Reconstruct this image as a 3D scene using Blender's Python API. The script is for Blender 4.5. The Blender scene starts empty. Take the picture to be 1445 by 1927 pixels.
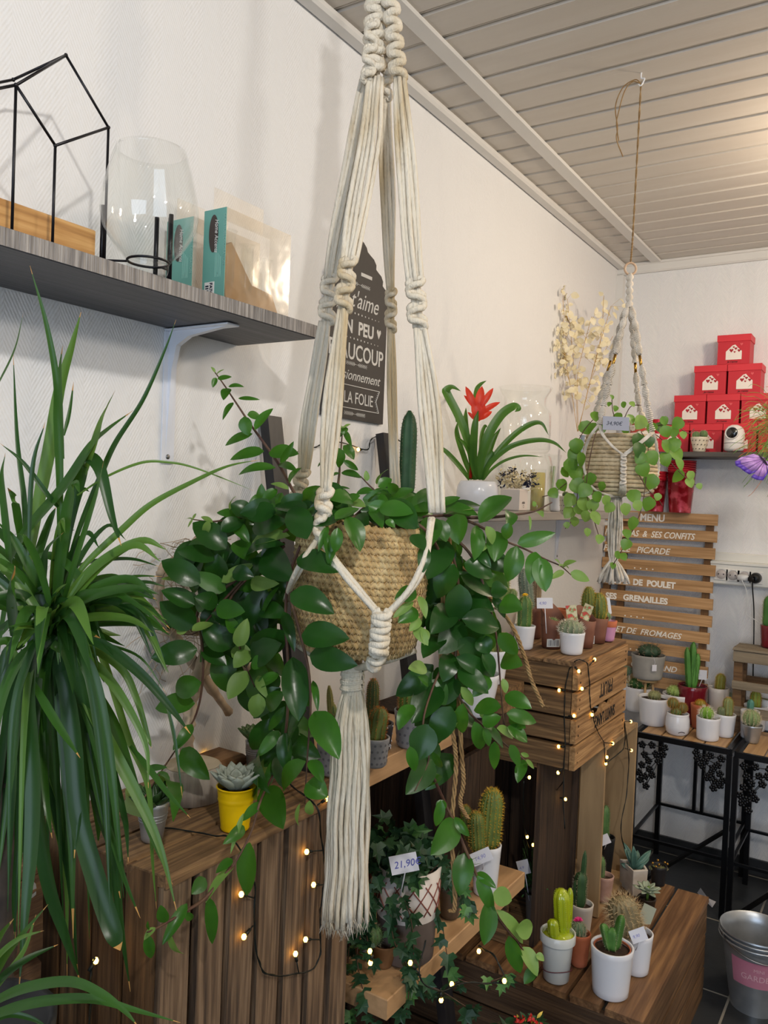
import bpy, bmesh, math, random
from mathutils import Vector, Matrix, noise
V = Vector
random.seed(7)
S = bpy.context.scene
COL = S.collection
PI = math.pi
# ---------------------------------------------------------------- camera model
F, CX, CY = 1530.0, 722.5, 963.5
C = V((1.1, 0, 1.45))
Yv = V((1711 - CX, 965 - CY, F)).normalized()
Xv = -V((-1650 - CX, 833 - CY, F)); Xv = (Xv - Xv.dot(Yv) * Yv).normalized()
Zv = Xv.cross(Yv)
R = Matrix((Xv, Yv, Zv))            # camera (x right, y down, z forward) -> world
RT = R.transposed()
RIGHT = R @ V((1, 0, 0)); DOWN = R @ V((0, 1, 0)); FWD = R @ V((0, 0, 1))
def U(x, y, d): return C + R @ V(((x - CX) / F * d, (y - CY) / F * d, d))
def on(x, y, ax, v):
    r = R @ V(((x - CX) / F, (y - CY) / F, 1)); return C + r * ((v - C[ax]) / r[ax])
def OX(x, y, v): return on(x, y, 0, v)
def OY(x, y, v): return on(x, y, 1, v)
def OZ(x, y, v): return on(x, y, 2, v)
def dep(p): return (RT @ (V(p) - C)).z
cam_d = bpy.data.cameras.new('camera'); cam = bpy.data.objects.new('camera', cam_d); COL.objects.link(cam)
cam_d.sensor_fit = 'VERTICAL'; cam_d.sensor_height = 24; cam_d.lens = 24 * F / 1927; cam_d.clip_start = .02
m3 = Matrix((RIGHT, -DOWN, -FWD)).transposed()
cam.matrix_world = Matrix.Translation(C) @ m3.to_4x4()
S.camera = cam
# ---------------------------------------------------------------- materials
MC = {}
def srgb(c):
    if isinstance(c, str): c = [int(c[i:i + 2], 16) / 255 for i in (0, 2, 4)]
    return tuple(x / 12.92 if x <= .04045 else ((x + .055) / 1.055) ** 2.4 for x in c) + (1,)
def mat(name, col, rough=.6, metal=0, col2=None, scale=20, stretch=None, bump=0, bscale=None, trans=0, ior=1.45,
        emit=None, estr=0, spec=.5, alpha=1, col3=None, detail=4, back=None, sss=0, coat=0, lo=.35, hi=.65, tl=None):
    if name in MC: return MC[name]
    m = bpy.data.materials.new(name); m.use_nodes = True; MC[name] = m
    nt = m.node_tree; N = nt.nodes; L = nt.links; b = N['Principled BSDF']
    b.inputs['Base Color'].default_value = srgb(col); b.inputs['Roughness'].default_value = rough
    b.inputs['Metallic'].default_value = metal; b.inputs['IOR'].default_value = ior
    b.inputs['Transmission Weight'].default_value = trans; b.inputs['Specular IOR Level'].default_value = spec
    b.inputs['Alpha'].default_value = alpha; b.inputs['Coat Weight'].default_value = coat
    if sss: b.inputs['Subsurface Weight'].default_value = sss; b.inputs['Subsurface Scale'].default_value = .01
    if emit: b.inputs['Emission Color'].default_value = srgb(emit); b.inputs['Emission Strength'].default_value = estr
    src = None
    if col2 or bump:
        tc = N.new('ShaderNodeTexCoord'); mp = N.new('ShaderNodeMapping'); L.new(tc.outputs['Object'], mp.inputs[0])
        mp.inputs['Scale'].default_value = stretch or (1, 1, 1)
    if col2:
        no = N.new('ShaderNodeTexNoise'); no.inputs['Scale'].default_value = scale; no.inputs['Detail'].default_value = detail
        L.new(mp.outputs[0], no.inputs['Vector'])
        cr = N.new('ShaderNodeValToRGB'); e = cr.color_ramp.elements
        e[0].position = lo; e[1].position = hi; e[0].color = srgb(col); e[1].color = srgb(col2)
        if col3: x = e.new((lo + hi) / 2); x.color = srgb(col3)
        L.new(no.outputs['Fac'], cr.inputs[0]); src = cr.outputs[0]
    if back:
        g = N.new('ShaderNodeNewGeometry'); mx = N.new('ShaderNodeMix'); mx.data_type = 'RGBA'
        L.new(g.outputs['Backfacing'], mx.inputs[0]); mx.inputs[7].default_value = srgb(back)
        if src: L.new(src, mx.inputs[6])
        else: mx.inputs[6].default_value = srgb(col)
        src = mx.outputs[2]
    if src: L.new(src, b.inputs['Base Color'])
    if bump:
        n2 = N.new('ShaderNodeTexNoise'); n2.inputs['Scale'].default_value = bscale or scale; n2.inputs['Detail'].default_value = 3
        L.new(mp.outputs[0], n2.inputs['Vector']); bp = N.new('ShaderNodeBump'); bp.inputs['Strength'].default_value = bump
        bp.inputs['Distance'].default_value = .004; L.new(n2.outputs['Fac'], bp.inputs['Height']); L.new(bp.outputs[0], b.inputs['Normal'])
    if tl:
        t = N.new('ShaderNodeBsdfTranslucent'); t.inputs[0].default_value = srgb(tl); ms = N.new('ShaderNodeMixShader')
        ms.inputs[0].default_value = .3; L.new(b.outputs[0], ms.inputs[1]); L.new(t.outputs[0], ms.inputs[2])
        L.new(ms.outputs[0], N['Material Output'].inputs[0])
    return m
def glassy(name, tint=(1, 1, 1), ior=1.5, rough=.02, film=0.0):
    m = bpy.data.materials.new(name); m.use_nodes = True; MC[name] = m; nt = m.node_tree; N = nt.nodes; L = nt.links
    tr = N.new('ShaderNodeBsdfTransparent'); tr.inputs[0].default_value = (*tint, 1); gl = N.new('ShaderNodeBsdfGlossy'); gl.inputs['Roughness'].default_value = rough; gl.inputs[0].default_value = (.95, .95, .95, 1)
    lw = N.new('ShaderNodeLayerWeight'); lw.inputs[0].default_value = .5; fr = N.new('ShaderNodeMath'); fr.operation = 'POWER'; fr.inputs[1].default_value = 4; L.new(lw.outputs['Facing'], fr.inputs[0]); ad = N.new('ShaderNodeMath'); ad.operation = 'MULTIPLY_ADD'; ad.inputs[1].default_value = .55; ad.inputs[2].default_value = .035 + film; ad.use_clamp = True
    mx = N.new('ShaderNodeMixShader'); L.new(fr.outputs[0], ad.inputs[0]); L.new(ad.outputs[0], mx.inputs[0]); L.new(tr.outputs[0], mx.inputs[1]); L.new(gl.outputs[0], mx.inputs[2]); L.new(mx.outputs[0], N['Material Output'].inputs[0])
    if film:
        tc = N.new('ShaderNodeTexCoord'); no = N.new('ShaderNodeTexNoise'); no.inputs['Scale'].default_value = 16; L.new(tc.outputs['Object'], no.inputs['Vector']); bp = N.new('ShaderNodeBump'); bp.inputs['Strength'].default_value = .3; bp.inputs['Distance'].default_value = .004
        L.new(no.outputs['Fac'], bp.inputs['Height']); L.new(bp.outputs[0], gl.inputs['Normal'])
    return m
def wood(name, c1, c2, c3=None, ax='x', rough=.7, sc=1.0, bump=.4):
    st = {'x': (1.6, 34, 34), 'y': (34, 1.6, 34), 'z': (34, 34, 1.6)}[ax]
    return mat(name, c1, rough, col2=c2, col3=c3, scale=3.2 * sc, stretch=st, bump=bump, bscale=6 * sc, detail=12, lo=.32, hi=.68)
# ---------------------------------------------------------------- mesh builder
class MB:
    def __init__(s): s.v = []; s.f = []; s.m = []; s.mi = 0
    def add(s, vs, fs):
        o = len(s.v); s.v += [V(p) for p in vs]; s.f += [[i + o for i in f] for f in fs]; s.m += [s.mi] * len(fs); return s
    def box(s, a, b, rot=0, jit=0, bev=0):
        a = V(a); b = V(b); c = (a + b) / 2; h = (b - a) / 2
        ps = []
        if bev:
            q = bev
            for sz in (-1, 1):
                for (k, r) in ((q, 0), (0, q)) if sz < 0 else ((0, q), (q, 0)):
                    for x, y in ((-1, -1), (1, -1), (1, 1), (-1, 1)):
                        ps.append(V((x * (h.x - k), y * (h.y - k), sz * (h.z - r))))
            fs = [[3, 2, 1, 0], [12, 13, 14, 15]]
            for l in range(3):
                for i in range(4): j = (i + 1) % 4; fs.append([l * 4 + i, l * 4 + j, l * 4 + 4 + j, l * 4 + 4 + i])
        else:
            ps = [V((x * h.x, y * h.y, z * h.z)) for z in (-1, 1) for x, y in ((-1, -1), (1, -1), (1, 1), (-1, 1))]
            fs = [[3, 2, 1, 0], [4, 5, 6, 7], [0, 1, 5, 4], [1, 2, 6, 5], [2, 3, 7, 6], [3, 0, 4, 7]]
        if jit: ps = [p + V([random.uniform(-jit, jit) for _ in range(3)]) for p in ps]
        if rot: M = Matrix.Rotation(rot, 3, 'Z'); ps = [M @ p for p in ps]
        return s.add([p + c for p in ps], fs)
    def obox(s, c, X, Y, Z, h):     # oriented box: axes and half sizes
        ps = [V(c) + X * (x * h[0]) + Y * (y * h[1]) + Z * (z * h[2]) for z in (-1, 1) for x, y in ((-1, -1), (1, -1), (1, 1), (-1, 1))]
        return s.add(ps, [[3, 2, 1, 0], [4, 5, 6, 7], [0, 1, 5, 4], [1, 2, 6, 5], [2, 3, 7, 6], [3, 0, 4, 7]])
    def bar(s, p, q, w, t, up=V((0, 0, 1))):   # rectangular bar p->q
        p = V(p); q = V(q); d = (q - p).normalized(); a = d.cross(up)
        a = a.normalized() if a.length > 1e-4 else V((1, 0, 0)); b = a.cross(d)
        return s.obox((p + q) / 2, a, d, b, (w / 2, (q - p).length / 2, t / 2))
    def tube(s, pts, r, n=6, cap=True):
        pts = [V(p) for p in pts]; k = len(pts)
        rr = r if isinstance(r, (list, tuple)) else [r] * k
        t = (pts[1] - pts[0]).normalized(); u = t.orthogonal().normalized(); vs = []
        for i, p in enumerate(pts):
            t = (pts[min(i + 1, k - 1)] - pts[max(i - 1, 0)]); t = t.normalized() if t.length > 1e-9 else V((0, 0, 1))
            u = (u - u.dot(t) * t); u = u.normalized() if u.length > 1e-6 else t.orthogonal().normalized(); w = t.cross(u)
            for j in range(n):
                a = 2 * PI * j / n; vs.append(p + (u * math.cos(a) + w * math.sin(a)) * rr[i])
        fs = [[i * n + j, i * n + (j + 1) % n, (i + 1) * n + (j + 1) % n, (i + 1) * n + j] for i in range(k - 1) for j in range(n)]
        if cap: fs += [list(range(n))[::-1], list(range((k - 1) * n, k * n))]
        return s.add(vs, fs)
    def lathe(s, prof, c=(0, 0, 0), n=32, M=None, f=None):   # prof: (r, z)
        c = V(c); vs = []; k = len(prof)
        for i, (r, z) in enumerate(prof):
            for j in range(n):
                a = 2 * PI * j / n; q = f(a, i) if f else 1
                p = V((r * q * math.cos(a), r * q * math.sin(a), z)); vs.append(c + (M @ p if M else p))
        fs = [[i * n + j, i * n + (j + 1) % n, (i + 1) * n + (j + 1) % n, (i + 1) * n + j] for i in range(k - 1) for j in range(n)]
        return s.add(vs, fs)
    def ball(s, c, r, n=12, sq=(1, 1, 1)):
        return s.add(*sphere(V(c), r, n, sq))
    def sheet(s, rows):      # rows of points
        n = len(rows[0]); vs = [p for r in rows for p in r]
        return s.add(vs, [[i * n + j, i * n + j + 1, (i + 1) * n + j + 1, (i + 1) * n + j] for i in range(len(rows) - 1) for j in range(n - 1)])
    def leaf(s, a, b, w, nrm, fold=.25, curl=.15, n=7, tip=1.0, m=4, wav=0):
        a = V(a); b = V(b); d = b - a; L = d.length; d.normalize(); nrm = V(nrm); nrm = (nrm - nrm.dot(d) * d)
        nrm = nrm.normalized() if nrm.length > 1e-5 else d.orthogonal().normalized(); sd = d.cross(nrm); rows = []
        for i in range(n + 1):
            t = i / n; ww = w * .5 * max(.02, math.sin(PI * min(1, t ** (.78 * tip) * .985 + .008)) ** .72)
            if i == n: ww = w * .015
            c = a + d * (L * t) + nrm * (curl * L * (math.sin(PI * t) - .15 * t))
            rows.append([c + sd * (ww * j) + nrm * (abs(j) ** 1.3 * fold * ww + (wav * w * math.sin(t * 9 + j * 2))) for j in [(-1 + 2 * q / m) for q in range(m + 1)]])
        return s.sheet(rows)
    def build(s, name, mats, parent=None, org=None, smooth=False, sub=0, solid=0, bevel=0, kind=None):
        me = bpy.data.meshes.new(name); o = V(org) if org is not None else V((0, 0, 0))
        me.from_pydata([tuple(p - o) for p in s.v], [], s.f)
        for m in (mats if isinstance(mats, (list, tuple)) else [mats]): me.materials.append(m)
        if any(s.m): me.polygons.foreach_set('material_index', s.m)
        if smooth: me.polygons.foreach_set('use_smooth', [True] * len(me.polygons))
        if smooth and smooth != True: me.set_sharp_from_angle(angle=math.radians(smooth))
        ob = bpy.data.objects.new(name, me); COL.objects.link(ob)
        if solid: mo = ob.modifiers.new('s', 'SOLIDIFY'); mo.thickness = solid; mo.offset = 0
        if bevel: mo = ob.modifiers.new('b', 'BEVEL'); mo.width = bevel; mo.segments = 2; mo.limit_method = 'ANGLE'
        if sub: mo = ob.modifiers.new('u', 'SUBSURF'); mo.levels = sub; mo.render_levels = sub
        if parent: ob.parent = parent
        if kind: ob['kind'] = kind
        return ob
def sphere(c, r, n, sq=(1, 1, 1)):
    k = max(4, n // 2); vs = []
    for i in range(k + 1):
        th = PI * i / k
        for j in range(n):
            a = 2 * PI * j / n; vs.append(c + V((r * sq[0] * math.sin(th) * math.cos(a), r * sq[1] * math.sin(th) * math.sin(a), r * sq[2] * math.cos(th))))
    return vs, [[i * n + (j + 1) % n, i * n + j, (i + 1) * n + j, (i + 1) * n + (j + 1) % n] for i in range(k) for j in range(n)]
ORG = {}
def thing(name, label, cat, loc, group=None):
    o = bpy.data.objects.new(name, None); COL.objects.link(o); o.location = loc; o.empty_display_size = .02
    o['label'] = label; o['category'] = cat
    if group: o['group'] = group
    ORG[o.name] = V(loc); return o
def part(t, name, mb, mats, smooth=True, label=None, kind=None, **k):   # mb in world coordinates
    o = ORG.get(t.name); ob = mb.build(name, mats, t, o, smooth, kind=kind, **k); ORG[ob.name] = o
    if label: ob['label'] = label
    return ob
def solo(name, mb, mats, label, cat, group=None, smooth=True, kind=None, org=None, **k):
    if org is None: org = sum(mb.v, V((0, 0, 0))) / len(mb.v); org.z = min(p.z for p in mb.v)
    ob = mb.build(name, mats, None, org, smooth, kind=kind, **k); ob.location = org
    ob['label'] = label; ob['category'] = cat; ORG[ob.name] = V(org)
    if group: ob['group'] = group
    return ob
def struct(name, mb, mats, **k):
    ob = mb.build(name, mats, **k); ob['kind'] = 'structure'; return ob
def copy_tree(o, loc, label, parent=None):
    c = o.copy(); COL.objects.link(c)
    if parent: c.parent = parent
    else: c.location = loc; c['label'] = label
    for ch in list(o.children): copy_tree(ch, None, None, c)
    return c
def arc(pts, n=8):     # Catmull-Rom through points
    pts = [V(p) for p in pts]; P = [pts[0] * 2 - pts[1]] + pts + [pts[-1] * 2 - pts[-2]]; out = []
    for i in range(1, len(P) - 2):
        for k in range(n):
            t = k / n; a, b, c, d = P[i - 1], P[i], P[i + 1], P[i + 2]
            out.append(.5 * ((2 * b) + (c - a) * t + (2 * a - 5 * b + 4 * c - d) * t * t + (3 * b - a - 3 * c + d) * t ** 3))
    return out + [pts[-1]]
def text(mb, s, size, M, ext=.0006, shear=0, space=1, bold=0, align='LEFT', xs=1):
    cu = bpy.data.curves.new('t', 'FONT'); cu.body = s; cu.size = size; cu.extrude = ext; cu.shear = shear; cu.space_character = space
    cu.offset = bold; cu.align_x = align; cu.resolution_u = 3
    ob = bpy.data.objects.new('t', cu); COL.objects.link(ob); bpy.context.view_layer.update()
    me = bpy.data.meshes.new_from_object(ob.evaluated_get(bpy.context.evaluated_depsgraph_get()))
    mb.add([M @ V((v.co.x * xs, v.co.y, v.co.z)) for v in me.vertices], [list(p.vertices) for p in me.polygons])
    bpy.data.objects.remove(ob); bpy.data.curves.remove(cu); bpy.data.meshes.remove(me)
def frame(o, X, Y):          # matrix with origin o, x axis X, y axis Y
    X = V(X).normalized(); Y = V(Y); Y = (Y - Y.dot(X) * X).normalized(); Z = X.cross(Y)
    m = Matrix((X, Y, Z)).transposed().to_4x4(); m.translation = V(o); return m
rnd = random.uniform
def rv(a=1): return V((rnd(-a, a), rnd(-a, a), rnd(-a, a)))
TOCAM = -FWD
# ================================================================ room shell
RX, RY0, RY1, H = 3.6, -2.6, 3.5, 2.465
def wallmat(name, uax):
    m = mat(name, 'e3e3e3', .62); nt = m.node_tree; N = nt.nodes; L = nt.links; b = N['Principled BSDF']
    tc = N.new('ShaderNodeTexCoord'); sp = N.new('ShaderNodeSeparateXYZ'); L.new(tc.outputs['Object'], sp.inputs[0])
    def M(op, a, b2=None):
        n = N.new('ShaderNodeMath'); n.operation = op
        for i, x in enumerate((a, b2)):
            if x is None: continue
            if isinstance(x, (int, float)): n.inputs[i].default_value = x
            else: L.new(x, n.inputs[i])
        return n.outputs[0]
    u = sp.outputs[uax]; w = sp.outputs['Z']
    tri = M('ABSOLUTE', M('SUBTRACT', M('FRACT', M('MULTIPLY', u, 11.)), .5))   # chevron columns 9 cm wide
    s = M('SINE', M('MULTIPLY', M('ADD', w, M('MULTIPLY', tri, .16)), 620.))
    no = N.new('ShaderNodeTexNoise'); no.inputs['Scale'].default_value = 70; no.inputs['Detail'].default_value = 3; L.new(tc.outputs['Object'], no.inputs['Vector'])
    hgt = M('ADD', M('MULTIPLY', s, .16 if uax == 'Y' else .42), M('MULTIPLY', no.outputs['Fac'], 1.9))
    bp = N.new('ShaderNodeBump'); bp.inputs['Strength'].default_value = .55; bp.inputs['Distance'].default_value = .0015
    L.new(hgt, bp.inputs['Height']); L.new(bp.outputs[0], b.inputs['Normal']); return m
struct('wall_left', MB().box((-.1, RY0 - .1, 0), (0, RY1 + .1, H + .05)), wallmat('embossed white wallpaper left', 'Y'))
struct('wall_back', MB().box((0, RY1, 0), (RX, RY1 + .1, H + .05)), wallmat('embossed white wallpaper back', 'X'))
plain = mat('plain white wall paint', 'dddbd6', .7, bump=.1, bscale=60)
struct('wall_right', MB().box((RX, RY0 - .1, 0), (RX + .1, RY1 + .1, H + .05)), plain)
w = MB(); w.box((0, RY0 - .1, 0), (.5, RY0, H + .05)); w.box((3.1, RY0 - .1, 0), (RX, RY0, H + .05)); w.box((.5, RY0 - .1, 2.3), (3.1, RY0, H + .05)); w.box((.5, RY0 - .1, 0), (3.1, RY0, .35))
struct('wall_front', w, plain)
w = MB(); w.box((.5, RY0 - .09, .35), (.56, RY0 - .01, 2.3)); w.box((3.04, RY0 - .09, .35), (3.1, RY0 - .01, 2.3)); w.box((1.77, RY0 - .09, .35), (1.83, RY0 - .01, 2.3)); w.box((.56, RY0 - .09, .35), (3.04, RY0 - .01, .41)); w.box((.56, RY0 - .09, 2.24), (3.04, RY0 - .01, 2.3))
struct('window_1', w, mat('dark shopfront frame', '3a3d40', .4))
# floor of dark tiles with pale joints
fm = mat('dark slate floor tile', '34373a', .38, col2='26282b', scale=5, bump=.15, bscale=30)
nt = fm.node_tree; N = nt.nodes; L = nt.links; b = N['Principled BSDF']
tc = N.new('ShaderNodeTexCoord'); mp = N.new('ShaderNodeMapping'); mp.inputs['Location'].default_value = (.18, .13, 0); L.new(tc.outputs['Object'], mp.inputs[0])
br = N.new('ShaderNodeTexBrick'); br.offset = 0; br.inputs['Scale'].default_value = 1; br.inputs['Brick Width'].default_value = .45; br.inputs['Row Height'].default_value = .45
br.inputs['Mortar Size'].default_value = .0035; L.new(mp.outputs[0], br.inputs['Vector'])
mx = N.new('ShaderNodeMix'); mx.data_type = 'RGBA'; old = b.inputs['Base Color'].links[0].from_socket
L.new(br.outputs['Fac'], mx.inputs[0]); L.new(old, mx.inputs[6]); mx.inputs[7].default_value = srgb('8c887e'); L.new(mx.outputs[2], b.inputs['Base Color'])
struct('floor', MB().box((-.1, RY0 - .1, -.05), (RX + .1, RY1 + .1, 0)), fm)
# ceiling: tongue and groove boards running across, 10 cm pitch
cm = mat('white painted ceiling board', 'c9c3ba', .45, col2='c4bdb3', scale=3, stretch=(1, 8, 1), bump=.06, bscale=25)
w = MB(); y = RY0 + .093
w.box((-.1, RY0 - .1, H + .006), (RX + .1, RY1 + .1, H + .05))
yy = 1.5931 - 42 * .1
while yy < RY1:
    a = max(yy + .004, RY0); c = min(yy + .092, RY1)
    w.add([(0, a, H + .006), (0, a + .003, H), (0, c - .003, H), (0, c, H + .006), (RX, a, H + .006), (RX, a + .003, H), (RX, c - .003, H), (RX, c, H + .006)],
          [[0, 1, 5, 4], [1, 2, 6, 5], [2, 3, 7, 6]])
    if yy + .1 < RY1: w.tube([(0, yy + .096, H + .004), (RX, yy + .096, H + .004)], .0024, 6)
    yy += .1
struct('ceiling', w, cm)
tm = mat('white gloss trim', 'd8d6d1', .4, bump=.05)
w = MB(); w.box((0, RY0, H - .022), (.038, RY1, H), bev=.006); struct('trim_1', w, tm)
w = MB(); w.box((.14, RY0, H - .010), (.185, RY1, H), bev=.004); struct('trim_2', w, tm)
w = MB(); w.box((0, RY1 - .02, H - .045), (RX, RY1, H), bev=.006); w.box((0, RY1 - .028, H - .012), (RX, RY1, H), bev=.003); struct('trim_3', w, tm)
w = MB(); w.box((0, RY1 - .035, .0), (.03, RY1, H - .045), bev=.005); struct('trim_4', w, tm)   # boxed pipe in the corner
w = MB(); w.box((0, 1.0, 0), (.012, RY1, .08)); struct('baseboard_left', w, mat('dark tile skirting', '2c2e31', .4))
w = MB(); w.box((0, RY1 - .012, 0), (RX, RY1, .06)); struct('baseboard_back', w, MC['dark tile skirting'])
# cable trunking with sockets along the back wall
t = thing('cable_trunking', 'white plastic cable trunking with four round sockets along the back wall', 'socket strip', (.9, RY1, 1.13))
w = MB(); w.box((.44, RY1 - .045, 1.135), (RX, RY1, 1.225), bev=.005); w.box((.44, RY1 - .02, 1.225), (RX, RY1, 1.262), bev=.004); w.box((.44, RY1 - .05, 1.215), (RX, RY1, 1.228), bev=.003)
part(t, 'channel', w, mat('trunking plastic', 'dcdbd4', .35), smooth=False)
Yf = RY1 - .045
SOCK = [OY(x, y, Yf) for x, y in ((1357, 1080.5), (1379, 1083), (1400.5, 1085), (1423, 1087.5))]
for i, p in enumerate(SOCK):
    w = MB(); w.box((p.x - .0245, Yf - .004, p.z - .0245), (p.x + .0245, Yf + .004, p.z + .0245), bev=.002)
    fr = part(t, 'socket', w, mat('socket plastic', 'e2e0da', .3), smooth=False)
    w = MB(); Mx = Matrix.Rotation(PI / 2, 3, 'X')
    w.lathe([(.021, .0065), (.021, .0035), (.0195, .0035), (.0190, .0048), (0, .0048)], (p.x, Yf, p.z), 24, Mx); part(fr, 'recess', w, mat('socket recess', 'b9b2ae', .4))
    if i < 2:
        w = MB()
        for sx in (-1, 1): w.ball((p.x + sx * .0095, Yf - .0052, p.z + .001), .0026, 8)
        part(fr, 'contact_hole', w, mat('socket hole', '151515', .6))
dk = mat('black rubber cable', '121212', .5); wk = mat('white cable', 'e6e6e4', .4)
p = SOCK[2]
t = thing('white_plug', 'white plug with a white cable in the third socket', 'plug', (p.x, Yf, p.z))
w = MB(); w.box((p.x - .021, Yf - .032, p.z - .015), (p.x + .019, Yf - .0045, p.z + .009), bev=.005); part(t, 'plug_body', w, mat('white plug plastic', 'ecebe8', .3))
w = MB(); w.tube(arc([(p.x - .004, Yf - .03, p.z - .012), OY(1404, 1110, Yf - .02), OY(1407, 1135, Yf - .01), OY(1405, 1156, Yf - .008), OY(1420, 1166, Yf - .015), OY(1437, 1178, Yf - .03)], 6), .0018); part(t, 'cable', w, wk)
p = SOCK[3]
t = thing('black_plug', 'black plug with a black cable in the last socket', 'plug', (p.x, Yf, p.z))
w = MB(); w.lathe([(.008, .045), (.016, .042), (.02, .03), (.021, .0045), (.01, .0045)], p - V((0, .0, 0)), 20, Matrix.Rotation(PI / 2, 3, 'X')); w.box((p.x - .024, Yf - .04, p.z - .014), (p.x - .002, Yf - .012, p.z + .006), bev=.004); part(t, 'plug_body', w, dk)
w = MB(); w.tube(arc([(p.x - .008, Yf - .038, p.z - .01), OY(1416, 1110, Yf - .02), OY(1418.5, 1150, Yf), OY(1418, 1220, Yf), OY(1417, 1260, Yf + .02), OY(1416, 1330, Yf + .03)], 6), .0026); part(t, 'cable', w, dk)

# ================================================================ big boards: shelves, ladder, crates
slate = wood('dark grey stained plank', '46464a', '5c5b5e', '515054', 'y', .5, .6, .3)
slate_e = wood('worn plank edge', '6f6a66', 'a7a09a', '8a8580', 'x', .7, 1.5, .6)
t = thing('wall_shelf', 'long dark grey plank shelf high on the left wall', 'shelf', (0, 0, 1.72))
w = MB(); w.box((0.001, -.9, 1.72), (.195, 1.161, 1.7435), bev=.0015); part(t, 'plank', w, slate, smooth=False)
w = MB(); w.box((.1952, -.9, 1.721), (.1962, 1.161, 1.7425)); part(t, 'edge_band', w, wood('sawn plank edge', '6d6864', 'aaa49e', '8a8581', 'z', .7, 1.6, .8), smooth=False, label='rough sawn lighter front edge')
w = MB()
def bracket(t, y, ztop, L=.15, D=.235):
    w = MB(); w.box((.0005, y - .014, ztop - D), (.004, y + .014, ztop - .005), bev=.001); w.box((.0005, y - .014, ztop - .005), (L, y + .014, ztop - .0015), bev=.001)
    pts = [(.004, ztop - D + .02), (.012, ztop - .07), (.022, ztop - .03), (.05, ztop - .016), (L - .01, ztop - .005), (.004, ztop - .005)]
    n = len(pts); w.add([(a, y - .005, z) for a, z in pts] + [(a, y + .005, z) for a, z in pts], [list(range(n)), list(range(n, 2 * n))[::-1]] + [[(i + 1) % n, i, n + i, n + (i + 1) % n] for i in range(n)])
    b = part(t, 'bracket', w, mat('white enamel bracket', 'dfe2ea', .3), smooth=False)
    w = MB(); w.ball((.0045, y, ztop - D + .012), .0045, 10, (.4, 1, 1)); w.ball((.0045, y, ztop - .06), .0045, 10, (.4, 1, 1)); part(b, 'screw', w, mat('zinc screw', '8b8b8b', .35, 1))
bracket(t, .992, 1.72); bracket(t, .1, 1.72)
greyp = wood('grey painted plank', '8a8580', '9c9690', None, 'y', .6, .6, .2)
t = thing('corner_shelf', 'grey plank shelf on the left wall below the glass jars', 'shelf', (0, 2.5, 1.385))
w = MB(); w.box((.031, 1.68, 1.385), (.2, 3.25, 1.41), bev=.002); part(t, 'plank', w, greyp, smooth=False)
bracket(t, 2.0, 1.385, .15, .16); bracket(t, 2.9, 1.385, .15, .16)
t = thing('back_wall_shelf', 'dark grey plank shelf on the back wall under the red gift boxes', 'shelf', (.8, RY1, 1.64))
w = MB(); w.box((.22, 3.32, 1.635), (1.3, RY1 - .001, 1.655), bev=.002); part(t, 'plank', w, mat('dark grey board', '57534f', .5, col2='4a4744', scale=6, stretch=(1, 10, 10)), smooth=False)
w = MB()
for x in (.7, 1.15): w.box((x, 3.36, 1.628), (x + .02, RY1, 1.635)); w.box((x, RY1 - .006, 1.5), (x + .02, RY1, 1.635))
part(t, 'bracket', w, MC['white enamel bracket'], smooth=False)

# ladder shelf: two leaning black uprights, two pale boards
t = thing('ladder_shelf', 'leaning ladder shelf with black uprights and pale wooden boards', 'shelf', (.12, 1.4, 0))
bk = mat('black stained timber', '17171a', .45, col2='222225', scale=8, stretch=(8, 8, 1), bump=.2)
for y in (1.235, 1.645):
    w = MB(); a = V((.004 if y < 1.5 else .008, y, 1.59)); b2 = V((.285, y, .0)); d = (b2 - a).normalized()
    w.obox((a + b2) / 2 + V((.022, 0, 0)), V((0, 1, 0)), d, V((0, 1, 0)).cross(d), (.021, (b2 - a).length / 2, .011)); part(t, 'upright', w, bk, smooth=False)
pine = wood('pale beech board', 'b08a62', 'c49c72', 'ba946a', 'y', .55, .5, .15)
w = MB(); w.box((.03, 1.262, .887), (.262, 1.618, .93), bev=.002); part(t, 'shelf_board', w, pine, smooth=False)
w = MB(); w.box((.03, 1.262, .475), (.335, 1.90, .515), bev=.002); part(t, 'shelf_board', w, pine, smooth=False)
w = MB(); w.box((.2, 1.262, .12), (.38, 1.618, .16), bev=.002); part(t, 'shelf_board', w, pine, smooth=False)

old_x = wood('weathered crate wood across', '4c3823', '94734c', '705537', 'x', .75, 1, .5)
old_y = wood('weathered crate wood lengthwise', '584027', '9a7850', '785b3d', 'y', .75, 1, .5)
old_z = wood('weathered crate wood upright', '43352a', '8c745b', '6a5541', 'z', .8, 1, .6)
drk_z = wood('dark crate wood upright', '2a1e15', '4c3828', '3a2b1f', 'z', .8, 1, .5)
def slats(mb, a, b, along, n, gap, t=None, jit=.0015, skip=()):
    """n boards filling the box a..b; 'along' = axis the boards are stacked on"""
    a = V(a); b = V(b); L = b[along] - a[along]; wd = (L - gap * (n - 1)) / n
    for i in range(n):
        if i in skip: continue
        p = a.copy(); q = b.copy(); p[along] = a[along] + i * (wd + gap); q[along] = p[along] + wd
        mb.box(p, q, jit=jit)
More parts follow.
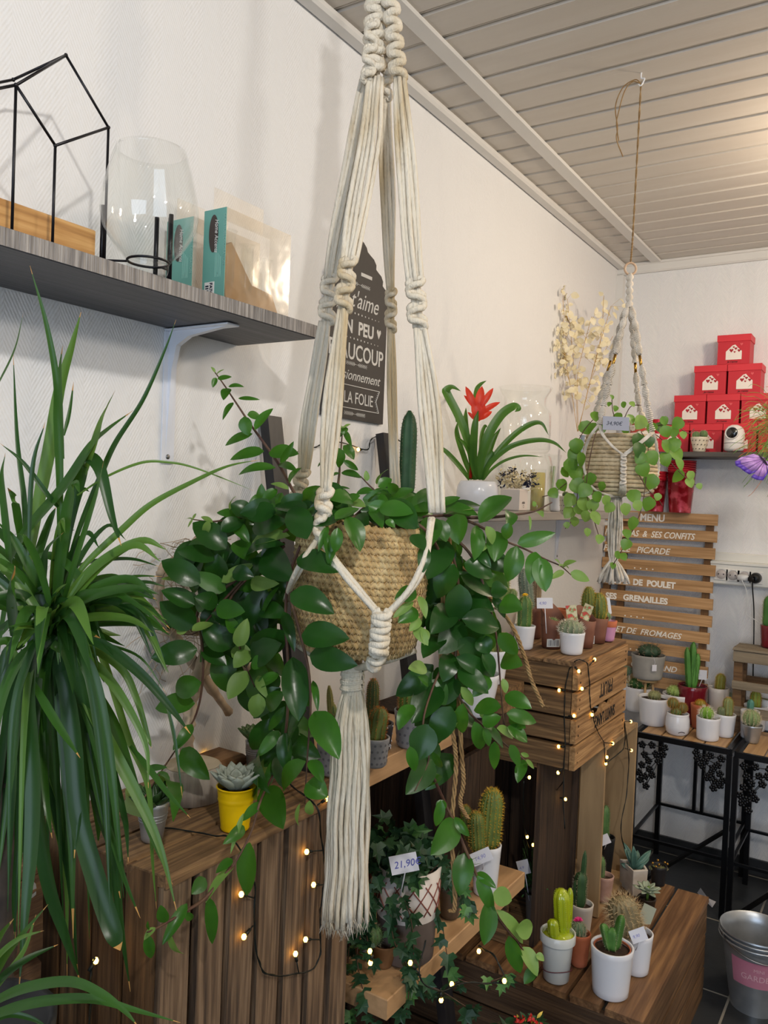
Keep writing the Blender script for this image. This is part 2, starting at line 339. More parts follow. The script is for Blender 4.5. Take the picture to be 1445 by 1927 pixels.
# grey weathered crate bottom left: slats upright on its long front
t = thing('slatted_crate', 'weathered grey crate with upright slats, under the yellow bucket', 'crate', (.15, .95, 0))
y0, y1, zt = .745, 1.18, .93
for nm, x in (('front_panel', .285), ('back_panel', .003)):
    w = MB(); slats(w, (x, y0, .33), (x + .012, y1, zt - .016), 1, 7, .015, jit=.0025); part(t, nm, w, old_z, smooth=False)
w = MB(); slats(w, (.018, y0, .33), (.284, y0 + .016, zt - .002), 0, 4, .008); part(t, 'end_panel', w, wood('brown crate end', '4a3420', '7e5c3b', '644a30', 'z'), smooth=False)
w = MB(); slats(w, (.018, y1 - .016, .33), (.284, y1, zt - .002), 0, 4, .008); part(t, 'end_panel', w, MC['brown crate end'], smooth=False)
w = MB(); slats(w, (.003, y0 + .001, zt - .015), (.298, y1 - .001, zt), 0, 4, .008, jit=.002); part(t, 'top_boards', w, wood('crate top boards', '5a432c', '987750', '785b3e', 'y'), smooth=False)
for x in (.02, .255):
    for y in (y0 + .018, y1 - .045): w = MB(); w.box((x, y, .332), (x + .026, y + .026, zt - .02)); part(t, 'corner_post', w, drk_z, smooth=False)
w = MB(); slats(w, (.004, y0, .0), (.299, y1, .32), 2, 4, .008); t2 = solo('crate', w, wood('lower crate', '4a3a2b', '7a6650', '614f3c', 'y'), 'weathered crate on the floor beneath the grey slatted crate', 'crate', smooth=False)
# second crate behind the dracaena
t = thing('painted_crate', 'brown wooden crate with faded white lettering behind the dracaena', 'crate', (.1, .45, 0))
w = MB(); slats(w, (.09, .18, .40), (.105, .70, .90), 2, 4, .01); part(t, 'front_panel', w, wood('painted crate wood', '4a3324', '80603f', '654a33', 'y'), smooth=False)
w = MB(); slats(w, (.002, .684, .40), (.089, .70, .90), 2, 4, .01); slats(w, (.002, .18, .40), (.089, .196, .90), 2, 4, .01); part(t, 'end_panel', w, MC['painted crate wood'], smooth=False)
w = MB(); slats(w, (.002, .18, .902), (.108, .70, .915), 0, 2, .01); part(t, 'top_boards', w, MC['crate top boards'], smooth=False)
w = MB(); text(w, 'ne', .05, frame(OX(8, 1712, .106), (0, 1, 0), (0, 0, 1))); part(t, 'lettering', w, mat('faded white paint', 'a7a39c', .7), smooth=False)
w = MB(); slats(w, (.002, .18, 0), (.105, .70, .39), 2, 3, .01); solo('crate', w, MC['painted crate wood'], 'brown crate on the floor under the one with faded lettering', 'crate', smooth=False)
# dark crates standing behind the ladder shelf
t = thing('upright_crate', 'dark brown crate standing on end behind the leaning ladder shelf', 'crate', (.1, 1.55, 0))
w = MB(); slats(w, (.002, 1.30, .0), (.016, 1.90, .84), 1, 6, .009); part(t, 'back_panel', w, drk_z, smooth=False)
# the stack of three crates on the right
def ply(nm, a, b): return mat(nm, a, .7, col2=b, scale=5, stretch=(9, 9, 1), bump=.1, lo=.3, hi=.7)
t = thing('fruit_crate', 'weathered fruit crate on top of the stack, black stencilling upside down', 'crate', (.26, 2.16, .775))
X0, X1, Y0, Y1, Z0, Z1 = .07, .432, 1.948, 2.37, .777, 1.048
w = MB(); slats(w, (X0, Y0, Z0), (X1 - .016, Y0 + .014, Z1 - .012), 2, 4, .009, jit=.001); part(t, 'side_panel', w, old_x, smooth=False)
w = MB(); slats(w, (X0, Y1 - .014, Z0), (X1 - .016, Y1, Z1 - .012), 2, 4, .009); part(t, 'side_panel', w, old_x, smooth=False)
w = MB(); hz = (Z1 - .012 - Z0 - 3 * .008) / 4
for i in range(4):
    z = Z0 + i * (hz + .008)
    if i == 1:    # the board with the hand hole cut into its upper edge
        ym = (Y0 + Y1) / 2 + .02; pts = [(Y0, z), (Y1, z), (Y1, z + hz), (ym + .075, z + hz), (ym + .055, z + hz - .014), (ym + .02, z + hz - .008), (ym, z + hz + .003), (ym - .03, z + hz - .02), (ym - .085, z + hz - .022), (ym - .1, z + hz), (Y0, z + hz)]
        n = len(pts); w.add([(X1 - .014, a, c) for a, c in pts] + [(X1, a, c) for a, c in pts], [list(range(n))[::-1], list(range(n, 2 * n))] + [[i2, (i2 + 1) % n, n + (i2 + 1) % n, n + i2] for i2 in range(n)])
    else: w.box((X1 - .014, Y0, z), (X1, Y1, z + hz), jit=.001)
part(t, 'end_panel', w, wood('fruit crate end', '7c5a36', 'ba9262', '9c764c', 'y', .75, 1, .5), smooth=False)
w = MB(); w.box((X0, Y0, Z0), (X0 + .014, Y1, Z1 - .012)); part(t, 'end_panel', w, MC['fruit crate end'], smooth=False)
for x in (X0 + .016, X1 - .045):
    for y in (Y0 + .016, Y1 - .045): w = MB(); w.box((x, y, Z0), (x + .028, y + .028, Z1 - .013)); part(t, 'corner_post', w, drk_z, smooth=False)
w = MB(); slats(w, (X0, Y0 - .004, Z1 - .011), (X1 - .006, Y1, Z1), 0, 4, .007, jit=.002); part(t, 'bottom_boards', w, MC['crate top boards'], smooth=False)
w = MB(); sten = mat('black stencil paint', '241c14', .8)
text(w, 'FRUIT', .05, frame((X1 + .0006, 2.235, Z0 + 3 * hz + 2 * .008 - .008), (0, -1, 0), (0, 0, -1)), xs=.85, bold=.0008)
text(w, 'SANTI LANG', .043, frame((X1 + .0006, 2.265, Z0 + 2 * hz - .012), (0, -1, 0), (0, 0, -1)), xs=.7, bold=.0006)
part(t, 'lettering', w, sten, smooth=False)
w = MB()
for z in [Z0 + i * (hz + .008) + hz * k for i in range(4) for k in (.3, .7)]:
    for y in (Y0 + .02, Y1 - .02): w.ball((X1, y, z), .0035, 6, (.4, 1, 1))
part(t, 'nail', w, mat('rusty nail', '2a1a10', .6, .5))
plyA = ply('thin plywood', '8f7452', 'a68a64')
inner_ = wood('crate inner boards', '4c3823', '725a3e', '5e4831', 'z')
# open-fronted crate on end under the fruit crate
t = thing('upright_crate', 'dark crate standing on end under the fruit crate, open at the front', 'crate', (.18, 2.07, .302))
x0, x1, y0, y1, z0, z1 = .07, .345, 1.955, 2.19, .302, .775
for a, b in ((x0, x0 + .012), (x1 - .012, x1)): w = MB(); w.box((a, y0, z0), (b, y1, z1)); part(t, 'side_panel', w, drk_z, smooth=False)
w = MB(); slats(w, (x0 + .013, y1 - .012, z0), (x1 - .013, y1, z1), 0, 3, .010); part(t, 'back_panel', w, drk_z, smooth=False)
for a, b in ((z0, z0 + .012), (z1 - .012, z1)): w = MB(); w.box((x0 + .013, y0, a), (x1 - .013, y1 - .013, b)); part(t, 'end_board', w, old_x, smooth=False)
# plywood crate on end behind it, open towards the tables
t = thing('upright_crate', 'pale plywood crate standing on end behind the stack, holding two cacti', 'crate', (.25, 2.36, .302))
x0, x1, y0, y1 = .07, .432, 2.2, 2.515
w = MB(); w.box((x1 - .066, y0, z0), (x1, y0 + .012, z1)); part(t, 'corner_board', w, plyA, smooth=False)
w = MB(); slats(w, (x0, y0, z0), (x1 - .074, y0 + .012, z1), 0, 5, .008); part(t, 'side_panel', w, drk_z, smooth=False)
w = MB(); w.box((x0, y1 - .012, z0), (x1, y1, z1)); part(t, 'side_panel', w, plyA, smooth=False)
w = MB(); w.box((x0, y0 + .013, z0), (x0 + .012, y1 - .013, z1)); part(t, 'back_panel', w, inner_, smooth=False)
for a, b in ((z0, z0 + .008), (z1 - .012, z1)): w = MB(); w.box((x0 + .013, y0 + .013, a), (x1 - .002, y1 - .013, b)); part(t, 'end_board', w, plyA, smooth=False)
# low crate bottom right
t = thing('low_crate', 'low dark wooden crate used as a plinth at the bottom right', 'crate', (.35, 2.16, 0))
x0, x1, y0, y1 = .04, .658, 1.822, 2.525
w = MB(); xs = [.04, .13, .22, .31, .40, .49, .571, .658]
for i in range(7): w.box((xs[i], y0, .284), (xs[i + 1] - .010 if i < 6 else xs[i + 1], y1, .3), jit=.0015)
part(t, 'top_boards', w, wood('worn plinth boards', '5c4027', '8e6a45', '745437', 'y', .55, .9, .3), smooth=False)
w = MB(); slats(w, (x0, y0 + .004, 0), (x1 - .003, y0 + .02, .283), 2, 3, .01); part(t, 'front_panel', w, wood('plinth front', '3b2a1c', '5d4630', '4c3826', 'x'), smooth=False)
w = MB(); slats(w, (x1 - .02, y0 + .021, 0), (x1 - .004, y1, .283), 2, 3, .01); slats(w, (x0, y0 + .021, 0), (x0 + .016, y1, .283), 2, 3, .01); part(t, 'side_panel', w, wood('plinth side', '50381f', '7c5c3b', '64492e', 'y'), smooth=False)
# crate pieces with hand hole seen under the lower ladder board
t = thing('open_crate', 'open brown crate behind the white pot of columnar cacti', 'crate', (.12, 1.93, 0))
w = MB(); w.box((.01, 1.925, .301), (.025, 1.94, .76)); part(t, 'side_panel', w, drk_z, smooth=False)
w = MB()
pts = [(.026, .302), (.28, .302), (.28, .46), (.255, .463), (.235, .475), (.215, .47), (.205, .43), (.14, .43), (.13, .47), (.026, .47)]
n = len(pts); w.add([(a, 1.925, z) for a, z in pts] + [(a, 1.938, z) for a, z in pts], [list(range(n)), list(range(n, 2 * n))[::-1]] + [[(i + 1) % n, i, n + i, n + (i + 1) % n] for i in range(n)])
part(t, 'end_panel', w, old_x, smooth=False)
w = MB(); slats(w, (.028, 1.925, .48), (.10, 1.937, .80), 0, 1, .01); part(t, 'back_panel', w, drk_z, smooth=False)

# black metal side tables with wooden slats and flower scrolls
blk = mat('black lacquered metal', '0c0c0e', .35, .3, bump=.1)
twood = wood('table slat wood', '9c7850', 'b8956a', 'aa875d', 'y', .5, .6, .2)
def sidetable(label, x0, x1, y0, y1, z, seed):
    random.seed(seed); t = thing('side_table', label, 'table', ((x0 + x1) / 2, (y0 + y1) / 2, 0), 'black metal side tables')
    w = MB(); n = 4; ww = (x1 - x0 - .03) / n
    for i in range(n): w.box((x0 + .015 + i * ww + .003, y0 + .012, z - .012), (x0 + .015 + (i + 1) * ww - .003, y1 - .012, z - .001), bev=.001)
    part(t, 'slatted_top', w, twood, smooth=False)
    w = MB(); w2 = MB(); q = .009
    for a, b in (((x0, y0), (x1, y0)), ((x0, y1), (x1, y1)), ((x0, y0), (x0, y1)), ((x1, y0), (x1, y1))):
        w.bar((*a, z - .010), (*b, z - .010), .014, .02); w2.bar((*a, .21), (*b, .21), .010, .010)
    part(t, 'top_frame', w, blk, smooth=False); part(t, 'lower_rail', w2, blk, smooth=False)
    for a in ((x0, y0), (x1, y0), (x0, y1), (x1, y1)):
        w = MB(); w.box((a[0] - q, a[1] - q, 0), (a[0] + q, a[1] + q, z - .02)); part(t, 'leg', w, blk, smooth=False)
    w = MB(); w.bar((x0 + .03, y0 + .02, .03), (x1 - .03, y1 - .02, .2), .012, .012); part(t, 'brace', w, blk, smooth=False)
    xm = (x0 + x1) / 2
    if x1 - x0 > .2:
        for a in (xm, xm - .03): w = MB(); w.box((a, y1 - q, .21), (a + .012, y1 + q, z - .02)); part(t, 'leg', w, blk, smooth=False)
    fl = [(.02, .035), (.055, .03), (.1, .03), (.03, .07), (.07, .06), (.095, .055), (.045, .09), (.022, .11), (.05, .12), (.035, .15), (.06, .14), (.02, .165), (.04, .185), (.012, .14), (.08, .085)]
    for sx, o, m in ((1, x0, 1), (-1, x1, 1)):
        w = MB()
        for k, (a, b) in enumerate(fl):
            if sx < 0: a, b = a * 1.05, b * .72 + .005
            c = V((o + sx * (a + .006), y0, z - .02 - b + .01)); an = rnd(0, 1)
            for j in range(5):
                g = an + j * 2 * PI / 5; w.ball(c + V((math.cos(g) * .0085, 0, math.sin(g) * .0085)), .0066, 8, (1, .35, 1))
            w.ball(c, .005, 6, (1, .7, 1))
            if k: pa = fl[random.randrange(max(1, k - 3), k + 1) - 1]; 
            else: pa = (0, b)
            if sx < 0 and k: pa = (pa[0] * 1.05, pa[1] * .72 + .005)
            w.tube([c, V((o + sx * (pa[0] + .006), y0, z - .02 - pa[1] + .01))], .0018, 4)
        part(t, 'flower_scroll', w, blk)
    return t
sidetable('black metal side table with slatted top, nearer the crates', .285, .612, 3.045, 3.44, .60, 3)
sidetable('black metal side table with slatted top at the right edge of the photo', .636, .95, 3.03, 3.38, .60, 5)
# slatted menu rack leaning against the back wall
t = thing('menu_rack', 'slatted wooden rack painted with a French menu, leaning on the back wall', 'rack', (.23, 3.4, .6))
rk = wood('rack slat wood', '9c764c', 'c8a072', 'b28a5e', 'x', .7, .8, .4); rkd = wood('rack rail wood', '5b3f27', '76552f', None, 'z', .7, 1, .3)
lean = .06; zb, ztp = .602, 1.412
def RP(x, z, o=0): k = (z - zb) / (ztp - zb); return V((x, 3.42 + k * lean - o, z))
for x in (.012, .075, .415):
    w = MB(); w.bar(RP(x + .012, zb), RP(x + .012, ztp - .003), .028, .02, V((0, 1, 0))); part(t, 'rail', w, rkd, smooth=False)
NS = 12; pitch = (ztp - zb) / NS; sh = pitch * .66
for i in range(NS):
    z = ztp - i * pitch - sh / 2; w = MB(); c = RP(.232, z, .017)
    up = (RP(0, 1) - RP(0, 0)).normalized(); w.obox(c, V((1, 0, 0)), up, V((1, 0, 0)).cross(up), (.226 + rnd(-.003, .003), sh / 2, .006)); part(t, 'slat', w, rk, smooth=False)
wt = mat('white stencil paint', 'f4efe6', .7)
def rline(i, px, s, sz, **k):
    z = ztp - i * pitch - sh * .86; a = OY(px, 1000, 3.4); w = MB(); X = V((1, 0, 0)); up = (RP(0, 1) - RP(0, 0)).normalized()
    text(w, s, sz, frame(RP(a.x, z, .0242), X, up), **k); part(t, 'lettering', w, wt, smooth=False)
rline(0, 1196, 'MENU', .041, bold=.0012, xs=.9)
rline(1, 1131, 'FOIE GRAS  &  SES CONFITS', .036, shear=.25, xs=.83, bold=.0006)
rline(2, 1130, 'FICELLE   PICARDE', .036, shear=.25, xs=.93, bold=.0005)
rline(3, 1190, '. . . .', .05)
rline(4, 1126, 'SUPREME  DE  POULET', .034, bold=.0016, xs=.93)
rline(5, 1141, 'SES   GRENAILLES', .034, bold=.0014, xs=.98)
rline(6, 1178, '. . . .', .05)
rline(7, 1132, 'BUFFET DE  FROMAGES', .033, shear=.3, bold=.0004, xs=.98)
rline(8, 1170, '. . . .', .05)
rline(9, 1196, 'GOURMAND', .032, shear=.25, bold=.0006)
rline(10, 1175, 'FRUITS', .04, bold=.0008)
# small slatted stool at the right edge
t = thing('slatted_stool', 'grey brown slatted wooden crate stool at the right edge below the sockets', 'stool', (.75, 3.2, .6))
sg = wood('greyed pine', '6f6350', '8f826c', '7f7360', 'x', .7, .8, .3)
a = .57; b2 = .86; y0 = 3.275; y1 = 3.42
for z0, z1 in ((.868, .908), (.765, .795), (.665, .70)):
    w = MB(); w.box((a, y0, z0), (b2, y0 + .012, z1)); part(t, 'rail', w, sg, smooth=False)
    w = MB(); w.box((a, y1 - .012, z0), (b2, y1, z1)); part(t, 'rail', w, wood('brown rail', '5b4128', '7b5c3b', None, 'x'), smooth=False)
w = MB(); slats(w, (a - .002, y0 - .003, .909), (b2, y1, .918), 1, 4, .006); part(t, 'top_slats', w, sg, smooth=False)
for x in (a + .002, b2 - .032):
    for y in (y0 + .013, y1 - .04): w = MB(); w.box((x, y, .602), (x + .03, y + .026, .907)); part(t, 'leg', w, MC['brown rail'], smooth=False)
# ================================================================ hanging basket, macrame, hoya
rope = mat('cream cotton cord', 'd9ceb9', .85, col2='c0ad8a', scale=14, stretch=(1, 1, .25), bump=.7, bscale=300, col3='dcd3c1')
def strand(w, pts, r, n=7, tw=0): w.tube(pts, r, n)
def knots(w, A, B, n, wd, r, side=RIGHT, core=True):
    """flat chain of square knots between two points"""
    A = V(A); B = V(B); d = (B - A); L = d.length; dz = d / n; dn = d.normalized(); sd = (side - side.dot(dn) * dn).normalized(); fr = dn.cross(sd)
    if fr.dot(TOCAM) < 0: fr = -fr
    for i in range(n):
        o = A + dz * i; s = 1 if i % 2 else -1
        pts = [o - sd * (s * wd * .35) + fr * r * .2, o - sd * (s * wd * .95) + dz * .12 + fr * r * .6, o - sd * (s * wd * .75) + dz * .5 + fr * r * 1.5, o + dz * .62 + fr * r * 2.1, o + sd * (s * wd * .8) + dz * .75 + fr * r * 1.2, o + sd * (s * wd * .98) + dz * 1.0 + fr * r * .3, o + sd * (s * wd * .4) + dz * 1.1 - fr * r * .4]
        w.tube(arc(pts, 4), r, 7)
        pts = [o + sd * (s * wd * .3) - fr * r * .5, o + sd * (s * wd * .95) + dz * .3 - fr * r * .3, o + sd * (s * wd * .6) + dz * .6 - fr * r * 1.2, o - sd * (s * wd * .5) + dz * .8 - fr * r * 1.1]
        w.tube(arc(pts, 4), r, 6)
    if core:
        for k in (-.3, .3): w.tube([A + sd * wd * k, B + sd * wd * k], r * .95, 6)
def bundle(w, pts, n, sp0, sp1, r, mid=None):
    """n loose parallel cords following px/py/depth points; sp = half spread in metres"""
    P = arc([U(*p) for p in pts], 6); k = len(P)
    for j in range(n):
        f = (2 * (j + .5) / n - 1) if n > 1 else 0; ph = rnd(0, 6); fr = rnd(-1, 1); out = []
        for i, p in enumerate(P):
            t = i / (k - 1); sp = sp0 * (1 - t) + sp1 * t
            if mid: sp += mid * math.sin(PI * t)
            out.append(p + RIGHT * (f * sp + .0008 * math.sin(t * 9 + ph)) + FWD * (fr * r * 1.1 + .001 * math.sin(t * 7 + ph)))
        w.tube(out, r, 7)
DB = 1.3
T = thing('macrame_plant_hanger', 'large cream cotton macrame hanger with a long frayed tassel, in the foreground', 'plant hanger', U(672, 1000, DB))
Rr = .0038
# top: plaited part up to the ceiling
w = MB()
knots(w, U(710, -30, 1.3), U(703, 140, 1.3), 11, .0135, .0066); part(T, 'knotted_top', w, rope)
w = MB(); knots(w, U(733, -10, 1.285), U(750, 148, 1.28), 10, .0095, .0062); part(T, 'knotted_top', w, rope)
w = MB(); knots(w, U(702, 40, 1.285), U(692, 152, 1.29), 5, .008, .0052); part(T, 'knotted_top', w, rope)
w = MB(); knots(w, U(730, 40, 1.32), U(727, 185, 1.31), 8, .006, .005); part(T, 'knotted_top', w, rope)
top = U(722, -30, 1.3); hook = V((top.x, top.y, H))
w = MB(); knots(w, U(722, -190, 1.3), U(720, -10, 1.3), 8, .016, .007); w.tube(arc([hook - V((0, 0, .045)) + V((.012 * math.cos(a), 0, .012 * math.sin(a))) for a in [i * PI / 4 for i in range(9)]], 3), .0035)
part(T, 'hanging_loop', w, rope)
zk = mat('zinc screw', '8b8b8b', .35, 1)
t2 = thing('ceiling_hook', 'steel hook in the ceiling above the large macrame hanger', 'hook', hook)
w = MB(); w.tube(arc([hook + V((0, 0, .005)), hook - V((0, 0, .02)), hook - V((-.014, 0, .032)), hook - V((0, 0, .046)), hook - V((.014, 0, .034))], 5), .0022); part(t2, 'hook_wire', w, zk)
# the four arms
w = MB(); bundle(w, [(690, 150, 1.31), (668, 270, 1.33), (640, 420, 1.36), (621, 525, 1.38)], 5, .0095, .010, Rr, .005); part(T, 'cord_bundle', w, rope)
w = MB(); bundle(w, [(707, 145, 1.29), (695, 260, 1.27), (672, 400, 1.235), (656, 492, 1.215)], 5, .0125, .0125, Rr, .006); part(T, 'cord_bundle', w, rope)
w = MB(); bundle(w, [(727, 180, 1.31), (727, 300, 1.345), (731, 420, 1.37), (735, 548, 1.39)], 4, .005, .004, Rr, .008); part(T, 'cord_bundle', w, rope)
w = MB(); bundle(w, [(752, 145, 1.28), (762, 280, 1.26), (772, 420, 1.245), (781, 530, 1.235)], 5, .009, .012, Rr, .005); part(T, 'cord_bundle', w, rope)
for a, b, n, wd, r in (((622, 518, 1.38), (614, 606, 1.38), 4, .0115, .0052), ((656, 486, 1.215), (645, 584, 1.21), 4, .0105, .0052), ((736, 545, 1.39), (735, 622, 1.39), 4, .007, .0045), ((781, 525, 1.235), (786, 617, 1.23), 4, .0115, .0052)):
    w = MB(); knots(w, U(*a), U(*b), n, wd, r); part(T, 'knot_chain', w, rope)
w = MB(); bundle(w, [(611, 604, 1.38), (597, 700, 1.39), (580, 800, 1.4), (572, 888, 1.41)], 5, .0075, .009, Rr, .006); part(T, 'cord_bundle', w, rope)
w = MB(); bundle(w, [(645, 582, 1.21), (632, 700, 1.2), (620, 830, 1.19), (613, 925, 1.185)], 5, .006, .006, .0037, .008); part(T, 'cord_bundle', w, rope)
w = MB(); bundle(w, [(735, 620, 1.39), (738, 740, 1.4), (741, 860, 1.4), (746, 960, 1.4)], 3, .004, .006, Rr, .003); part(T, 'cord_bundle', w, rope)
w = MB(); bundle(w, [(790, 614, 1.23), (803, 720, 1.22), (814, 840, 1.21), (822, 965, 1.205)], 5, .009, .011, Rr, .006); part(T, 'cord_bundle', w, rope)
w = MB(); knots(w, U(571, 884, 1.41), U(560, 935, 1.41), 3, .010, .0052); part(T, 'knot_chain', w, rope)
w = MB(); knots(w, U(613, 920, 1.185), U(607, 968, 1.18), 2, .009, .0056); part(T, 'knot_chain', w, rope)
w = MB(); knots(w, U(605, 965, 1.18), U(600, 1018, 1.17), 2, .006, .005); part(T, 'knot_chain', w, rope)
w = MB(); bundle(w, [(597, 1015, 1.17), (575, 1050, 1.165), (550, 1095, 1.19), (538, 1130, 1.3)], 2, .003, .003, .004); part(T, 'cord_bundle', w, rope)
w = MB(); bundle(w, [(604, 1012, 1.17), (628, 1052, 1.158), (665, 1100, 1.15), (712, 1155, 1.148)], 2, .0045, .0045, .0042); part(T, 'cord_bundle', w, rope)
w = MB(); bundle(w, [(812, 975, 1.2), (800, 1050, 1.16), (775, 1105, 1.15), (726, 1158, 1.148)], 2, .004, .004, .0042); part(T, 'cord_bundle', w, rope)
w = MB(); knots(w, U(719, 1150, 1.146), U(712, 1228, 1.15), 6, .0098, .0060); knots(w, U(712, 1228, 1.15), U(700, 1252, 1.18), 2, .0085, .0052, ); part(T, 'knot_chain', w, rope)
w = MB(); bundle(w, [(700, 1248, 1.18), (685, 1255, 1.23), (668, 1256, 1.29)], 3, .004, .004, .005)
for a in ((780, 1225, 1.36), (560, 1215, 1.36), (680, 1225, 1.42)): bundle(w, [a, ((a[0] + 666) / 2, 1246, 1.33), (666, 1256, 1.3)], 3, .004, .004, .004)
part(T, 'cord_bundle', w, rope)
w = MB(); c0 = U(664, 1256, 1.29)
for i in range(13): z = c0 - V((0, 0, .0032 * i)); rr = .0165 + .0012 * math.sin(i * 1.7); w.tube([z + V((rr * math.cos(a), rr * math.sin(a), .0004 * j)) for j, a in enumerate([k * PI / 9 for k in range(19)])], .0026, 6, False)
w.lathe([(.015, -.042), (.0155, 0), (.008, .004)], c0, 16); part(T, 'tassel_wrap', w, rope)
w = MB(); random.seed(11); c1 = U(663, 1292, 1.29); 
for i in range(46):
    a = i * 2.4; q = math.sqrt((i + .5) / 46); o = V((math.cos(a) * q, math.sin(a) * q, 0)); e = U(648 + rnd(-3, 3), 1728 + rnd(-9, 9), 1.285); o2 = RIGHT * o.x * .030 + FWD * o.y * .02; ph = rnd(0, 6)
    pts = []
    for k in range(15):
        t = k / 14; b = c1 * (1 - t) + e * t; sp = .42 + .55 * min(1, t * 3.2) ** .6
        pts.append(b + o2 * sp * (1 + .25 * t) + RIGHT * (.0016 * math.sin(t * 16 + ph)) + FWD * .0015 * math.cos(t * 13 + ph))
    w.tube(pts, [.0034 + .0008 * rnd(0, 1)] * 14 + [.0045], 6)
    for h in range(5):
        g = pts[-1] + rv(.003); w.tube([pts[-2] + rv(.002), g, g - V((0, 0, .012 + rnd(0, .012))) + RIGHT * rnd(-.008, .008) + FWD * rnd(-.004, .004)], [.0013, .0011, .0003], 4)
part(T, 'tassel', w, rope)

# woven basket
bz1 = U(675, 990, 1.2).z; bz0 = U(665, 1243, 1.215).z; BC = U(676, 1100, DB); NC = 20
M4 = Matrix.Rotation(math.radians(-3), 3, -FWD)
sg1 = mat('twisted seagrass', 'a98a5a', .7, col2='d2b987', scale=38, col3='c0a26e', bump=.7, bscale=160, stretch=(1, 1, .5), detail=6)
T = thing('woven_basket', 'round basket of coiled seagrass hanging in the cream macrame holder', 'basket', (BC.x, BC.y, bz0))
w = MB(); pc = V((BC.x, BC.y, (bz0 + bz1) / 2)); hz = (bz1 - bz0) / NC; NA = 300; m = 9
def rad(t): return .088 + .0135 * math.sin(PI * min(1, (t + .02) * .62) ** .8) - (.012 * (1 - t / .12) ** 2 if t < .12 else 0)
for c in range(NC + 2):
    vs = []; t = max(0, (c - 1)) / (NC - 1) if c < NC + 1 else 1; rr0 = rad(t); zz = bz0 + hz * (t * (NC - 1) + .5)
    if c == 0: rr0 = .06; zz = bz0 + hz * .3
    if c == NC + 1: continue
    ph = c * 1.3
    for i in range(NA):
        a = 2 * PI * i / NA; ct = V((rr0 * math.cos(a), rr0 * math.sin(a), zz - pc.z))
        wob = .0007 * math.sin(a * 5 + ph)
        for j in range(m):
            f = 2 * PI * j / m; q = hz * .60 * (1 + .36 * math.cos(2 * (f + 30 * a + ph)))
            p = ct + V((math.cos(a) * math.cos(f) * q, math.sin(a) * math.cos(f) * q, math.sin(f) * q + wob)); vs.append(pc + M4 @ p)
    w.add(vs, [[i * m + j, ((i + 1) % NA) * m + j, ((i + 1) % NA) * m + (j + 1) % m, i * m + (j + 1) % m] for i in range(NA) for j in range(m)])
part(T, 'coiled_wall', w, sg1)
w = MB()
for c in range(1, NC):
    t = c / (NC - 1); rr0 = rad(t) + hz * .52; zz = bz0 + hz * (t * (NC - 1)) - pc.z; pts = []
    for i in range(133): a = 2 * PI * i / 132 + c * .4; k = hz * .42 * (1 if i % 2 else -1); q = rr0 + .0008 - .0018 * 0; pts.append(pc + M4 @ V((q * math.cos(a), q * math.sin(a), zz + k)))
    w.tube(pts, .0006, 4, False)
part(T, 'stitching', w, mat('pale raffia thread', 'cdb48c', .6), label='pale zigzag thread')
w = MB(); w.lathe([(0, bz0 + .004 - pc.z), (.062, bz0 + .004 - pc.z)], pc, 32, M4); part(T, 'base', w, sg1)
# hoya
g0 = mat('dark hoya leaf', '1a4216', .26, col2='28561e', scale=12, lo=.35, hi=.65, back='5d8838', bump=.12, bscale=45, spec=.5, tl='4c7c28')
g1 = mat('green hoya leaf', '2a5a18', .3, col2='3d7422', scale=14, back='6f9444', bump=.12, bscale=45, tl='6a9c30')
g2 = mat('young hoya leaf', '6c9040', .45, col2='84a554', scale=14, back='93ad66', bump=.1, bscale=45, tl='8fb550')
stemM = mat('reddish brown vine stem', '4a2c26', .6, col2='5f4632', scale=30)
LV = []
def cv(o, L):
    ox, oy, s = o
    for l in L:
        k = (list(l) + [1])[:6] if len(l) == 5 else list(l); LV.append((k[0] / s + ox, k[1] / s + oy, k[2] / s + ox, k[3] / s + oy, k[4] / s, k[5]))
A_ = (260, 650, 3.212); B_ = (520, 880, 3.803); C_ = (740, 900, 3.21); D_ = (260, 1150, 3.284); E_ = (220, 1350, 3.34); F_ = (620, 1500, 3.44)
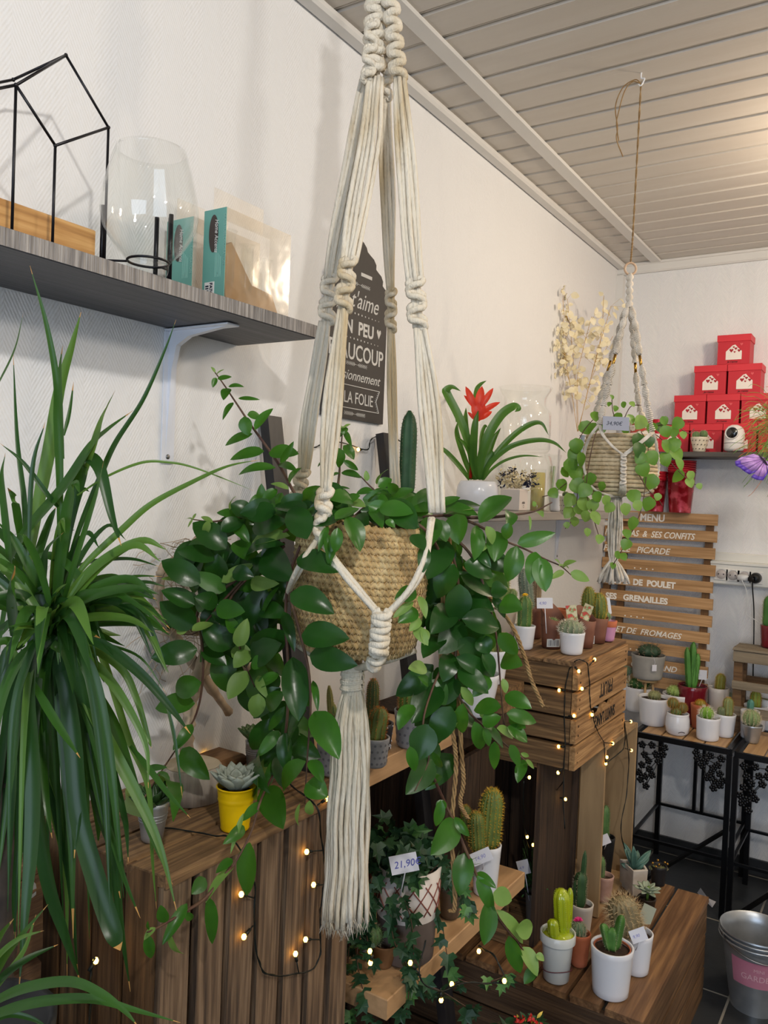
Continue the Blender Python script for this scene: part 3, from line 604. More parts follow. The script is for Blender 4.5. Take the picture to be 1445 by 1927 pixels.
cv(A_, [(465, 165, 440, 130, 16, 2), (470, 180, 520, 145, 12, 2), (480, 200, 565, 190, 28), (470, 195, 450, 255, 30), (545, 250, 640, 250, 26), (545, 260, 515, 330, 55), (605, 320, 735, 328, 22), (575, 345, 510, 450, 32), (660, 420, 740, 430, 50), (640, 430, 665, 545, 75), (705, 510, 815, 380, 60), (690, 535, 525, 605, 55), (760, 640, 555, 690, 72), (790, 650, 970, 655, 90), (860, 710, 940, 580, 40), (830, 740, 605, 780, 60), (850, 720, 960, 760, 50), (910, 850, 985, 740, 65), (840, 870, 750, 950, 60), (910, 870, 800, 835, 40, 2), (870, 890, 845, 985, 55),
 (600, 1030, 475, 1010, 60), (680, 1020, 710, 900, 50), (745, 1000, 745, 835, 60), (560, 1000, 590, 910, 30, 2), (330, 1050, 300, 1100, 14, 2), (330, 1050, 285, 1050, 14, 2), (330, 1050, 350, 1015, 14, 2), (450, 1070, 380, 1035, 30, 2), (430, 1060, 400, 1150, 40, 2),
 (560, 960, 700, 1040, 100, 0), (530, 1230, 330, 1070, 140, 0), (870, 1000, 995, 900, 95, 0), (1020, 1170, 930, 975, 150, 0), (975, 1020, 1070, 960, 100, 0), (1195, 1070, 1010, 1065, 95, 0), (570, 1070, 670, 1190, 70), (690, 1190, 915, 1150, 110, 2), (650, 1270, 885, 1200, 90, 0), (690, 1400, 770, 1280, 120, 0), (460, 1300, 235, 1240, 125, 0), (480, 1400, 480, 1260, 120, 0), (600, 1180, 660, 1300, 110, 1), (375, 1440, 140, 1300, 120, 0), (530, 1480, 310, 1375, 100), (505, 1430, 700, 1320, 70, 2), (570, 1370, 700, 1400, 85, 0), (680, 1440, 850, 1440, 80, 2), (310, 1455, 140, 1410, 50, 2), (340, 1570, 140, 1480, 100, 0), (480, 1560, 340, 1520, 90, 0), (350, 1700, 130, 1550, 140, 0), (470, 1590, 645, 1610, 100), (350, 1590, 445, 1520, 75), (640, 1680, 440, 1620, 95, 0), (560, 1830, 390, 1700, 130, 0), (325, 1725, 455, 1680, 60, 2), (235, 1740, 310, 1680, 60, 2), (585, 1740, 530, 1640, 70), (600, 1820, 660, 1650, 80, 2), (750, 1640, 850, 1460, 80), (740, 1600, 900, 1640, 105, 0), (880, 1610, 945, 1850, 60, 0), (560, 1850, 690, 1870, 100, 2), (765, 1250, 935, 1420, 175, 0), (960, 1290, 1210, 1370, 145, 0), (920, 1500, 1185, 1620, 145, 0),
 (1238, 500, 1190, 475, 14, 2), (1238, 500, 1285, 475, 14, 2), (1238, 490, 1240, 540, 45), (1235, 530, 1190, 570, 40), (1250, 520, 1290, 610, 30), (1240, 605, 1305, 690, 62), (1212, 620, 1212, 740, 60), (1240, 695, 1330, 755, 35), (1215, 770, 1175, 790, 25), (1228, 770, 1349, 800, 50), (1120, 700, 1085, 735, 16), (1005, 950, 1100, 850, 85), (1165, 875, 1280, 865, 28), (690, 1110, 900, 1060, 110, 0), (500, 1120, 640, 1060, 90, 0)])
cv(B_, [(470, 40, 610, 70, 40), (690, 160, 570, 190, 55), (720, 120, 800, 10, 70), (730, 140, 825, 80, 75), (800, 110, 860, 180, 70), (820, 200, 985, 155, 60), (750, 190, 800, 335, 62), (660, 250, 750, 180, 60), (650, 95, 640, 20, 34, 2), (1000, 440, 815, 240, 160, 0), (505, 350, 600, 600, 130), (420, 370, 590, 290, 80), (590, 330, 650, 430, 95, 0), (690, 300, 760, 430, 85), (780, 380, 850, 430, 55), (850, 330, 940, 440, 80), (500, 240, 600, 200, 60), (530, 250, 640, 280, 70, 2),
 (1000, 880, 845, 945, 100), (1010, 1020, 870, 1110, 95), (980, 960, 835, 1075, 52, 2), (1030, 1080, 950, 1170, 60, 2), (1020, 920, 1070, 1080, 60, 2), (1050, 1150, 1060, 1270, 62, 2), (350, 460, 390, 700, 60), (440, 430, 420, 610, 80), (410, 560, 370, 690, 60), (370, 420, 300, 600, 50), (970, 480, 1060, 590, 100, 0), (1060, 560, 1040, 760, 80, 0)])
cv(C_, [(115, 225, 240, 60, 115), (255, 165, 405, 115, 50), (320, 215, 495, 185, 65, 2), (520, 270, 715, 110, 120), (240, 235, 200, 435, 110), (270, 250, 320, 385, 85), (385, 215, 395, 400, 120), (500, 285, 490, 495, 92), (625, 320, 610, 505, 110), (700, 200, 690, 300, 70), (700, 270, 680, 370, 60), (560, 290, 600, 400, 60, 2), (540, 390, 540, 440, 60, 2), (745, 410, 690, 625, 100), (860, 445, 825, 640, 82), (880, 480, 920, 685, 108), (750, 395, 980, 330, 78), (1010, 530, 975, 490, 30, 2), (1020, 540, 1105, 500, 35, 2), (1030, 560, 945, 610, 35, 2), (1070, 570, 1185, 620, 58, 2), (1000, 530, 1060, 545, 25, 2), (870, 200, 905, 235, 36, 2), (865, 150, 840, 165, 30, 2), (820, 225, 825, 320, 16, 2),
 (500, 440, 590, 540, 60, 0), (430, 510, 600, 600, 110, 0), (330, 380, 205, 610, 140, 0), (410, 590, 600, 715, 120, 0), (370, 520, 265, 725, 135, 0), (590, 690, 690, 680, 105, 0), (640, 770, 780, 790, 125, 1), (440, 745, 610, 800, 115, 0), (600, 720, 675, 845, 55, 0), (415, 850, 640, 905, 140, 0), (400, 640, 365, 870, 150, 0), (350, 780, 225, 940, 130, 0), (290, 960, 180, 1085, 115, 0), (420, 870, 275, 1060, 150, 0), (400, 970, 565, 1145, 125, 0), (540, 1050, 605, 1200, 80, 0), (380, 1080, 610, 1195, 95, 0), (390, 1160, 575, 1300, 115, 0), (560, 940, 590, 1040, 75), (520, 960, 580, 1060, 90, 0), (640, 935, 750, 1065, 85), (660, 1085, 780, 1130, 115), (580, 1200, 480, 1320, 80),
 (675, 1310, 835, 1390, 92), (685, 1420, 865, 1475, 78), (700, 1440, 800, 1510, 62), (690, 1500, 810, 1595, 82), (625, 1510, 725, 1570, 62, 2), (650, 1380, 485, 1400, 95), (520, 1430, 590, 1450, 36, 2), (540, 1490, 650, 1440, 82), (490, 1470, 530, 1640, 82), (545, 1500, 665, 1630, 72), (545, 1510, 580, 1620, 50), (612, 1590, 610, 1760, 60), (705, 1610, 765, 1745, 60), (790, 1700, 750, 1840, 62), (770, 1660, 820, 1680, 22, 2), (800, 1700, 850, 1755, 26, 2), (660, 1210, 680, 1300, 42, 2), (410, 1260, 480, 1375, 52, 2), (420, 1360, 415, 1540, 75),
 (345, 1055, 300, 1230, 110, 0), (370, 1190, 300, 1375, 115, 0), (270, 1245, 110, 1480, 155, 0), (380, 1330, 270, 1410, 110, 0), (350, 1380, 240, 1600, 135, 0), (120, 1370, 30, 1520, 85), (200, 1485, 150, 1705, 145, 0), (100, 1620, 130, 1770, 65), (235, 1700, 75, 1910, 135, 0), (280, 1790, 150, 1885, 95), (235, 1650, 295, 1750, 38), (200, 1145, 90, 1150, 75, 2), (400, 1400, 300, 1580, 60, 2), (130, 900, 210, 1010, 60, 2), (210, 1240, 150, 1200, 60)])
cv(D_, [(365, 235, 80, 290, 130, 0), (395, 230, 545, 335, 92, 0), (390, 440, 230, 500, 115), (350, 570, 105, 600, 112), (700, 290, 885, 200, 140, 0), (895, 120, 700, 230, 165, 0), (870, 390, 720, 480, 68), (900, 500, 800, 610, 85), (670, 370, 555, 545, 105, 2), (690, 250, 590, 350, 90, 2), (700, 320, 780, 330, 80), (740, 400, 800, 540, 50, 2), (745, 510, 720, 660, 95, 2), (905, 590, 805, 740, 50), (870, 740, 735, 900, 70), (955, 285, 990, 680, 150, 0), (1040, 610, 925, 870, 135, 0), (910, 750, 920, 1000, 90, 0), (1010, 150, 1305, 170, 145, 0), (1060, 270, 1355, 335, 135, 0), (1080, 430, 1110, 620, 36), (1090, 620, 1240, 915, 150, 1), (1035, 930, 890, 1110, 120), (1065, 920, 1140, 1060, 78), (1035, 1070, 1170, 1150, 118), (760, 1020, 650, 1120, 92), (850, 900, 750, 1150, 52), (760, 1180, 640, 1300, 52), (655, 1330, 525, 1440, 62), (650, 1250, 570, 1500, 30, 2), (790, 1085, 895, 1345, 140), (690, 1430, 670, 1758, 132), (580, 1530, 480, 1620, 50), (590, 1580, 415, 1800, 50, 2), (415, 1650, 330, 1750, 80), (270, 850, 440, 1042, 112), (335, 700, 230, 860, 62), (300, 780, 215, 860, 52), (60, 970, 180, 965, 36), (180, 1000, 110, 1080, 82), (110, 1100, 225, 1278, 102), (90, 1110, 55, 1280, 80, 2), (1000, 1190, 990, 1330, 30, 2), (1060, 1170, 1060, 1260, 50, 2)])
cv(E_, [(575, 1130, 600, 1425, 76), (440, 1170, 285, 1430, 62), (430, 1230, 475, 1270, 40), (330, 1350, 425, 1490, 50, 2), (300, 1290, 275, 1180, 62), (190, 1365, 215, 1515, 62), (200, 1335, 195, 1280, 22), (240, 1320, 170, 1400, 40, 2)])
cv(F_, [(720, 20, 690, 190, 60), (740, 20, 705, 100, 60), (820, 150, 655, 375, 145), (810, 130, 905, 255, 52), (880, 360, 840, 640, 112), (950, 490, 1080, 590, 52), (960, 510, 1060, 750, 72), (1060, 620, 1180, 670, 98, 2), (1030, 670, 1000, 960, 112), (1080, 730, 1255, 950, 72, 2), (1205, 860, 1315, 840, 110, 2), (1160, 900, 1235, 1140, 92, 1), (1250, 970, 1345, 1160, 82, 2), (1330, 1100, 1260, 1210, 62), (1335, 1020, 1390, 1060, 46, 2)])
def cs(o, P): return [(x / o[2] + o[0], y / o[2] + o[1]) for x, y in P]
STEMS = [cs(A_, [(455, 150), (520, 240), (600, 360), (680, 480), (760, 590), (850, 720), (950, 900), (1050, 1010), (1150, 1060)]),
 cs(A_, [(320, 1050), (440, 1065), (560, 1050), (700, 1030), (880, 1005), (1000, 1040), (1150, 1080)]),
 cs(A_, [(1235, 510), (1220, 700), (1215, 780), (1200, 900), (1185, 1030), (1200, 1120)]),
 cs(B_, [(600, 60), (700, 160), (760, 200), (640, 280), (560, 350), (480, 400)]),
 cs(C_, [(1075, 585), (1010, 530), (920, 490), (800, 430), (680, 380), (560, 310), (430, 250), (330, 225), (150, 235), (0, 230)]),
 cs(C_, [(960, 145), (850, 200), (730, 220), (600, 235), (430, 240)]),
 cs(C_, [(675, 1500), (660, 1400), (640, 1150), (620, 940), (560, 700), (480, 480), (330, 330), (150, 240), (0, 230)]),
 cs(C_, [(850, 1750), (790, 1700), (680, 1610), (560, 1510), (440, 1390), (380, 1250), (380, 1000), (400, 700), (330, 400), (150, 240)]),
 cs(C_, [(130, 1890), (215, 1690), (180, 1480), (240, 1260), (330, 1050), (350, 800), (300, 500), (180, 300), (0, 230)]),
 cs(D_, [(0, 1210), (150, 980), (300, 750), (370, 600), (400, 400), (395, 200), (370, 0), (560, -160), (760, -290), (900, -400)]),
 cs(D_, [(720, 470), (650, 300), (600, 120), (560, -60), (760, -290), (900, -420)]),
 cs(D_, [(420, 1790), (480, 1700), (590, 1570), (700, 1360), (760, 1160), (850, 970), (915, 720), (925, 350), (910, 50), (930, -200), (1000, -400)]),
 cs(D_, [(1030, 1190), (1045, 900), (1065, 600), (1050, 350), (980, 60), (940, -120), (1000, -330)]),
 cs(E_, [(190, 1350), (240, 1330), (430, 1220), (560, 1130), (720, 940)]),
 cs(F_, [(1330, 1130), (1240, 970), (1100, 800), (1010, 640), (950, 500), (880, 340), (800, 150), (730, 0), (640, -200)]),
 cs(A_, [(240, 1740), (330, 1745), (400, 1680), (500, 1560), (620, 1430), (760, 1280), (880, 1130), (1000, 1060)])]
def hoyad(x, y):
    dx = (x - 672) / 1180; q = math.sqrt(max(0, .125 ** 2 - dx * dx))
    if y < 975: return 1.3 - .3 * q
    return 1.3 - q - .015
def clampd(x, y, d):
    p = U(x, y, d)
    if p.z < .96 and p.y > .66 and p.x < .345:
        p = OX(x, y, .345); return dep(p)
    return d
T = thing('trailing_hoya_plant', 'large trailing hoya with dark glossy leaves spilling from the coiled basket', 'potted plant', U(676, 985, DB))
random.seed(5)
# leafy filler growing out of the pot, behind the leading vines
for i in range(70):
    a = rnd(0, 2 * PI); r0 = rnd(20, 150); x = 672 + math.cos(a) * r0 * 1.15; y = 968 + abs(math.sin(a)) * 20 * rnd(-1.6, .6) - 8; b = rnd(-.6, .6) + (0 if x > 672 else PI)
    L = rnd(45, 78); LV.append((x, y, x + math.cos(b) * L, y + math.sin(b) * L * .5 + 10, rnd(26, 42), random.choice((0, 0, 1, 1)), 1))
for cx_, cy_, sx, sy, n in ((430, 1050, 110, 110, 46), (470, 1180, 80, 90, 26), (870, 1090, 60, 110, 34), (830, 1300, 40, 110, 16), (520, 1330, 35, 120, 16)):
    for i in range(n):
        x = random.gauss(cx_, sx * .5); y = random.gauss(cy_, sy * .5); b = PI / 2 + rnd(-1.1, 1.1); L = rnd(55, 88); LV.append((x, y, x + math.cos(b) * L, y + math.sin(b) * L, rnd(30, 44), random.choice((0, 0, 0, 1, 1)), 2)) if not (x < 400 and y < 1000) else None
def ndist(x, y, P):
    best = 1e9
    for (ax, ay), (bx, by) in zip(P, P[1:]):
        dx, dy = bx - ax, by - ay; t = max(0, min(1, ((x - ax) * dx + (y - ay) * dy) / (dx * dx + dy * dy))); best = min(best, (ax + dx * t - x) ** 2 + (ay + dy * t - y) ** 2)
    return best
LM = [[MB(), MB(), MB()] for _ in STEMS]; cnt = 0
for l in LV:
    x0, y0, x1, y1, wd, k = l[:6]; fil = l[6] if len(l) > 6 else 0; cnt += 1
    si = min(range(len(STEMS)), key=lambda i: ndist(x0, y0, STEMS[i]))
    if fil == 1: d0 = 1.3 + rnd(-.09, .1); d1 = d0 + rnd(-.03, .03)
    elif fil == 2: d0 = hoyad(x0, y0) + rnd(.02, .1); d1 = d0 + rnd(-.02, .02)
    else: d0 = hoyad(x0, y0) + rnd(-.02, .02) - .0002 * (cnt % 60); d1 = hoyad(x1, y1) + rnd(-.02, .015) - .0002 * (cnt % 60); d1 = max(d0 - .045, min(d0 + .045, d1))
    if abs((x0 + x1) / 2 - 676) < 125 and 985 < (y0 + y1) / 2 < 1255 and fil == 0: d0 = min(d0, 1.165); d1 = min(d1, 1.15)
    d0 = clampd(x0, y0, d0); d1 = clampd(x1, y1, d1)
    a = U(x0, y0, d0); b = U(x1, y1, d1); sc = d0 / DB
    n = TOCAM * .9 + V((0, 0, .55)) + rv(.42)
    wob = rnd(1.0, 1.12)
    LM[si][k].leaf(a, b, wd / F * d0 * 1.12 * wob, n, fold=rnd(.12, .35), curl=rnd(.02, .14), n=9, tip=rnd(.9, 1.1))
    # short leaf stalk toward its vine
for i, P in enumerate(STEMS):
    w = MB(); k = len(P); pts = arc([U(x, y, clampd(x, y, hoyad(x, y) + .012)) for x, y in P], 5); n = len(pts)
    w.tube(pts, [.0009 + .0016 * min(1, j / n * 1.6) for j in range(n)], 6)
    v = part(T, 'vine', w, stemM)
    mb = MB(); 
    for j, q in enumerate(LM[i]):
        if q.v: mb.mi = j; mb.add(q.v, q.f)
    if mb.v: part(v, 'leaves', mb, [g0, g1, g2])
w = MB(); w.lathe([(0, 0), (.085, 0)], (BC.x, BC.y, bz1 - .02), 24); part(T, 'soil', w, mat('dark potting soil', '2b1d14', .95, col2='3e2c1f', scale=90, bump=.8))
# ================================================================ dracaena
dg = mat('dracaena blade', '244a18', .32, col2='416c28', scale=5, stretch=(1, 1, .4), back='55803c', bump=.1, bscale=60, tl='5a8a2c')
dg2 = mat('deep dracaena blade', '1a3a16', .32, col2='2c5222', scale=5, stretch=(1, 1, .4), back='44702e', tl='4a7a24')
dg3 = mat('olive dracaena blade', '4a6e28', .36, col2='628a3a', scale=5, stretch=(1, 1, .4), back='6a8c48', tl='7a9c3a')
tipm = mat('dry leaf tip', 'b98a4a', .7)
barkM = mat('dracaena bark', '3b322b', .85, col2='5a4c40', scale=25, bump=.8)
G_ = (0, 500, 2.753); H_ = (0, 1200, 2.65)
BL = [(G_, 80, [(275, 1790), (340, 1400), (420, 1080), (455, 1000), (520, 1060), (580, 1300), (628, 1450)]), (G_, 75, [(120, 1700), (200, 1250), (260, 950), (310, 650), (370, 430), (420, 240)]), (G_, 42, [(310, 1500), (310, 1100), (300, 800), (295, 600), (240, 300), (155, 0)]), (G_, 30, [(330, 1000), (312, 600), (325, 410)]), (G_, 30, [(130, 1500), (130, 1250), (90, 900), (68, 450)]), (G_, 28, [(150, 1500), (170, 1050), (235, 810)]), (G_, 20, [(330, 880), (360, 760), (382, 600)]), (G_, 26, [(-60, 700), (0, 600), (80, 430), (122, 240)]),
 (G_, 36, [(300, 1750), (400, 1400), (520, 1100), (600, 920), (740, 700), (850, 450), (912, 280)]), (G_, 62, [(0, 1620), (120, 1400), (330, 1150), (470, 940), (560, 850), (690, 750)]), (G_, 46, [(440, 1080), (530, 800), (597, 645)]), (G_, 18, [(400, 1190), (560, 1090), (740, 1020), (880, 1020), (1000, 1045), (1150, 1100), (1316, 1167)]), (G_, 38, [(320, 1720), (440, 1550), (620, 1380), (780, 1240), (991, 1125), (1180, 1040), (1349, 1005)]), (G_, 26, [(300, 1250), (250, 1190), (120, 1020), (0, 920)]), (G_, 42, [(60, 1600), (40, 1400), (12, 1120), (28, 970)]), (G_, 40, [(110, 1450), (80, 1230), (40, 1150)]), (G_, 48, [(240, 1790), (180, 1620), (80, 1430), (-20, 1320)]), (G_, 62, [(200, 1900), (90, 1750), (-20, 1580)]), (G_, 90, [(75, 1927), (75, 1700), (80, 1560)]),
 (G_, 46, [(180, 1520), (240, 1500), (340, 1540), (430, 1650), (480, 1780), (530, 1960)]), (G_, 24, [(380, 1560), (500, 1530), (680, 1520), (830, 1560)]), (G_, 28, [(300, 1700), (420, 1660), (560, 1640), (700, 1610), (840, 1610)]), (G_, 58, [(290, 1780), (470, 1670), (640, 1680), (760, 1760), (880, 1880)]), (G_, 34, [(300, 1800), (420, 1700), (600, 1700), (740, 1780), (860, 1890)]), (G_, 34, [(300, 1840), (500, 1780), (680, 1790), (830, 1870)]), (G_, 32, [(310, 1880), (480, 1860), (700, 1860), (880, 1900)]), (G_, 30, [(600, 1640), (700, 1670), (810, 1730)]), (G_, 34, [(270, 1880), (420, 1890), (520, 1930)]), (G_, 50, [(150, 1700), (200, 1500), (260, 1320), (290, 1250)]), (G_, 44, [(200, 1800), (240, 1500), (330, 1380)]), (G_, 30, [(310, 1800), (400, 1500), (500, 1180), (540, 1000)]),
 (H_, 75, [(95, 20), (70, 60), (65, 250), (62, 480), (55, 592)]), (H_, 62, [(180, 30), (150, 150), (150, 350), (200, 620), (280, 900), (330, 1200), (335, 1700)]), (H_, 84, [(250, 0), (300, 60), (320, 350), (345, 700), (360, 1000), (365, 1500)]), (H_, 78, [(260, 30), (350, 100), (420, 350), (460, 650), (490, 900), (490, 1030)]), (H_, 78, [(220, 60), (250, 150), (240, 500), (300, 900), (350, 1200), (390, 1700)]), (H_, 62, [(120, 60), (80, 300), (95, 700), (100, 1000), (75, 1300), (75, 1530)]), (H_, 86, [(180, 60), (150, 300), (170, 700), (160, 1050), (130, 1350), (95, 1750)]), (H_, 86, [(200, 200), (170, 600), (200, 950), (250, 1250), (330, 1500), (400, 1712)]), (H_, 92, [(260, 60), (330, 250), (370, 550), (400, 900), (480, 1200), (560, 1450), (600, 1560)]), (H_, 72, [(280, 60), (400, 300), (480, 600), (560, 1000), (600, 1400), (650, 1765)]), (H_, 62, [(270, 30), (380, 200), (520, 480), (690, 800), (800, 1050), (880, 1360)]), (H_, 56, [(270, 20), (420, 200), (560, 420), (640, 640), (740, 950), (860, 1230)]), (H_, 38, [(230, 10), (420, 40), (600, 150), (680, 300), (740, 500), (755, 550)]), (H_, 46, [(250, 20), (380, 70), (520, 180), (640, 350), (730, 550), (740, 750)]), (H_, 52, [(300, -20), (500, 30), (700, 180), (850, 350), (950, 480)]), (H_, 36, [(400, -150), (470, 0), (540, 180), (640, 500), (740, 750), (760, 1100), (780, 1350)]), (H_, 16, [(400, -10), (520, 30), (700, 100), (830, 280)]), (H_, 18, [(820, 300), (860, 450), (885, 600), (910, 800)]), (H_, 30, [(650, 540), (740, 650), (840, 780), (950, 900)]), (H_, 30, [(560, 600), (610, 850), (630, 950), (640, 1120)]), (H_, 28, [(480, 760), (560, 1000), (620, 1200), (700, 1400)]), (H_, 56, [(420, 500), (500, 850), (560, 1050), (600, 1300)]), (H_, 60, [(120, 30), (40, 80), (10, 250), (-20, 450)]), (H_, 60, [(300, 100), (430, 350), (500, 600), (520, 850)]), (H_, 42, [(150, 200), (280, 420), (400, 600)]), (H_, 56, [(300, 150), (350, 400), (390, 800), (370, 1100)]), (H_, 70, [(200, 100), (120, 400), (140, 800), (180, 1100)]), (H_, 46, [(230, 80), (200, 400), (230, 800), (260, 1000)]), (H_, 50, [(100, 40), (20, 20), (-40, 60)]), (H_, 40, [(300, 60), (380, 350), (420, 700), (440, 900)])]
def blades(T, name, BLs, d0, mats, seed, push=0):
    random.seed(seed); w = MB()
    for bi, (o, wd, P) in enumerate(BLs):
        px = cs(o, P); k = len(px); wdp = wd / o[2]; sl = rnd(-.10, .06) + push; base = d0 + rnd(-.03, .03)
        pts = arc([U(x, y, max(.5, base + sl * (i / (k - 1)))) for i, (x, y) in enumerate(px)], 7); n = len(pts); rows = []
        tw = rnd(-.5, .5); blunt = wd >= 88 or (wd == 75 and bi > 20)
        for i, p in enumerate(pts):
            t = i / (n - 1); tg = (pts[min(i + 1, n - 1)] - pts[max(i - 1, 0)]).normalized(); nv = (TOCAM + V((0, 0, .5)) + RIGHT * (tw * (1 - t)) + V((0, 0, .3)) * t); sd = tg.cross(nv).normalized(); nn = sd.cross(tg).normalized()
            prof = min(1, .55 + t * 1.6) * (1 - max(0, (t - .35) / .65) ** (1.9 if not blunt else 9)) ; h = wdp / F * base * .5 * max(.03, prof)
            rows.append([p - sd * h + nn * h * .28, p - sd * h * .5 + nn * h * .08, p, p + sd * h * .5 + nn * h * .08, p + sd * h + nn * h * .28])
        w.mi = random.choice((0, 0, 1, 1, 2)); q = len(rows); cut = q - (0 if wd < 31 and o[2] == 1 else 2 if bi % 3 == 0 else 1)
        w.sheet(rows[:cut]); w.mi = 3; w.sheet(rows[cut - 1:]) if cut < q else None
    return part(T, name, w, mats)
random.seed(17)
for i in range(60):
    a = rnd(-PI * .1, PI * 1.9); L = rnd(45, 150); sx, sy = 95 + rnd(-12, 12), 1182 + rnd(-14, 22); BL.append(((0, 0, 1), rnd(16, 30), [(sx, sy), (sx + math.cos(a) * L * .5, sy - abs(math.sin(a)) * L * .5 * (1 if i % 2 else .4) - 8), (sx + math.cos(a) * L, sy - math.sin(a) * L * .8 + (0 if i % 2 else 35))]))
for i in range(46):
    a = rnd(.02, PI * .95) if i % 3 else rnd(-.5, .5); L = rnd(190, 470); sx, sy = 95 + rnd(-16, 16), 1180 + rnd(-10, 22); ca, sa = math.cos(a), math.sin(a); L = min(L, 200 / max(.2, abs(ca))); lift = rnd(.45, .85) if L < 330 else rnd(.3, .6)
    if i % 4 == 0: P_q = [(sx, sy), (sx + ca * L * .35, sy - L * .25), (sx + ca * L * .8, sy - L * .12), (sx + ca * L * 1.05, sy + L * .35)]
    else: P_q = [(sx, sy), (sx + ca * L * .4, sy - abs(sa) * L * lift * .6 - 20), (sx + ca * L * .8, sy - abs(sa) * L * lift - 15), (sx + ca * L * 1.05, sy - abs(sa) * L * lift * 1.15 + rnd(0, 40))]
    BL.append(((0, 0, 1), rnd(12, 24), P_q))
for i in range(22):
    sx = rnd(-30, 210); BL.append(((0, 0, 1), rnd(15, 27), [(95 + rnd(-20, 20), 1195), (95 + (sx - 95) * .6, 1220 + rnd(0, 40)), (sx, 1400 + rnd(-40, 60)), (sx + (sx - 95) * .25 + rnd(-15, 15), rnd(1560, 1800))]))
T = thing('dracaena_plant', 'tall dracaena with long arching strap leaves at the left edge', 'potted plant', OZ(5, 1927, .2))
blades(T, 'foliage', BL, .93, [dg, dg2, dg3, tipm], 21)
w = MB(); tr = arc([U(70, 1260, .97), U(50, 1310, .98), U(20, 1400, .97), U(12, 1540, .98), U(5, 1700, .985), U(-5, 1900, .99), U(-10, 2150, .99)], 6); w.tube(tr, [.013 + .0035 * math.sin(i * 2.2) + .0002 * i for i in range(len(tr))], 10); part(T, 'trunk', w, barkM)
pb = tr[-1]; T.location = ORG['dracaena_plant']
w = MB(); w.lathe([(.0, pb.z - .2), (.07, pb.z - .2), (.09, pb.z + .03), (.085, pb.z + .03), (.08, pb.z)], (pb.x, pb.y, 0), 28); w.lathe([(0, pb.z), (.082, pb.z + .001)], (pb.x, pb.y, 0), 20); part(T, 'pot', w, mat('black nursery pot', '1a1a1c', .5))
BL2 = [(H_, 48, [(-150, 1900), (0, 1800), (150, 1740), (350, 1715), (500, 1770), (620, 1860), (690, 1940)]), (H_, 48, [(-120, 1930), (0, 1870), (200, 1815), (450, 1800), (650, 1850), (900, 1920)]), (H_, 42, [(-60, 1760), (0, 1640), (80, 1520), (240, 1330)]), (H_, 40, [(-60, 1640), (0, 1500), (70, 1400)]), (H_, 46, [(-60, 1800), (20, 1690), (140, 1600), (290, 1530)]), (H_, 30, [(-60, 1680), (0, 1580), (100, 1500), (220, 1460)]), (H_, 34, [(-100, 1850), (0, 1720), (120, 1560), (180, 1380)]), (H_, 30, [(-60, 1940), (40, 1880), (160, 1900), (260, 1960)])]
T = thing('strap_leaf_plant', 'strap-leaved green plant low in the bottom left corner', 'potted plant', U(-40, 2000, .78))
blades(T, 'foliage', BL2, .78, [dg, dg2, dg3, tipm], 31)
p = U(-45, 1925, .8);  w = MB(); w.lathe([(0, -.14), (.06, -.14), (.075, 0), (.068, 0), (.066, -.01), (0, -.01)], p, 24); part(T, 'pot', w, MC['black nursery pot'])
w = MB(); w.box((p.x - .06, p.y - .06, 0), (p.x + .06, p.y + .06, p.z - .141)); solo('plinth', w, MC['painted crate wood'], 'wooden block under the plant in the bottom left corner', 'plinth', smooth=False)
w = MB(); w.box((pb.x - .065, pb.y - .065, 0), (pb.x + .065, pb.y + .065, pb.z - .201)); solo('plinth', w, MC['painted crate wood'], 'wooden block under the tall dracaena pot', 'plinth', smooth=False)

# ================================================================ small macrame planter
DS = 2.02
P_ = (1020, 480, 3.01)
def Q(x, y, d=DS): return U(x / 3.01 + 1020, y / 3.01 + 480, d)
T = thing('small_macrame_hanger', 'small cream macrame hanger with gold beads and a wooden ring, hung by twine', 'plant hanger', Q(470, 1000))
r2 = mat('fine cotton cord', 'dcd4c8', .85, col2='c4b9a8', scale=40, bump=.4, bscale=300)
def twist(w, A, B, n, wd, r=.0016):       # half-knot spiral: a fat corkscrew of fine cord
    A = V(A); B = V(B); d = B - A; tg = d.normalized(); s = tg.cross(FWD).normalized(); f = s.cross(tg); N2 = int(n * 9); 
    for i in range(N2):
        t = i / N2; ph = t * n * PI; c = A + d * t; sx = wd * (.42 + .58 * abs(math.sin(ph))); dx = s * math.cos(ph) + f * math.sin(ph)
        a1 = s * sx; w.tube([c - a1 + tg * r * .9, c - a1 * .6 - f * wd * .5, c - f * wd * .7 - tg * r * .4, c + a1 * .6 - f * wd * .5, c + a1 - tg * r * .9, c + a1 * .5 + f * wd * .5, c - a1 * .5 + f * wd * .5, c - a1 + tg * r * .9], r, 5, False)
w = MB(); twist(w, Q(497, 108), Q(493, 300), 5, .0085); part(T, 'knot_spiral', w, r2)
for pts, n in (([(480, 300, 2.0), (450, 420, 1.97), (415, 565, 1.94)], 4), ([(470, 310, 2.05), (430, 450, 2.08), (388, 598, 2.1)], 4), ([(505, 300, 2.0), (535, 430, 1.97), (552, 570, 1.94)], 4), ([(505, 320, 2.05), (515, 470, 2.08), (527, 610, 2.1)], 5)):
    for a, b in zip(pts, pts[1:]): w = MB(); twist(w, Q(*a), Q(*b), n / 2, .0078); part(T, 'knot_spiral', w, r2)
gold = mat('brushed gold bead', 'a8823c', .3, 1)
for a, b in (((415, 565, 1.94), (400, 625, 1.93)), ((388, 598, 2.1), (370, 660, 2.1)), ((552, 570, 1.94), (561, 628, 1.93)), ((527, 610, 2.1), (530, 668, 2.1))):
    w = MB(); w.tube([Q(*a), Q(*b)], .0036, 10); part(T, 'bead', w, gold, label='gold tube bead')
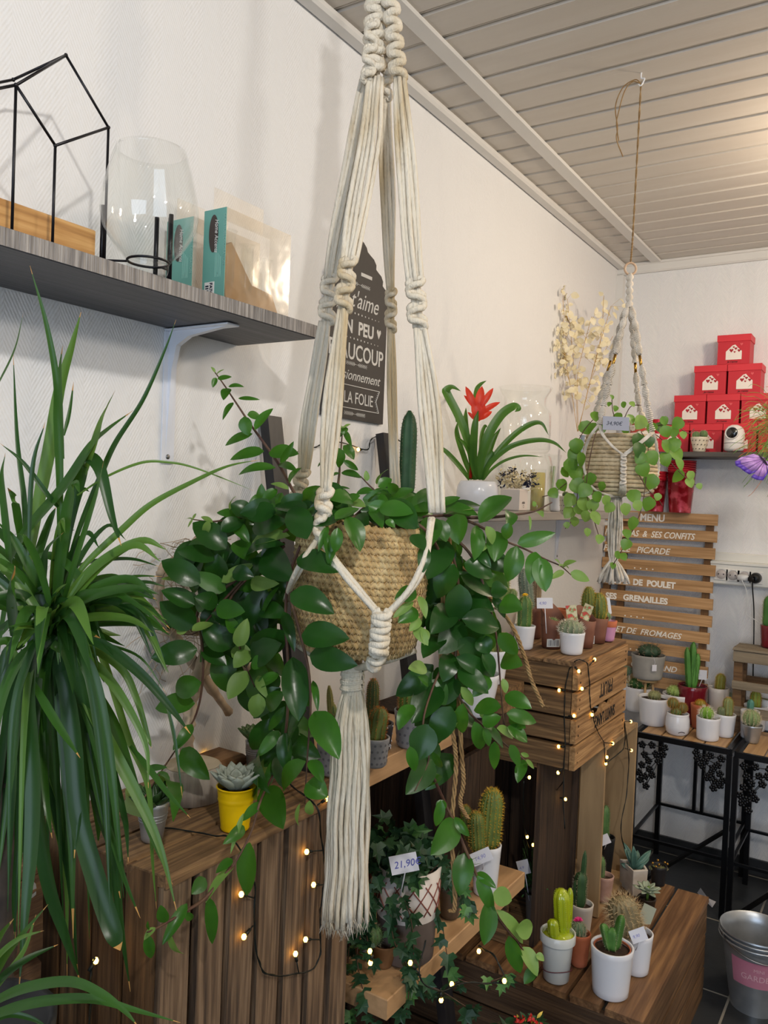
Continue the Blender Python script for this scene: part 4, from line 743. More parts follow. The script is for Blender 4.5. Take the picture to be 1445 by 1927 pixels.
for pts in ([(402, 625, 1.93), (375, 740, 1.92), (345, 860, 1.915), (325, 965, 1.91)], [(370, 660, 2.1), (345, 760, 2.11), (315, 850, 2.12), (300, 930, 2.12)], [(563, 628, 1.93), (580, 740, 1.92), (598, 860, 1.915), (625, 1005, 1.91)], [(530, 668, 2.1), (538, 780, 2.11), (555, 890, 2.12), (590, 950, 2.12)]):
    for a, b in zip(pts, pts[1:]): w = MB(); twist(w, Q(*a), Q(*b), 1.5, .0076); part(T, 'knot_spiral', w, r2)
def bq(w, pts, n, sp, r=.0022):
    P = arc([Q(*p) for p in pts], 5)
    for j in range(n): f = (2 * (j + .5) / n - 1) * sp; w.tube([p + RIGHT * f + DOWN * f * .4 for p in P], r, 6)
w = MB(); bq(w, [(325, 960, 1.91), (345, 1020, 1.905), (400, 1085, 1.90), (455, 1128, 1.9)], 3, .004); bq(w, [(625, 1005, 1.91), (560, 1060, 1.90), (470, 1128, 1.9)], 3, .004); bq(w, [(322, 960, 1.91), (270, 1030, 1.925), (240, 1120, 1.96), (240, 1220, 1.97), (280, 1310, 1.95), (350, 1352, 1.94), (430, 1365, 1.96)], 2, .002, .0026); bq(w, [(628, 1000, 1.91), (650, 1100, 1.93), (655, 1230, 1.96), (600, 1340, 1.95), (440, 1365, 1.96)], 2, .003); part(T, 'cord_net', w, r2)
w = MB(); knots(w, Q(462, 1125, 1.9), Q(458, 1300, 1.905), 9, .0055, .0026); bq(w, [(458, 1295, 1.905), (455, 1340, 1.92), (430, 1372, 1.98)], 5, .008); part(T, 'knot_chain', w, r2)
w = MB(); random.seed(4)
for i in range(30):
    a = i * 2.4; q = math.sqrt((i + .5) / 30); o = V((math.cos(a) * q, math.sin(a) * q)); pts = []
    for k in range(12):
        t = k / 11; b = Q(418 - 18 * t, 1372 + 395 * t, 1.98); sp = .012 + .0065 * math.sin(PI * min(1, t * 1.2)) + (.009 * ((t - .9) / .1) if t > .9 else 0) - (.004 if t > .85 and t < .93 else 0)
        pts.append(b + RIGHT * o.x * sp + FWD * o.y * sp + RIGHT * .0008 * math.sin(t * 14 + i))
    pts.append(pts[-1] - V((0, 0, .022)) + RIGHT * o.x * .014 + rv(.003)); pts.append(pts[-1] - V((0, 0, .014)) + RIGHT * o.x * .004 + rv(.004)); w.tube(pts, [.0024] * 11 + [.003, .0045, .003], 5)
part(T, 'tassel', w, r2)
w = MB(); rc = Q(500, 78); w.tube([rc + (RIGHT * math.cos(a) + V((0, 0, 1)) * math.sin(a)) * .0145 + FWD * .002 * math.cos(a) for a in [i * PI / 12 for i in range(25)]], .0029, 8, False); part(T, 'ring', w, mat('pale wooden ring', 'c2a283', .5), label='pale wooden ring')
tw = mat('jute twine', 'a38458', .9, col2='8b6c45', scale=60, bump=.6, bscale=200)
w = MB(); hk = OZ(1207, 137, H); rp = arc([rc + V((0, 0, .0145)), U(1192, 420, dep(rc) - .02), hk - V((0, 0, .025))], 30)
for s in (0, 1): w.tube([p + RIGHT * .0014 * math.cos(i * 1.1 + s * PI) + FWD * .0014 * math.sin(i * 1.1 + s * PI) for i, p in enumerate(rp)], .0013, 5)
kk = dep(hk); hz_ = lambda x, y: U(x, y, kk)
w.tube(arc([hk - V((0, 0, .025)), hz_(1195, 150), hz_(1172, 165), hz_(1158, 200), hz_(1162, 240), hz_(1160, 262), hz_(1172, 295)], 6), .0014, 5); w.tube(arc([hk - V((0, 0, .025)), hz_(1190, 154), hz_(1175, 172), hz_(1163, 215), hz_(1160, 235), hz_(1164, 265)], 6), .0014, 5)
part(T, 'twine', w, tw)
t2 = thing('ceiling_hook', 'white hook in the ceiling holding the twine of the small hanger', 'hook', hk)
w = MB(); w.tube(arc([hk + V((0, 0, .004)), hk - V((0, 0, .012)), hk - V((-.008, 0, .016)), hk - V((0, 0, .030)), hk - V((.006, 0, .024))], 5), .0018); part(t2, 'hook_wire', w, mat('white hook', 'e6e6e6', .3))
bc = Q(440, 1180, 2.01); zb0 = Q(440, 1362, 1.93).z; zb1 = Q(440, 1006, 1.92).z
T = thing('small_woven_basket', 'small round coiled rope basket hanging in the beaded macrame holder', 'basket', (bc.x, bc.y, zb0))
w = MB(); NC2 = 15; hz = (zb1 - zb0) / NC2; sm = mat('pale coiled rope', 'b09a76', .8, col2='cdbb9a', scale=40, bump=.6, bscale=180)
for c in range(NC2):
    t = c / (NC2 - 1); rr0 = .080 + .010 * math.sin(PI * t ** .8) - (.010 * (1 - t / .15) if t < .15 else 0); NA = 90; m = 7; vs = []
    for i in range(NA):
        a = 2 * PI * i / NA
        for j in range(m): f = 2 * PI * j / m; q = hz * .55 * (1 + .08 * math.sin(a * 60 + c)); vs.append(V((bc.x, bc.y, zb0 + hz * (c + .5))) + V((math.cos(a) * (rr0 + math.cos(f) * q), math.sin(a) * (rr0 + math.cos(f) * q), math.sin(f) * q)))
    w.add(vs, [[i * m + j, ((i + 1) % NA) * m + j, ((i + 1) % NA) * m + (j + 1) % m, i * m + (j + 1) % m] for i in range(NA) for j in range(m)])
part(T, 'coiled_wall', w, sm)
w = MB(); w.lathe([(0, 0), (.07, 0)], (bc.x, bc.y, zb0 + .006), 24); part(T, 'base', w, sm)
T = thing('round_leaf_plant', 'trailing round-leaved plant spilling from the small hanging basket', 'potted plant', (bc.x, bc.y, zb1))
RL = [(300, 915, 55, 1), (245, 980, 78, 1), (195, 1080, 80, 1), (180, 1135, 82, 1), (160, 1195, 84, 1), (190, 1240, 90, 1), (200, 1310, 90, 1), (110, 1305, 70, 1), (65, 1350, 60, 1), (155, 1390, 78, 2), (235, 1410, 82, 2), (300, 1490, 78, 2), (150, 1460, 70, 2), (185, 1510, 52, 2), (255, 1570, 46, 2), (140, 1530, 36, 2), (325, 1610, 50, 2), (285, 1420, 70, 2), (240, 1335, 82, 1), (310, 1370, 60, 1), (380, 1430, 62, 2), (470, 1440, 66, 2), (520, 1370, 82, 1), (600, 1410, 78, 1), (615, 1285, 88, 1), (570, 1215, 82, 1), (620, 1150, 82, 1), (555, 1150, 70, 1), (540, 1055, 86, 0), (545, 1105, 82, 0), (605, 1058, 62, 0), (555, 950, 80, 2), (665, 980, 62, 0), (700, 1000, 66, 1), (742, 1003, 62, 1), (765, 955, 74, 1), (798, 1020, 42, 2), (700, 1085, 72, 1), (745, 1075, 78, 1), (695, 1160, 78, 1), (760, 1130, 82, 1), (775, 1185, 72, 1), (765, 1250, 82, 1), (840, 1250, 52, 2), (835, 1290, 56, 2), (890, 1310, 36, 2), (655, 1370, 42, 2), (510, 1520, 74, 1), (480, 1580, 52, 1), (475, 1640, 64, 1), (460, 1710, 46, 1), (425, 1700, 42, 1), (400, 1760, 36, 1), (395, 805, 26, 1), (415, 870, 32, 1), (380, 845, 26, 1), (460, 848, 34, 1), (510, 845, 34, 2), (690, 940, 52, 1), (215, 1160, 80, 1), (130, 1230, 60, 1), (270, 1270, 70, 1), (340, 1310, 50, 1), (250, 1480, 60, 2), (210, 1440, 60, 2), (360, 1390, 56, 2), (540, 1420, 60, 2), (290, 980, 60, 1), (340, 985, 50, 1), (470, 985, 60, 1), (430, 920, 50, 1), (620, 980, 60, 1), (500, 930, 56, 1)]
r0_ = mat('dark round leaf', '2f5a1e', .35, col2='3f6e28', scale=18, back='6a8f3c', tl='5c8a26')
r1_ = mat('green round leaf', '527f2a', .38, col2='6a9636', scale=18, back='86a550', tl='82b02e')
r2_ = mat('pale round leaf', '7da04a', .4, col2='90b35a', scale=18, back='9fba6c', tl='9cc444')
random.seed(9); vs_ = [[(300, 920), (240, 990), (190, 1090), (170, 1220), (200, 1330), (180, 1480), (130, 1550)], [(350, 980), (300, 1020), (250, 1300), (280, 1450), (330, 1620)], [(560, 1000), (600, 1080), (590, 1250), (570, 1400), (540, 1500), (470, 1640), (395, 1765)], [(600, 980), (690, 960), (760, 970), (830, 1010), (860, 985)], [(620, 1000), (690, 1060), (720, 1160), (780, 1230), (850, 1290), (905, 1315)], [(430, 980), (400, 880), (395, 800)], [(450, 960), (500, 860), (560, 850)], [(540, 1230), (600, 1330), (650, 1370), (680, 1420)], [(140, 1290), (60, 1350), (0, 1370)]]
LMs = [[MB(), MB(), MB()] for _ in vs_]
def dd(x, y):
    k = min(1, abs(x - 440) / 250); return 2.01 - math.sqrt(1 - k * k) * .105 - .02 if y > 990 else 2.0
for x, y, s, k in RL:
    i = min(range(len(vs_)), key=lambda i: ndist(x, y, vs_[i])); d = dd(x, y) + rnd(-.02, .015); an = rnd(-.7, .7); h = s * .56
    a = Q(x + math.sin(an) * h, y - math.cos(an) * h, d); b = Q(x - math.sin(an) * h, y + math.cos(an) * h, d + rnd(-.012, .012)); L = (b - a)
    LMs[i][k].leaf(a, b, s / 3.01 / F * d * 1.05, TOCAM + V((0, 0, .4)) + rv(.45), .12, .06, 7, .95, m=4)
for i, P in enumerate(vs_):
    w = MB(); w.tube(arc([Q(x, y, dd(x, y) + .008) for x, y in P], 5), .0011, 5); v = part(T, 'vine', w, stemM)
    mb = MB()
    for j, q in enumerate(LMs[i]):
        if q.v: mb.mi = j; mb.add(q.v, q.f)
    if mb.v: part(v, 'leaves', mb, [r0_, r1_, r2_])
w = MB(); w.lathe([(0, 0), (.074, 0)], (bc.x, bc.y, zb1 - .012), 20); part(T, 'soil', w, MC['dark potting soil'])
paper = mat('white price card', 'dcdce4', .6); ink = mat('dark blue ink', '23263a', .6); inkp = mat('pale ink', '8a8cc0', .6)
def card(label, name, corners_px, d, txt='', size=.01, stem=None, m=None, group=None, im=None):
    """small price card: centre px, half size px, angle"""
    x, y, hw, hh, ang = corners_px; c = U(x, y, d); X = (RIGHT * math.cos(ang) + V((0, 0, 1)) * math.sin(ang)); Z = V((0, 0, 1)) - X * X.z; Z = (Z - TOCAM * .15).normalized(); Y = X.cross(Z)
    t = thing(name, label, 'label', c, group); a, b = hw / F * d, hh / F * d; w = MB(); w.obox(c, X, Z, Y, (a, b, .0006)); part(t, 'card', w, m or paper, smooth=False)
    if txt: w = MB(); text(w, txt, size, frame(c - X * a * .75 - Z * size * .35 + X.cross(Z) * .0007 * (1 if X.cross(Z).dot(TOCAM) > 0 else -1), X, Z), ext=.0003, shear=.2); part(t, 'handwriting', w, im or ink, smooth=False)
    if stem: w = MB(); w.tube([c - Z * b * .8, U(*stem)], .0012, 5); part(t, 'stake', w, m or paper)
    return t
greyc = mat('grey price card', '9a9ca8', .6)
card('grey price card reading 34,90 euros hung on the small macrame hanger', 'price_tag', (1159, 797, 25, 13, -.05), 1.895, '34,90€', .013, m=greyc)
# twine ends hanging below the big basket
t = thing('jute_rope', 'loose jute rope end dangling in front of the stack of crates', 'rope', U(955, 1165, 1.33))
w = MB()
for s in range(3): w.tube([p + RIGHT * .0022 * math.cos(i * .9 + s * 2.09) + FWD * .0022 * math.sin(i * .9 + s * 2.09) for i, p in enumerate(arc([U(800, 1000, 1.36), U(880, 1080, 1.35), U(955, 1165, 1.33), U(985, 1230, 1.32), U(1000, 1280, 1.32), U(1022, 1330, 1.32)], 14))], .0018, 5)
random.seed(2)
for i in range(40): k = rnd(0, 1); p = U(985 + 37 * k, 1230 + 98 * k, 1.32); w.tube([p, p + RIGHT * rnd(-.012, .012) + V((0, 0, rnd(-.008, .004)))], .0002, 3)
part(t, 'strands', w, tw)
for lab, P, d in (('bundle of jute twine hanging under the right side of the basket', [(840, 1000), (830, 1240), (852, 1380), (858, 1440), (850, 1560), (856, 1700), (846, 1715)], 1.30), ('shorter jute twine with a frayed end beside the hanging bundle', [(845, 1000), (866, 1380), (872, 1470), (866, 1510), (880, 1540)], 1.32)):
    w = MB()
    for s in range(3): w.tube([p + RIGHT * .0024 * math.cos(i * 1.0 + s * 2.09) + FWD * .0024 * math.sin(i * 1.0 + s * 2.09) for i, p in enumerate(arc([U(x, y, d) for x, y in P], 12))], .0019, 5)
    solo('jute_rope', w, tw, lab, 'rope', org=U(P[0][0], P[0][1], d))
# ================================================================ things on the high shelf
ZS = 1.7435
wire = mat('black painted wire', '1b1a1e', .35, .4)
# wire house terrarium frame on a wood block
T = thing('wire_house', 'black wire house frame standing over a wooden block, left end of the high shelf', 'decoration', (.14, .62, ZS))
def HP(x, y, X=None, Y=None): return OX(x, y, X) if X is not None else OY(x, y, Y)
xa, xb = .185, .075; ya, yb = .585, .705
g = dict(a=V((xa, ya, ZS)), b=V((xb, ya - .0, ZS)), c=V((xb + .0, yb, ZS)), d=V((xa, yb, ZS)))
# corners located on the shelf: near-left, near-right post etc. from their feet
A0 = OZ(25, 440, ZS + .003); B0 = OZ(187, 487, ZS + .003); D0 = V((A0.x - .105, A0.y + .02, ZS + .003))
A0 = V((.183, .578, ZS)); B0 = V((.150, .742, ZS)); Cc = V((.06, .60, ZS)); D0 = V((.03, .70, ZS))
ez = OX(30, 160, A0.x).z; eb = OX(204, 240, B0.x).z; eh = (ez + eb) / 2
A1 = A0 + V((0, 0, eh - ZS)); B1 = B0 + V((0, 0, eh - ZS))
Mid0 = OX(97, 415, .166); Mid0.z = ZS; Mid0 = V((.118, .64, ZS))
w = MB()
def px3(x, y, X): return OX(x, y, X)
PA = px3(30, 160, .17); PB = px3(204, 240, .135); PC = px3(104, 274, .165); PD = px3(124, 104, .12); PE = px3(-60, 178, .16); PF = px3(-40, 120, .10); PG = px3(25, 150, .06)
ft = lambda p: V((p.x, p.y, ZS))
rw = .0019
for p, q in ((PA, PC), (PC, PB), (PB, PD), (PD, PA), (PA, PE), (PD, PG), (PG, PE + V((-.1, -.03, .0)))): w.tube([p, q], rw, 7)
for p in (PA, PB, PC, PD, PG): w.ball(p, rw * 1.5, 8)
part(T, 'roof_frame', w, wire)
for p in (PA, PB, PC, PE): w = MB(); w.tube([p, ft(p)], rw, 7); part(T, 'leg', w, wire)
w = MB(); w.tube([ft(PE), ft(PA)], rw, 7); w.tube([ft(PA), ft(PC)], rw, 7); w.tube([ft(PC), ft(PB)], rw, 7); part(T, 'foot_frame', w, wire)
cam_v = lambda x, y, z: OZ(x, y, z)
w = MB(); aa = OX(-80, 425, .14); q0 = V((.125, .50, 0)); q1 = V((.125, .742, 0))
w.box((.045, .50, ZS + .004), (.128, .735, ZS + .056), bev=.0015)
solo('wooden_block', w, wood('light acacia wood', '8f6234', 'd0a468', 'b5854a', 'y', .45, .9, .1), 'light brown wooden block under the black wire house', 'block', smooth=False)
glass = glassy('clear glass', (.985, .99, .985), 1.45)
thin = glassy('thin clear glass', (.985, .99, .985), 1.4)
# big goblet vase in a wire stand
vc = OZ(278, 517, ZS); dv = dep(vc); k = dv / F
T = thing('glass_vase', 'large clear stemless glass vase in a black wire stand on the high shelf', 'vase', vc)
def gl(prof, th=.0018): return prof + [(max(0, r - th), z + (th if i == len(prof) - 1 and False else 0)) for i, (r, z) in list(enumerate(prof))[::-1]]
hv = 228 * k; w = MB(); pr = []
for i in range(25):
    t = i / 24; pts_ = [(0, .40), (.03, .43), (.07, .42), (.1, .44), (.2, .70), (.35, .93), (.48, 1.0), (.62, .97), (.8, .87), (1, .72)]
    for (a, ra), (b, rb) in zip(pts_, pts_[1:]):
        if a <= t <= b: r = ra + (rb - ra) * (t - a) / (b - a); break
    pr.append((r * 90 * k, t * hv + .002))
w.lathe([(0, .002)] + pr + [(r - .0018, z) for r, z in pr[::-1] if z > .035 * 0 + 26 * k] + [(0, 26 * k)], vc, 64); part(T, 'bowl', w, glass)
w = MB()
ring = [vc + V((math.cos(a) * 38 * k, math.sin(a) * 38 * k, 24 * k)) for a in [i * PI / 16 for i in range(33)]]; w.tube(ring, .0018, 6, False)
for (x, yt, yb_) in ((272, 384, 515), (376, 422, 546), (190, 405, 490), (290, 440, 500)):
    pass
part(T, 'stand_ring', w, wire)
for dx, dy in ((-8, -1.0), (92, .1), (-92, -.1), (20, 1.0)):
    f = vc + RIGHT * dx * k * .95 + V((.45, -.85, 0)) * (-dy * -1) * (60 * k) * (1 if dy < -.5 or dy > .5 else 0) * (1 if dy < 0 else -1) 
    f.z = ZS
    if f.x < .01: f.x = .012
    if f.x > .187: f.x = .187
    w = MB(); w.tube([f, f + V((0, 0, 126 * k))], .0034, 8); w.tube([f + V((0, 0, 24 * k)), vc + V((0, 0, 24 * k)) + (f - vc).normalized() * 38 * k], .0016, 6); part(T, 'post', w, wire)
# boxed test tube vases
teal = mat('teal printed carton', '5f9a90', .5, col2='6ba79b', scale=6); clr = glassy('clear plastic film', (.97, .96, .94), 1.3, .12, .05)
labw = mat('white label', 'd8d8d4', .6); ovalm = mat('dark brown oval logo', '3a302c', .5); kraft = mat('brown wooden holder', '9b7442', .6, col2='b08850', scale=10)
def vasebox(label, y0, x0, dy, wdt, hgt, tubes):
    T = thing('vase_box', label, 'box', (x0, y0, ZS), 'boxed glass vases'); x1 = x0 + wdt
    # printed end faces the camera (-Y), plastic window towards the room (+X)
    w = MB(); w.box((x0, y0, ZS + .001), (x1, y0 + .0012, ZS + hgt)); part(T, 'printed_end', w, teal, smooth=False)
    w = MB(); w.box((x0, y0 + .0013, ZS + .001), (x1, y0 + dy, ZS + .003)); part(T, 'carton_base', w, mat('pink white carton', 'd08c84', .6), smooth=False)
    w = MB(); w.box((x1 - .0006, y0 + .0013, ZS + .003), (x1, y0 + dy, ZS + hgt)); w.box((x0, y0 + dy - .0006, ZS + .003), (x1 - .0007, y0 + dy, ZS + hgt)); w.box((x0, y0 + .0013, ZS + hgt - .0006), (x1 - .0007, y0 + dy - .0007, ZS + hgt)); w.box((x0 + .004, y0 + dy * .1, ZS + hgt), (x0 + .0045, y0 + dy * .85, ZS + hgt + .045)); part(T, 'plastic_window', w, clr, smooth=False)
    w = MB(); cx_ = (x0 + x1) / 2 - .002; w.lathe([(0, 0), (1, 0)], (0, 0, 0), 28); w.v = [V((cx_ + p.x * .0105, y0 - .0006, ZS + hgt - .04 + p.y * .031)) for p in w.v]; lo = part(T, 'logo', w, ovalm, smooth=False)
    w = MB(); text(w, 'Home Accents', .0115, frame((cx_ + .004, y0 - .0012, ZS + hgt - .0175), (0, 0, -1), (1, 0, 0)), ext=.0002, shear=.3, xs=.78); M = None; part(T, 'lettering', w, labw, smooth=False)
    w = MB(); w.box((x0 + .006, y0 - .0006, ZS + .004), (x0 + .028, y0, ZS + .043)); w.mi = 1
    for i in range(9): w.box((x0 + .0085, y0 - .001, ZS + .007 + i * .0035), (x0 + .0155, y0 - .0006, ZS + .0085 + i * .0035 + (i % 3) * .0005))
    text(w, 'FA7629', .0085, frame((x0 + .0185, y0 - .0011, ZS + .0415), (0, 0, -1), (1, 0, 0)), ext=.0002, bold=.0002); part(T, 'barcode_label', w, [labw, ink], smooth=False)
    w = MB()
    for i in range(12): w.box((x1 - .017 + .0018 * (i % 2), y0 - .0005, ZS + .055 + .0001), (x1 - .0165, y0, ZS + .056))
    for i in range(5): w.box((x1 - .022 + i * .003, y0 - .0005, ZS + .05), (x1 - .0212 + i * .003, y0 + .0, ZS + .095 - i * .003))
    text(w, 'GLASS TUBE DECORATION', .008, frame((x1 - .004, y0 - .0009, ZS + hgt - .01), (0, 0, -1), (1, 0, 0)), ext=.0001, xs=.85); part(T, 'small_print', w, mat('pale print', '8fc0b6', .6), smooth=False)
    if tubes:
        w = MB(); a = V((cx_, y0 + .012, 0)); b = V((cx_, y0 + dy - .012, 0)); pr_ = [(.008, .10), (.03, .115), (dy * .5, .055), (dy - .03, .05), (dy - .012, .02), (dy - .05, .004), (.02, .02)]
        n = len(pr_); w.add([(cx_ - .012, y0 + q, ZS + z) for q, z in pr_] + [(cx_ + .012, y0 + q, ZS + z) for q, z in pr_], [list(range(n)), list(range(n, 2 * n))[::-1]] + [[(i + 1) % n, i, n + i, n + (i + 1) % n] for i in range(n)]); part(T, 'wooden_holder', w, kraft, smooth=False)
        for i, zt_ in enumerate((.130, .118, .105)):
            w = MB(); c = (cx_ + .015, y0 + .02 + i * .045, ZS + .035); h = zt_ - .035; w.lathe([(0, 0), (.008, .003), (.011, .011), (.011, h - .004), (.0145, h), (.0135, h), (.010, h - .004), (.010, .011), (0, .004)], c, 24); part(T, 'test_tube', w, thin)
vasebox('teal and clear plastic box of glass tube vases, right of the glass vase', .975, .092, .165, .050, .162, True)
vasebox('teal box behind, partly seen through the large glass vase', .958, .022, .165, .062, .150, False)
# chalk board sign
T = thing('chalkboard_sign', 'black hanging board with white French lettering and scalloped top on the left wall', 'sign', (0.006, 1.545, 1.6))
ya_, yb_2 = 1.425, 1.668; zl, zm = 1.615, 1.925; W_ = yb_2 - ya_; ym = (ya_ + yb_2) / 2
pts = [(ya_, zl), (yb_2, zl), (yb_2 - .004, zl + .05), (yb_2, zm)]
h_ = .105
for cxn, czn, r_ in ((.83, .10, .075), (.68, .42, .085), (.5, .72, .12)):
    pass
sc_ = [(1.0, .0), (.985, .10), (.93, .16), (.90, .20), (.905, .30), (.87, .40), (.81, .46), (.775, .50), (.775, .60), (.73, .70), (.66, .76), (.62, .80), (.60, .88), (.55, .96), (.5, 1.0)]
up_ = [(ya_ + W_ * u, zm + h_ * v) for u, v in sc_]; pts = [(ya_, zl), (yb_2, zl)] + up_ + [(ya_ + W_ * (1 - u), zm + h_ * v) for u, v in sc_[::-1][1:]]
n = len(pts); w = MB(); w.add([(.002, a, z) for a, z in pts] + [(.010, a, z) for a, z in pts], [list(range(n))[::-1], list(range(n, 2 * n))] + [[i, (i + 1) % n, n + (i + 1) % n, n + i] for i in range(n)])
part(T, 'board', w, mat('matt charcoal board', '35312f', .6, col2='3d3936', scale=4), smooth=False)
chalk = mat('chalk white print', 'c9c7c3', .7)
w = MB(); bx = .0104
w.box((.0100, ym + .005, 1.948), (.0106, ym + .05, 1.956))
def bt(s, yc, z, size, **k): text(w, s, size, frame((bx, yc, z), (0, 1, 0), (0, 0, 1)), ext=.0003, align='CENTER', **k)
def flour(z):
    for i in range(6):
        for s in (-1, 1):
            y = ym + s * (.006 + i * .006); w.tube([(bx, y, z), (bx, y + s * .006, z + .004)], .0007, 4); w.tube([(bx, y, z), (bx, y + s * .006, z - .004)], .0007, 4)
    w.tube([(bx, ym - .045, z), (bx, ym + .045, z)], .0004, 4)
flour(1.926); bt("Je t'aime", ym, 1.872, .055, shear=.35, xs=.85)
for zz in (1.858, 1.800):
    for i in range(13): w.ball((bx, ym - .085 + i * .0142, zz), .0026 - .0001 * abs(i - 6) * 2, 6, (.2, 1, 1))
bt('UN  PEU', ym - .005, 1.812, .042, bold=.0012, xs=.9)
for s in (-1, 1): c = V((bx, ym + s * .088, 1.828)); w.add([c + V((0, 0, -.012)), c + V((0, .009, .004)), c + V((0, .0075, .010)), c + V((0, .003, .010)), c + V((0, 0, .005)), c + V((0, -.003, .010)), c + V((0, -.0075, .010)), c + V((0, -.009, .004))], [list(range(8))])
bt('BEAUCOUP', ym, 1.752, .052, bold=.0006, xs=.82); w2 = 0
flour(1.742); bt('Passionnement', ym, 1.705, .033, shear=.4, xs=.98)
z0_, z1_ = 1.640, 1.692
for a, b in (((ym - .1, z1_), (ym + .1, z1_)), ((ym - .1, z0_), (ym + .1, z0_)), ((ym - .1, z0_), (ym - .086, (z0_ + z1_) / 2)), ((ym - .086, (z0_ + z1_) / 2), (ym - .1, z1_)), ((ym + .1, z0_), (ym + .086, (z0_ + z1_) / 2)), ((ym + .086, (z0_ + z1_) / 2), (ym + .1, z1_))): w.tube([(bx, *a), (bx, *b)], .0011, 4)
for i in range(12):
    for s in (-1, 1): q = i / 11; yy_ = ym + s * (.1 - .014 * (1 - abs(2 * q - 1))); w.tube([(bx, yy_, z0_ + q * .052), (bx, yy_ - s * .006, z0_ + q * .052)], .0006, 4)
bt('A LA FOLIE', ym, 1.652, .038, xs=.8); flour(1.628)
part(T, 'lettering', w, chalk, smooth=False)

# ================================================================ gift boxes, camera, pots on the back shelf
redc = mat('red card box', 'c22733', .5, col2='bb2230', scale=3); redl = mat('red card lid', 'd0303b', .5)
envw = mat('cream envelope print', 'e9dfd6', .6); hrt = mat('dark red heart', 'a01826', .6); hrl = mat('light red heart', 'd95a5e', .6)
ZB = 1.655; bs = .123; bh = .115; YB = 3.393
def heart(w, c, s):
    pts = [(0, -1), (.9, .1), (1, .5), (.7, .85), (.3, .85), (0, .5), (-.3, .85), (-.7, .85), (-1, .5), (-.9, .1)]
    w.add([V((c[0] + x * s, c[1], c[2] + z * s)) for x, z in pts], [list(range(10))[::-1]])
def giftbox():
    T = thing('gift_box', 'x', 'box', (0, 0, 0), 'red gift boxes stacked in a pyramid')
    w = MB(); q = bs / 2; w.box((-q + .003, .003, 0), (q - .003, .095, bh - .025), bev=.0008); part(T, 'box_body', w, redc, smooth=False)
    w = MB(); w.box((-q, 0, bh - .026), (q, .098, bh), bev=.0008); part(T, 'lid', w, redl, smooth=False)
    w = MB(); y = .0022; a, b = -.028, .030; w.add([(a, y, .018), (b, y, .018), (b, y, .050), ((a + b) / 2 + .016, y, .062), ((a + b) / 2 + .004, y, .076), ((a + b) / 2 - .006, y, .073), (a + .006, y, .056), (a, y, .050)], [list(range(8))])
    part(T, 'envelope_print', w, envw, smooth=False)
    w = MB(); y = .0016
    for x, z, s in ((-.008, .053, .0075), (.008, .060, .0055), (.02, .052, .006), (.004, .047, .004), (0, .066, .004)): heart(w, (x, y, z), s)
    w.mi = 1; heart(w, (.028, y, .076), .0055); w.mi = 2; text(w, 'Je t\'aime', .011, frame((-.022, y, .0065), (1, 0, 0), (0, 0, 1)), ext=.0002, shear=.3); part(T, 'heart_print', w, [hrt, hrl, mat('black print', '2a1214', .6)], smooth=False)
    return T
GB = giftbox(); first = True
rows_ = [(0, [(1262, 'red gift box at the left end of the bottom row, behind the round-leaved plant'), (1312, 'red gift box behind the small lace pot, bottom row'), (1364, 'red gift box behind the white camera, bottom row'), (1418, 'red gift box at the right of the bottom row behind the purple butterfly')]),
 (1, [(1293, 'red gift box at the left of the second row up, three in the row'), (1346, 'red gift box in the middle of the second row up'), (1401, 'red gift box at the right of the second row up, beside the hanging foliage')]),
 (2, [(1331, 'left one of the two red gift boxes just below the top one'), (1386, 'right one of the two red gift boxes just below the top one')]), (3, [(1375, 'single red gift box on top of the pyramid')])]
for r, L in rows_:
    xs_ = []
    for px, lab in L:
        p = OY(px, 830 - r * 52, YB); x = p.x + .008
        if xs_: x = max(x, xs_[-1] + bs + .002)
        xs_.append(x); loc = (x, YB + rnd(0, .004), ZB + r * (bh + .0005))
        if first: GB.location = loc; GB['label'] = lab; first = False
        else: copy_tree(GB, loc, lab)
def pot(T, c, rt, rb, h, m, th=.004, name='pot', rim=0, n=40, soil=True, rnd_=.004, so=.012, rings=()):
    pr = [(0, 0), (rb - rnd_, 0), (rb, rnd_)]
    for z in rings: pass
    if rim: pr += [(rb + (rt - rb) * (1 - rim / h) - .003, h - rim), (rt, h - rim + .001)]
    else:
        for i in range(1, 8): t = i / 8; pr.append((rb + (rt - rb) * t, rnd_ + (h - rnd_) * t))
    pr += [(rt, h - .001), (rt - .001, h), (rt - th + .001, h), (rt - th, h - .001), (rt - th - (rt - rb) * so / h, h - so - .002)]
    w = MB(); w.lathe(pr, c, n); p = part(T, name, w, m, smooth=60)
    if soil: w = MB(); rs = rt - th - .0005 - (rt - rb) * so / h; w.lathe([(0, h - so + .001), (rs * .6, h - so + .0015), (rs, h - so)], c, 20); part(T, 'soil', w, MC['dark potting soil'])
    return p
white = mat('white glazed ceramic', 'dedfe4', .22, coat=.3); terra = mat('terracotta', 'a85c38', .75, col2='b8694a', scale=20); lace = mat('cream lace ceramic', 'd8cdb8', .35)
redg = mat('dark red glazed ceramic', '6e1422', .2, coat=.5); conc = mat('grey concrete', '8f8d89', .8, col2='9b9994', scale=25, bump=.2); brn = mat('brown nursery pot', '7a4e3c', .6); dimp = mat('grey dimpled ceramic', '8d8d91', .5, col2='a09fa2', scale=30); beige = mat('beige ceramic', 'c9beb0', .5, col2='bdb0a0', scale=15); zinc = mat('galvanised zinc', 'a2a6aa', .34, .75, col2='bcc0c3', scale=12, bump=.08); yel = mat('yellow painted tin', 'e2b800', .4)
def cm_(c1, c2): return mat('cactus ' + c1, c1, .55, col2=c2, scale=30, bump=.2)
SPm = {}
def spm(c): return mat('spines ' + c, c, .6)
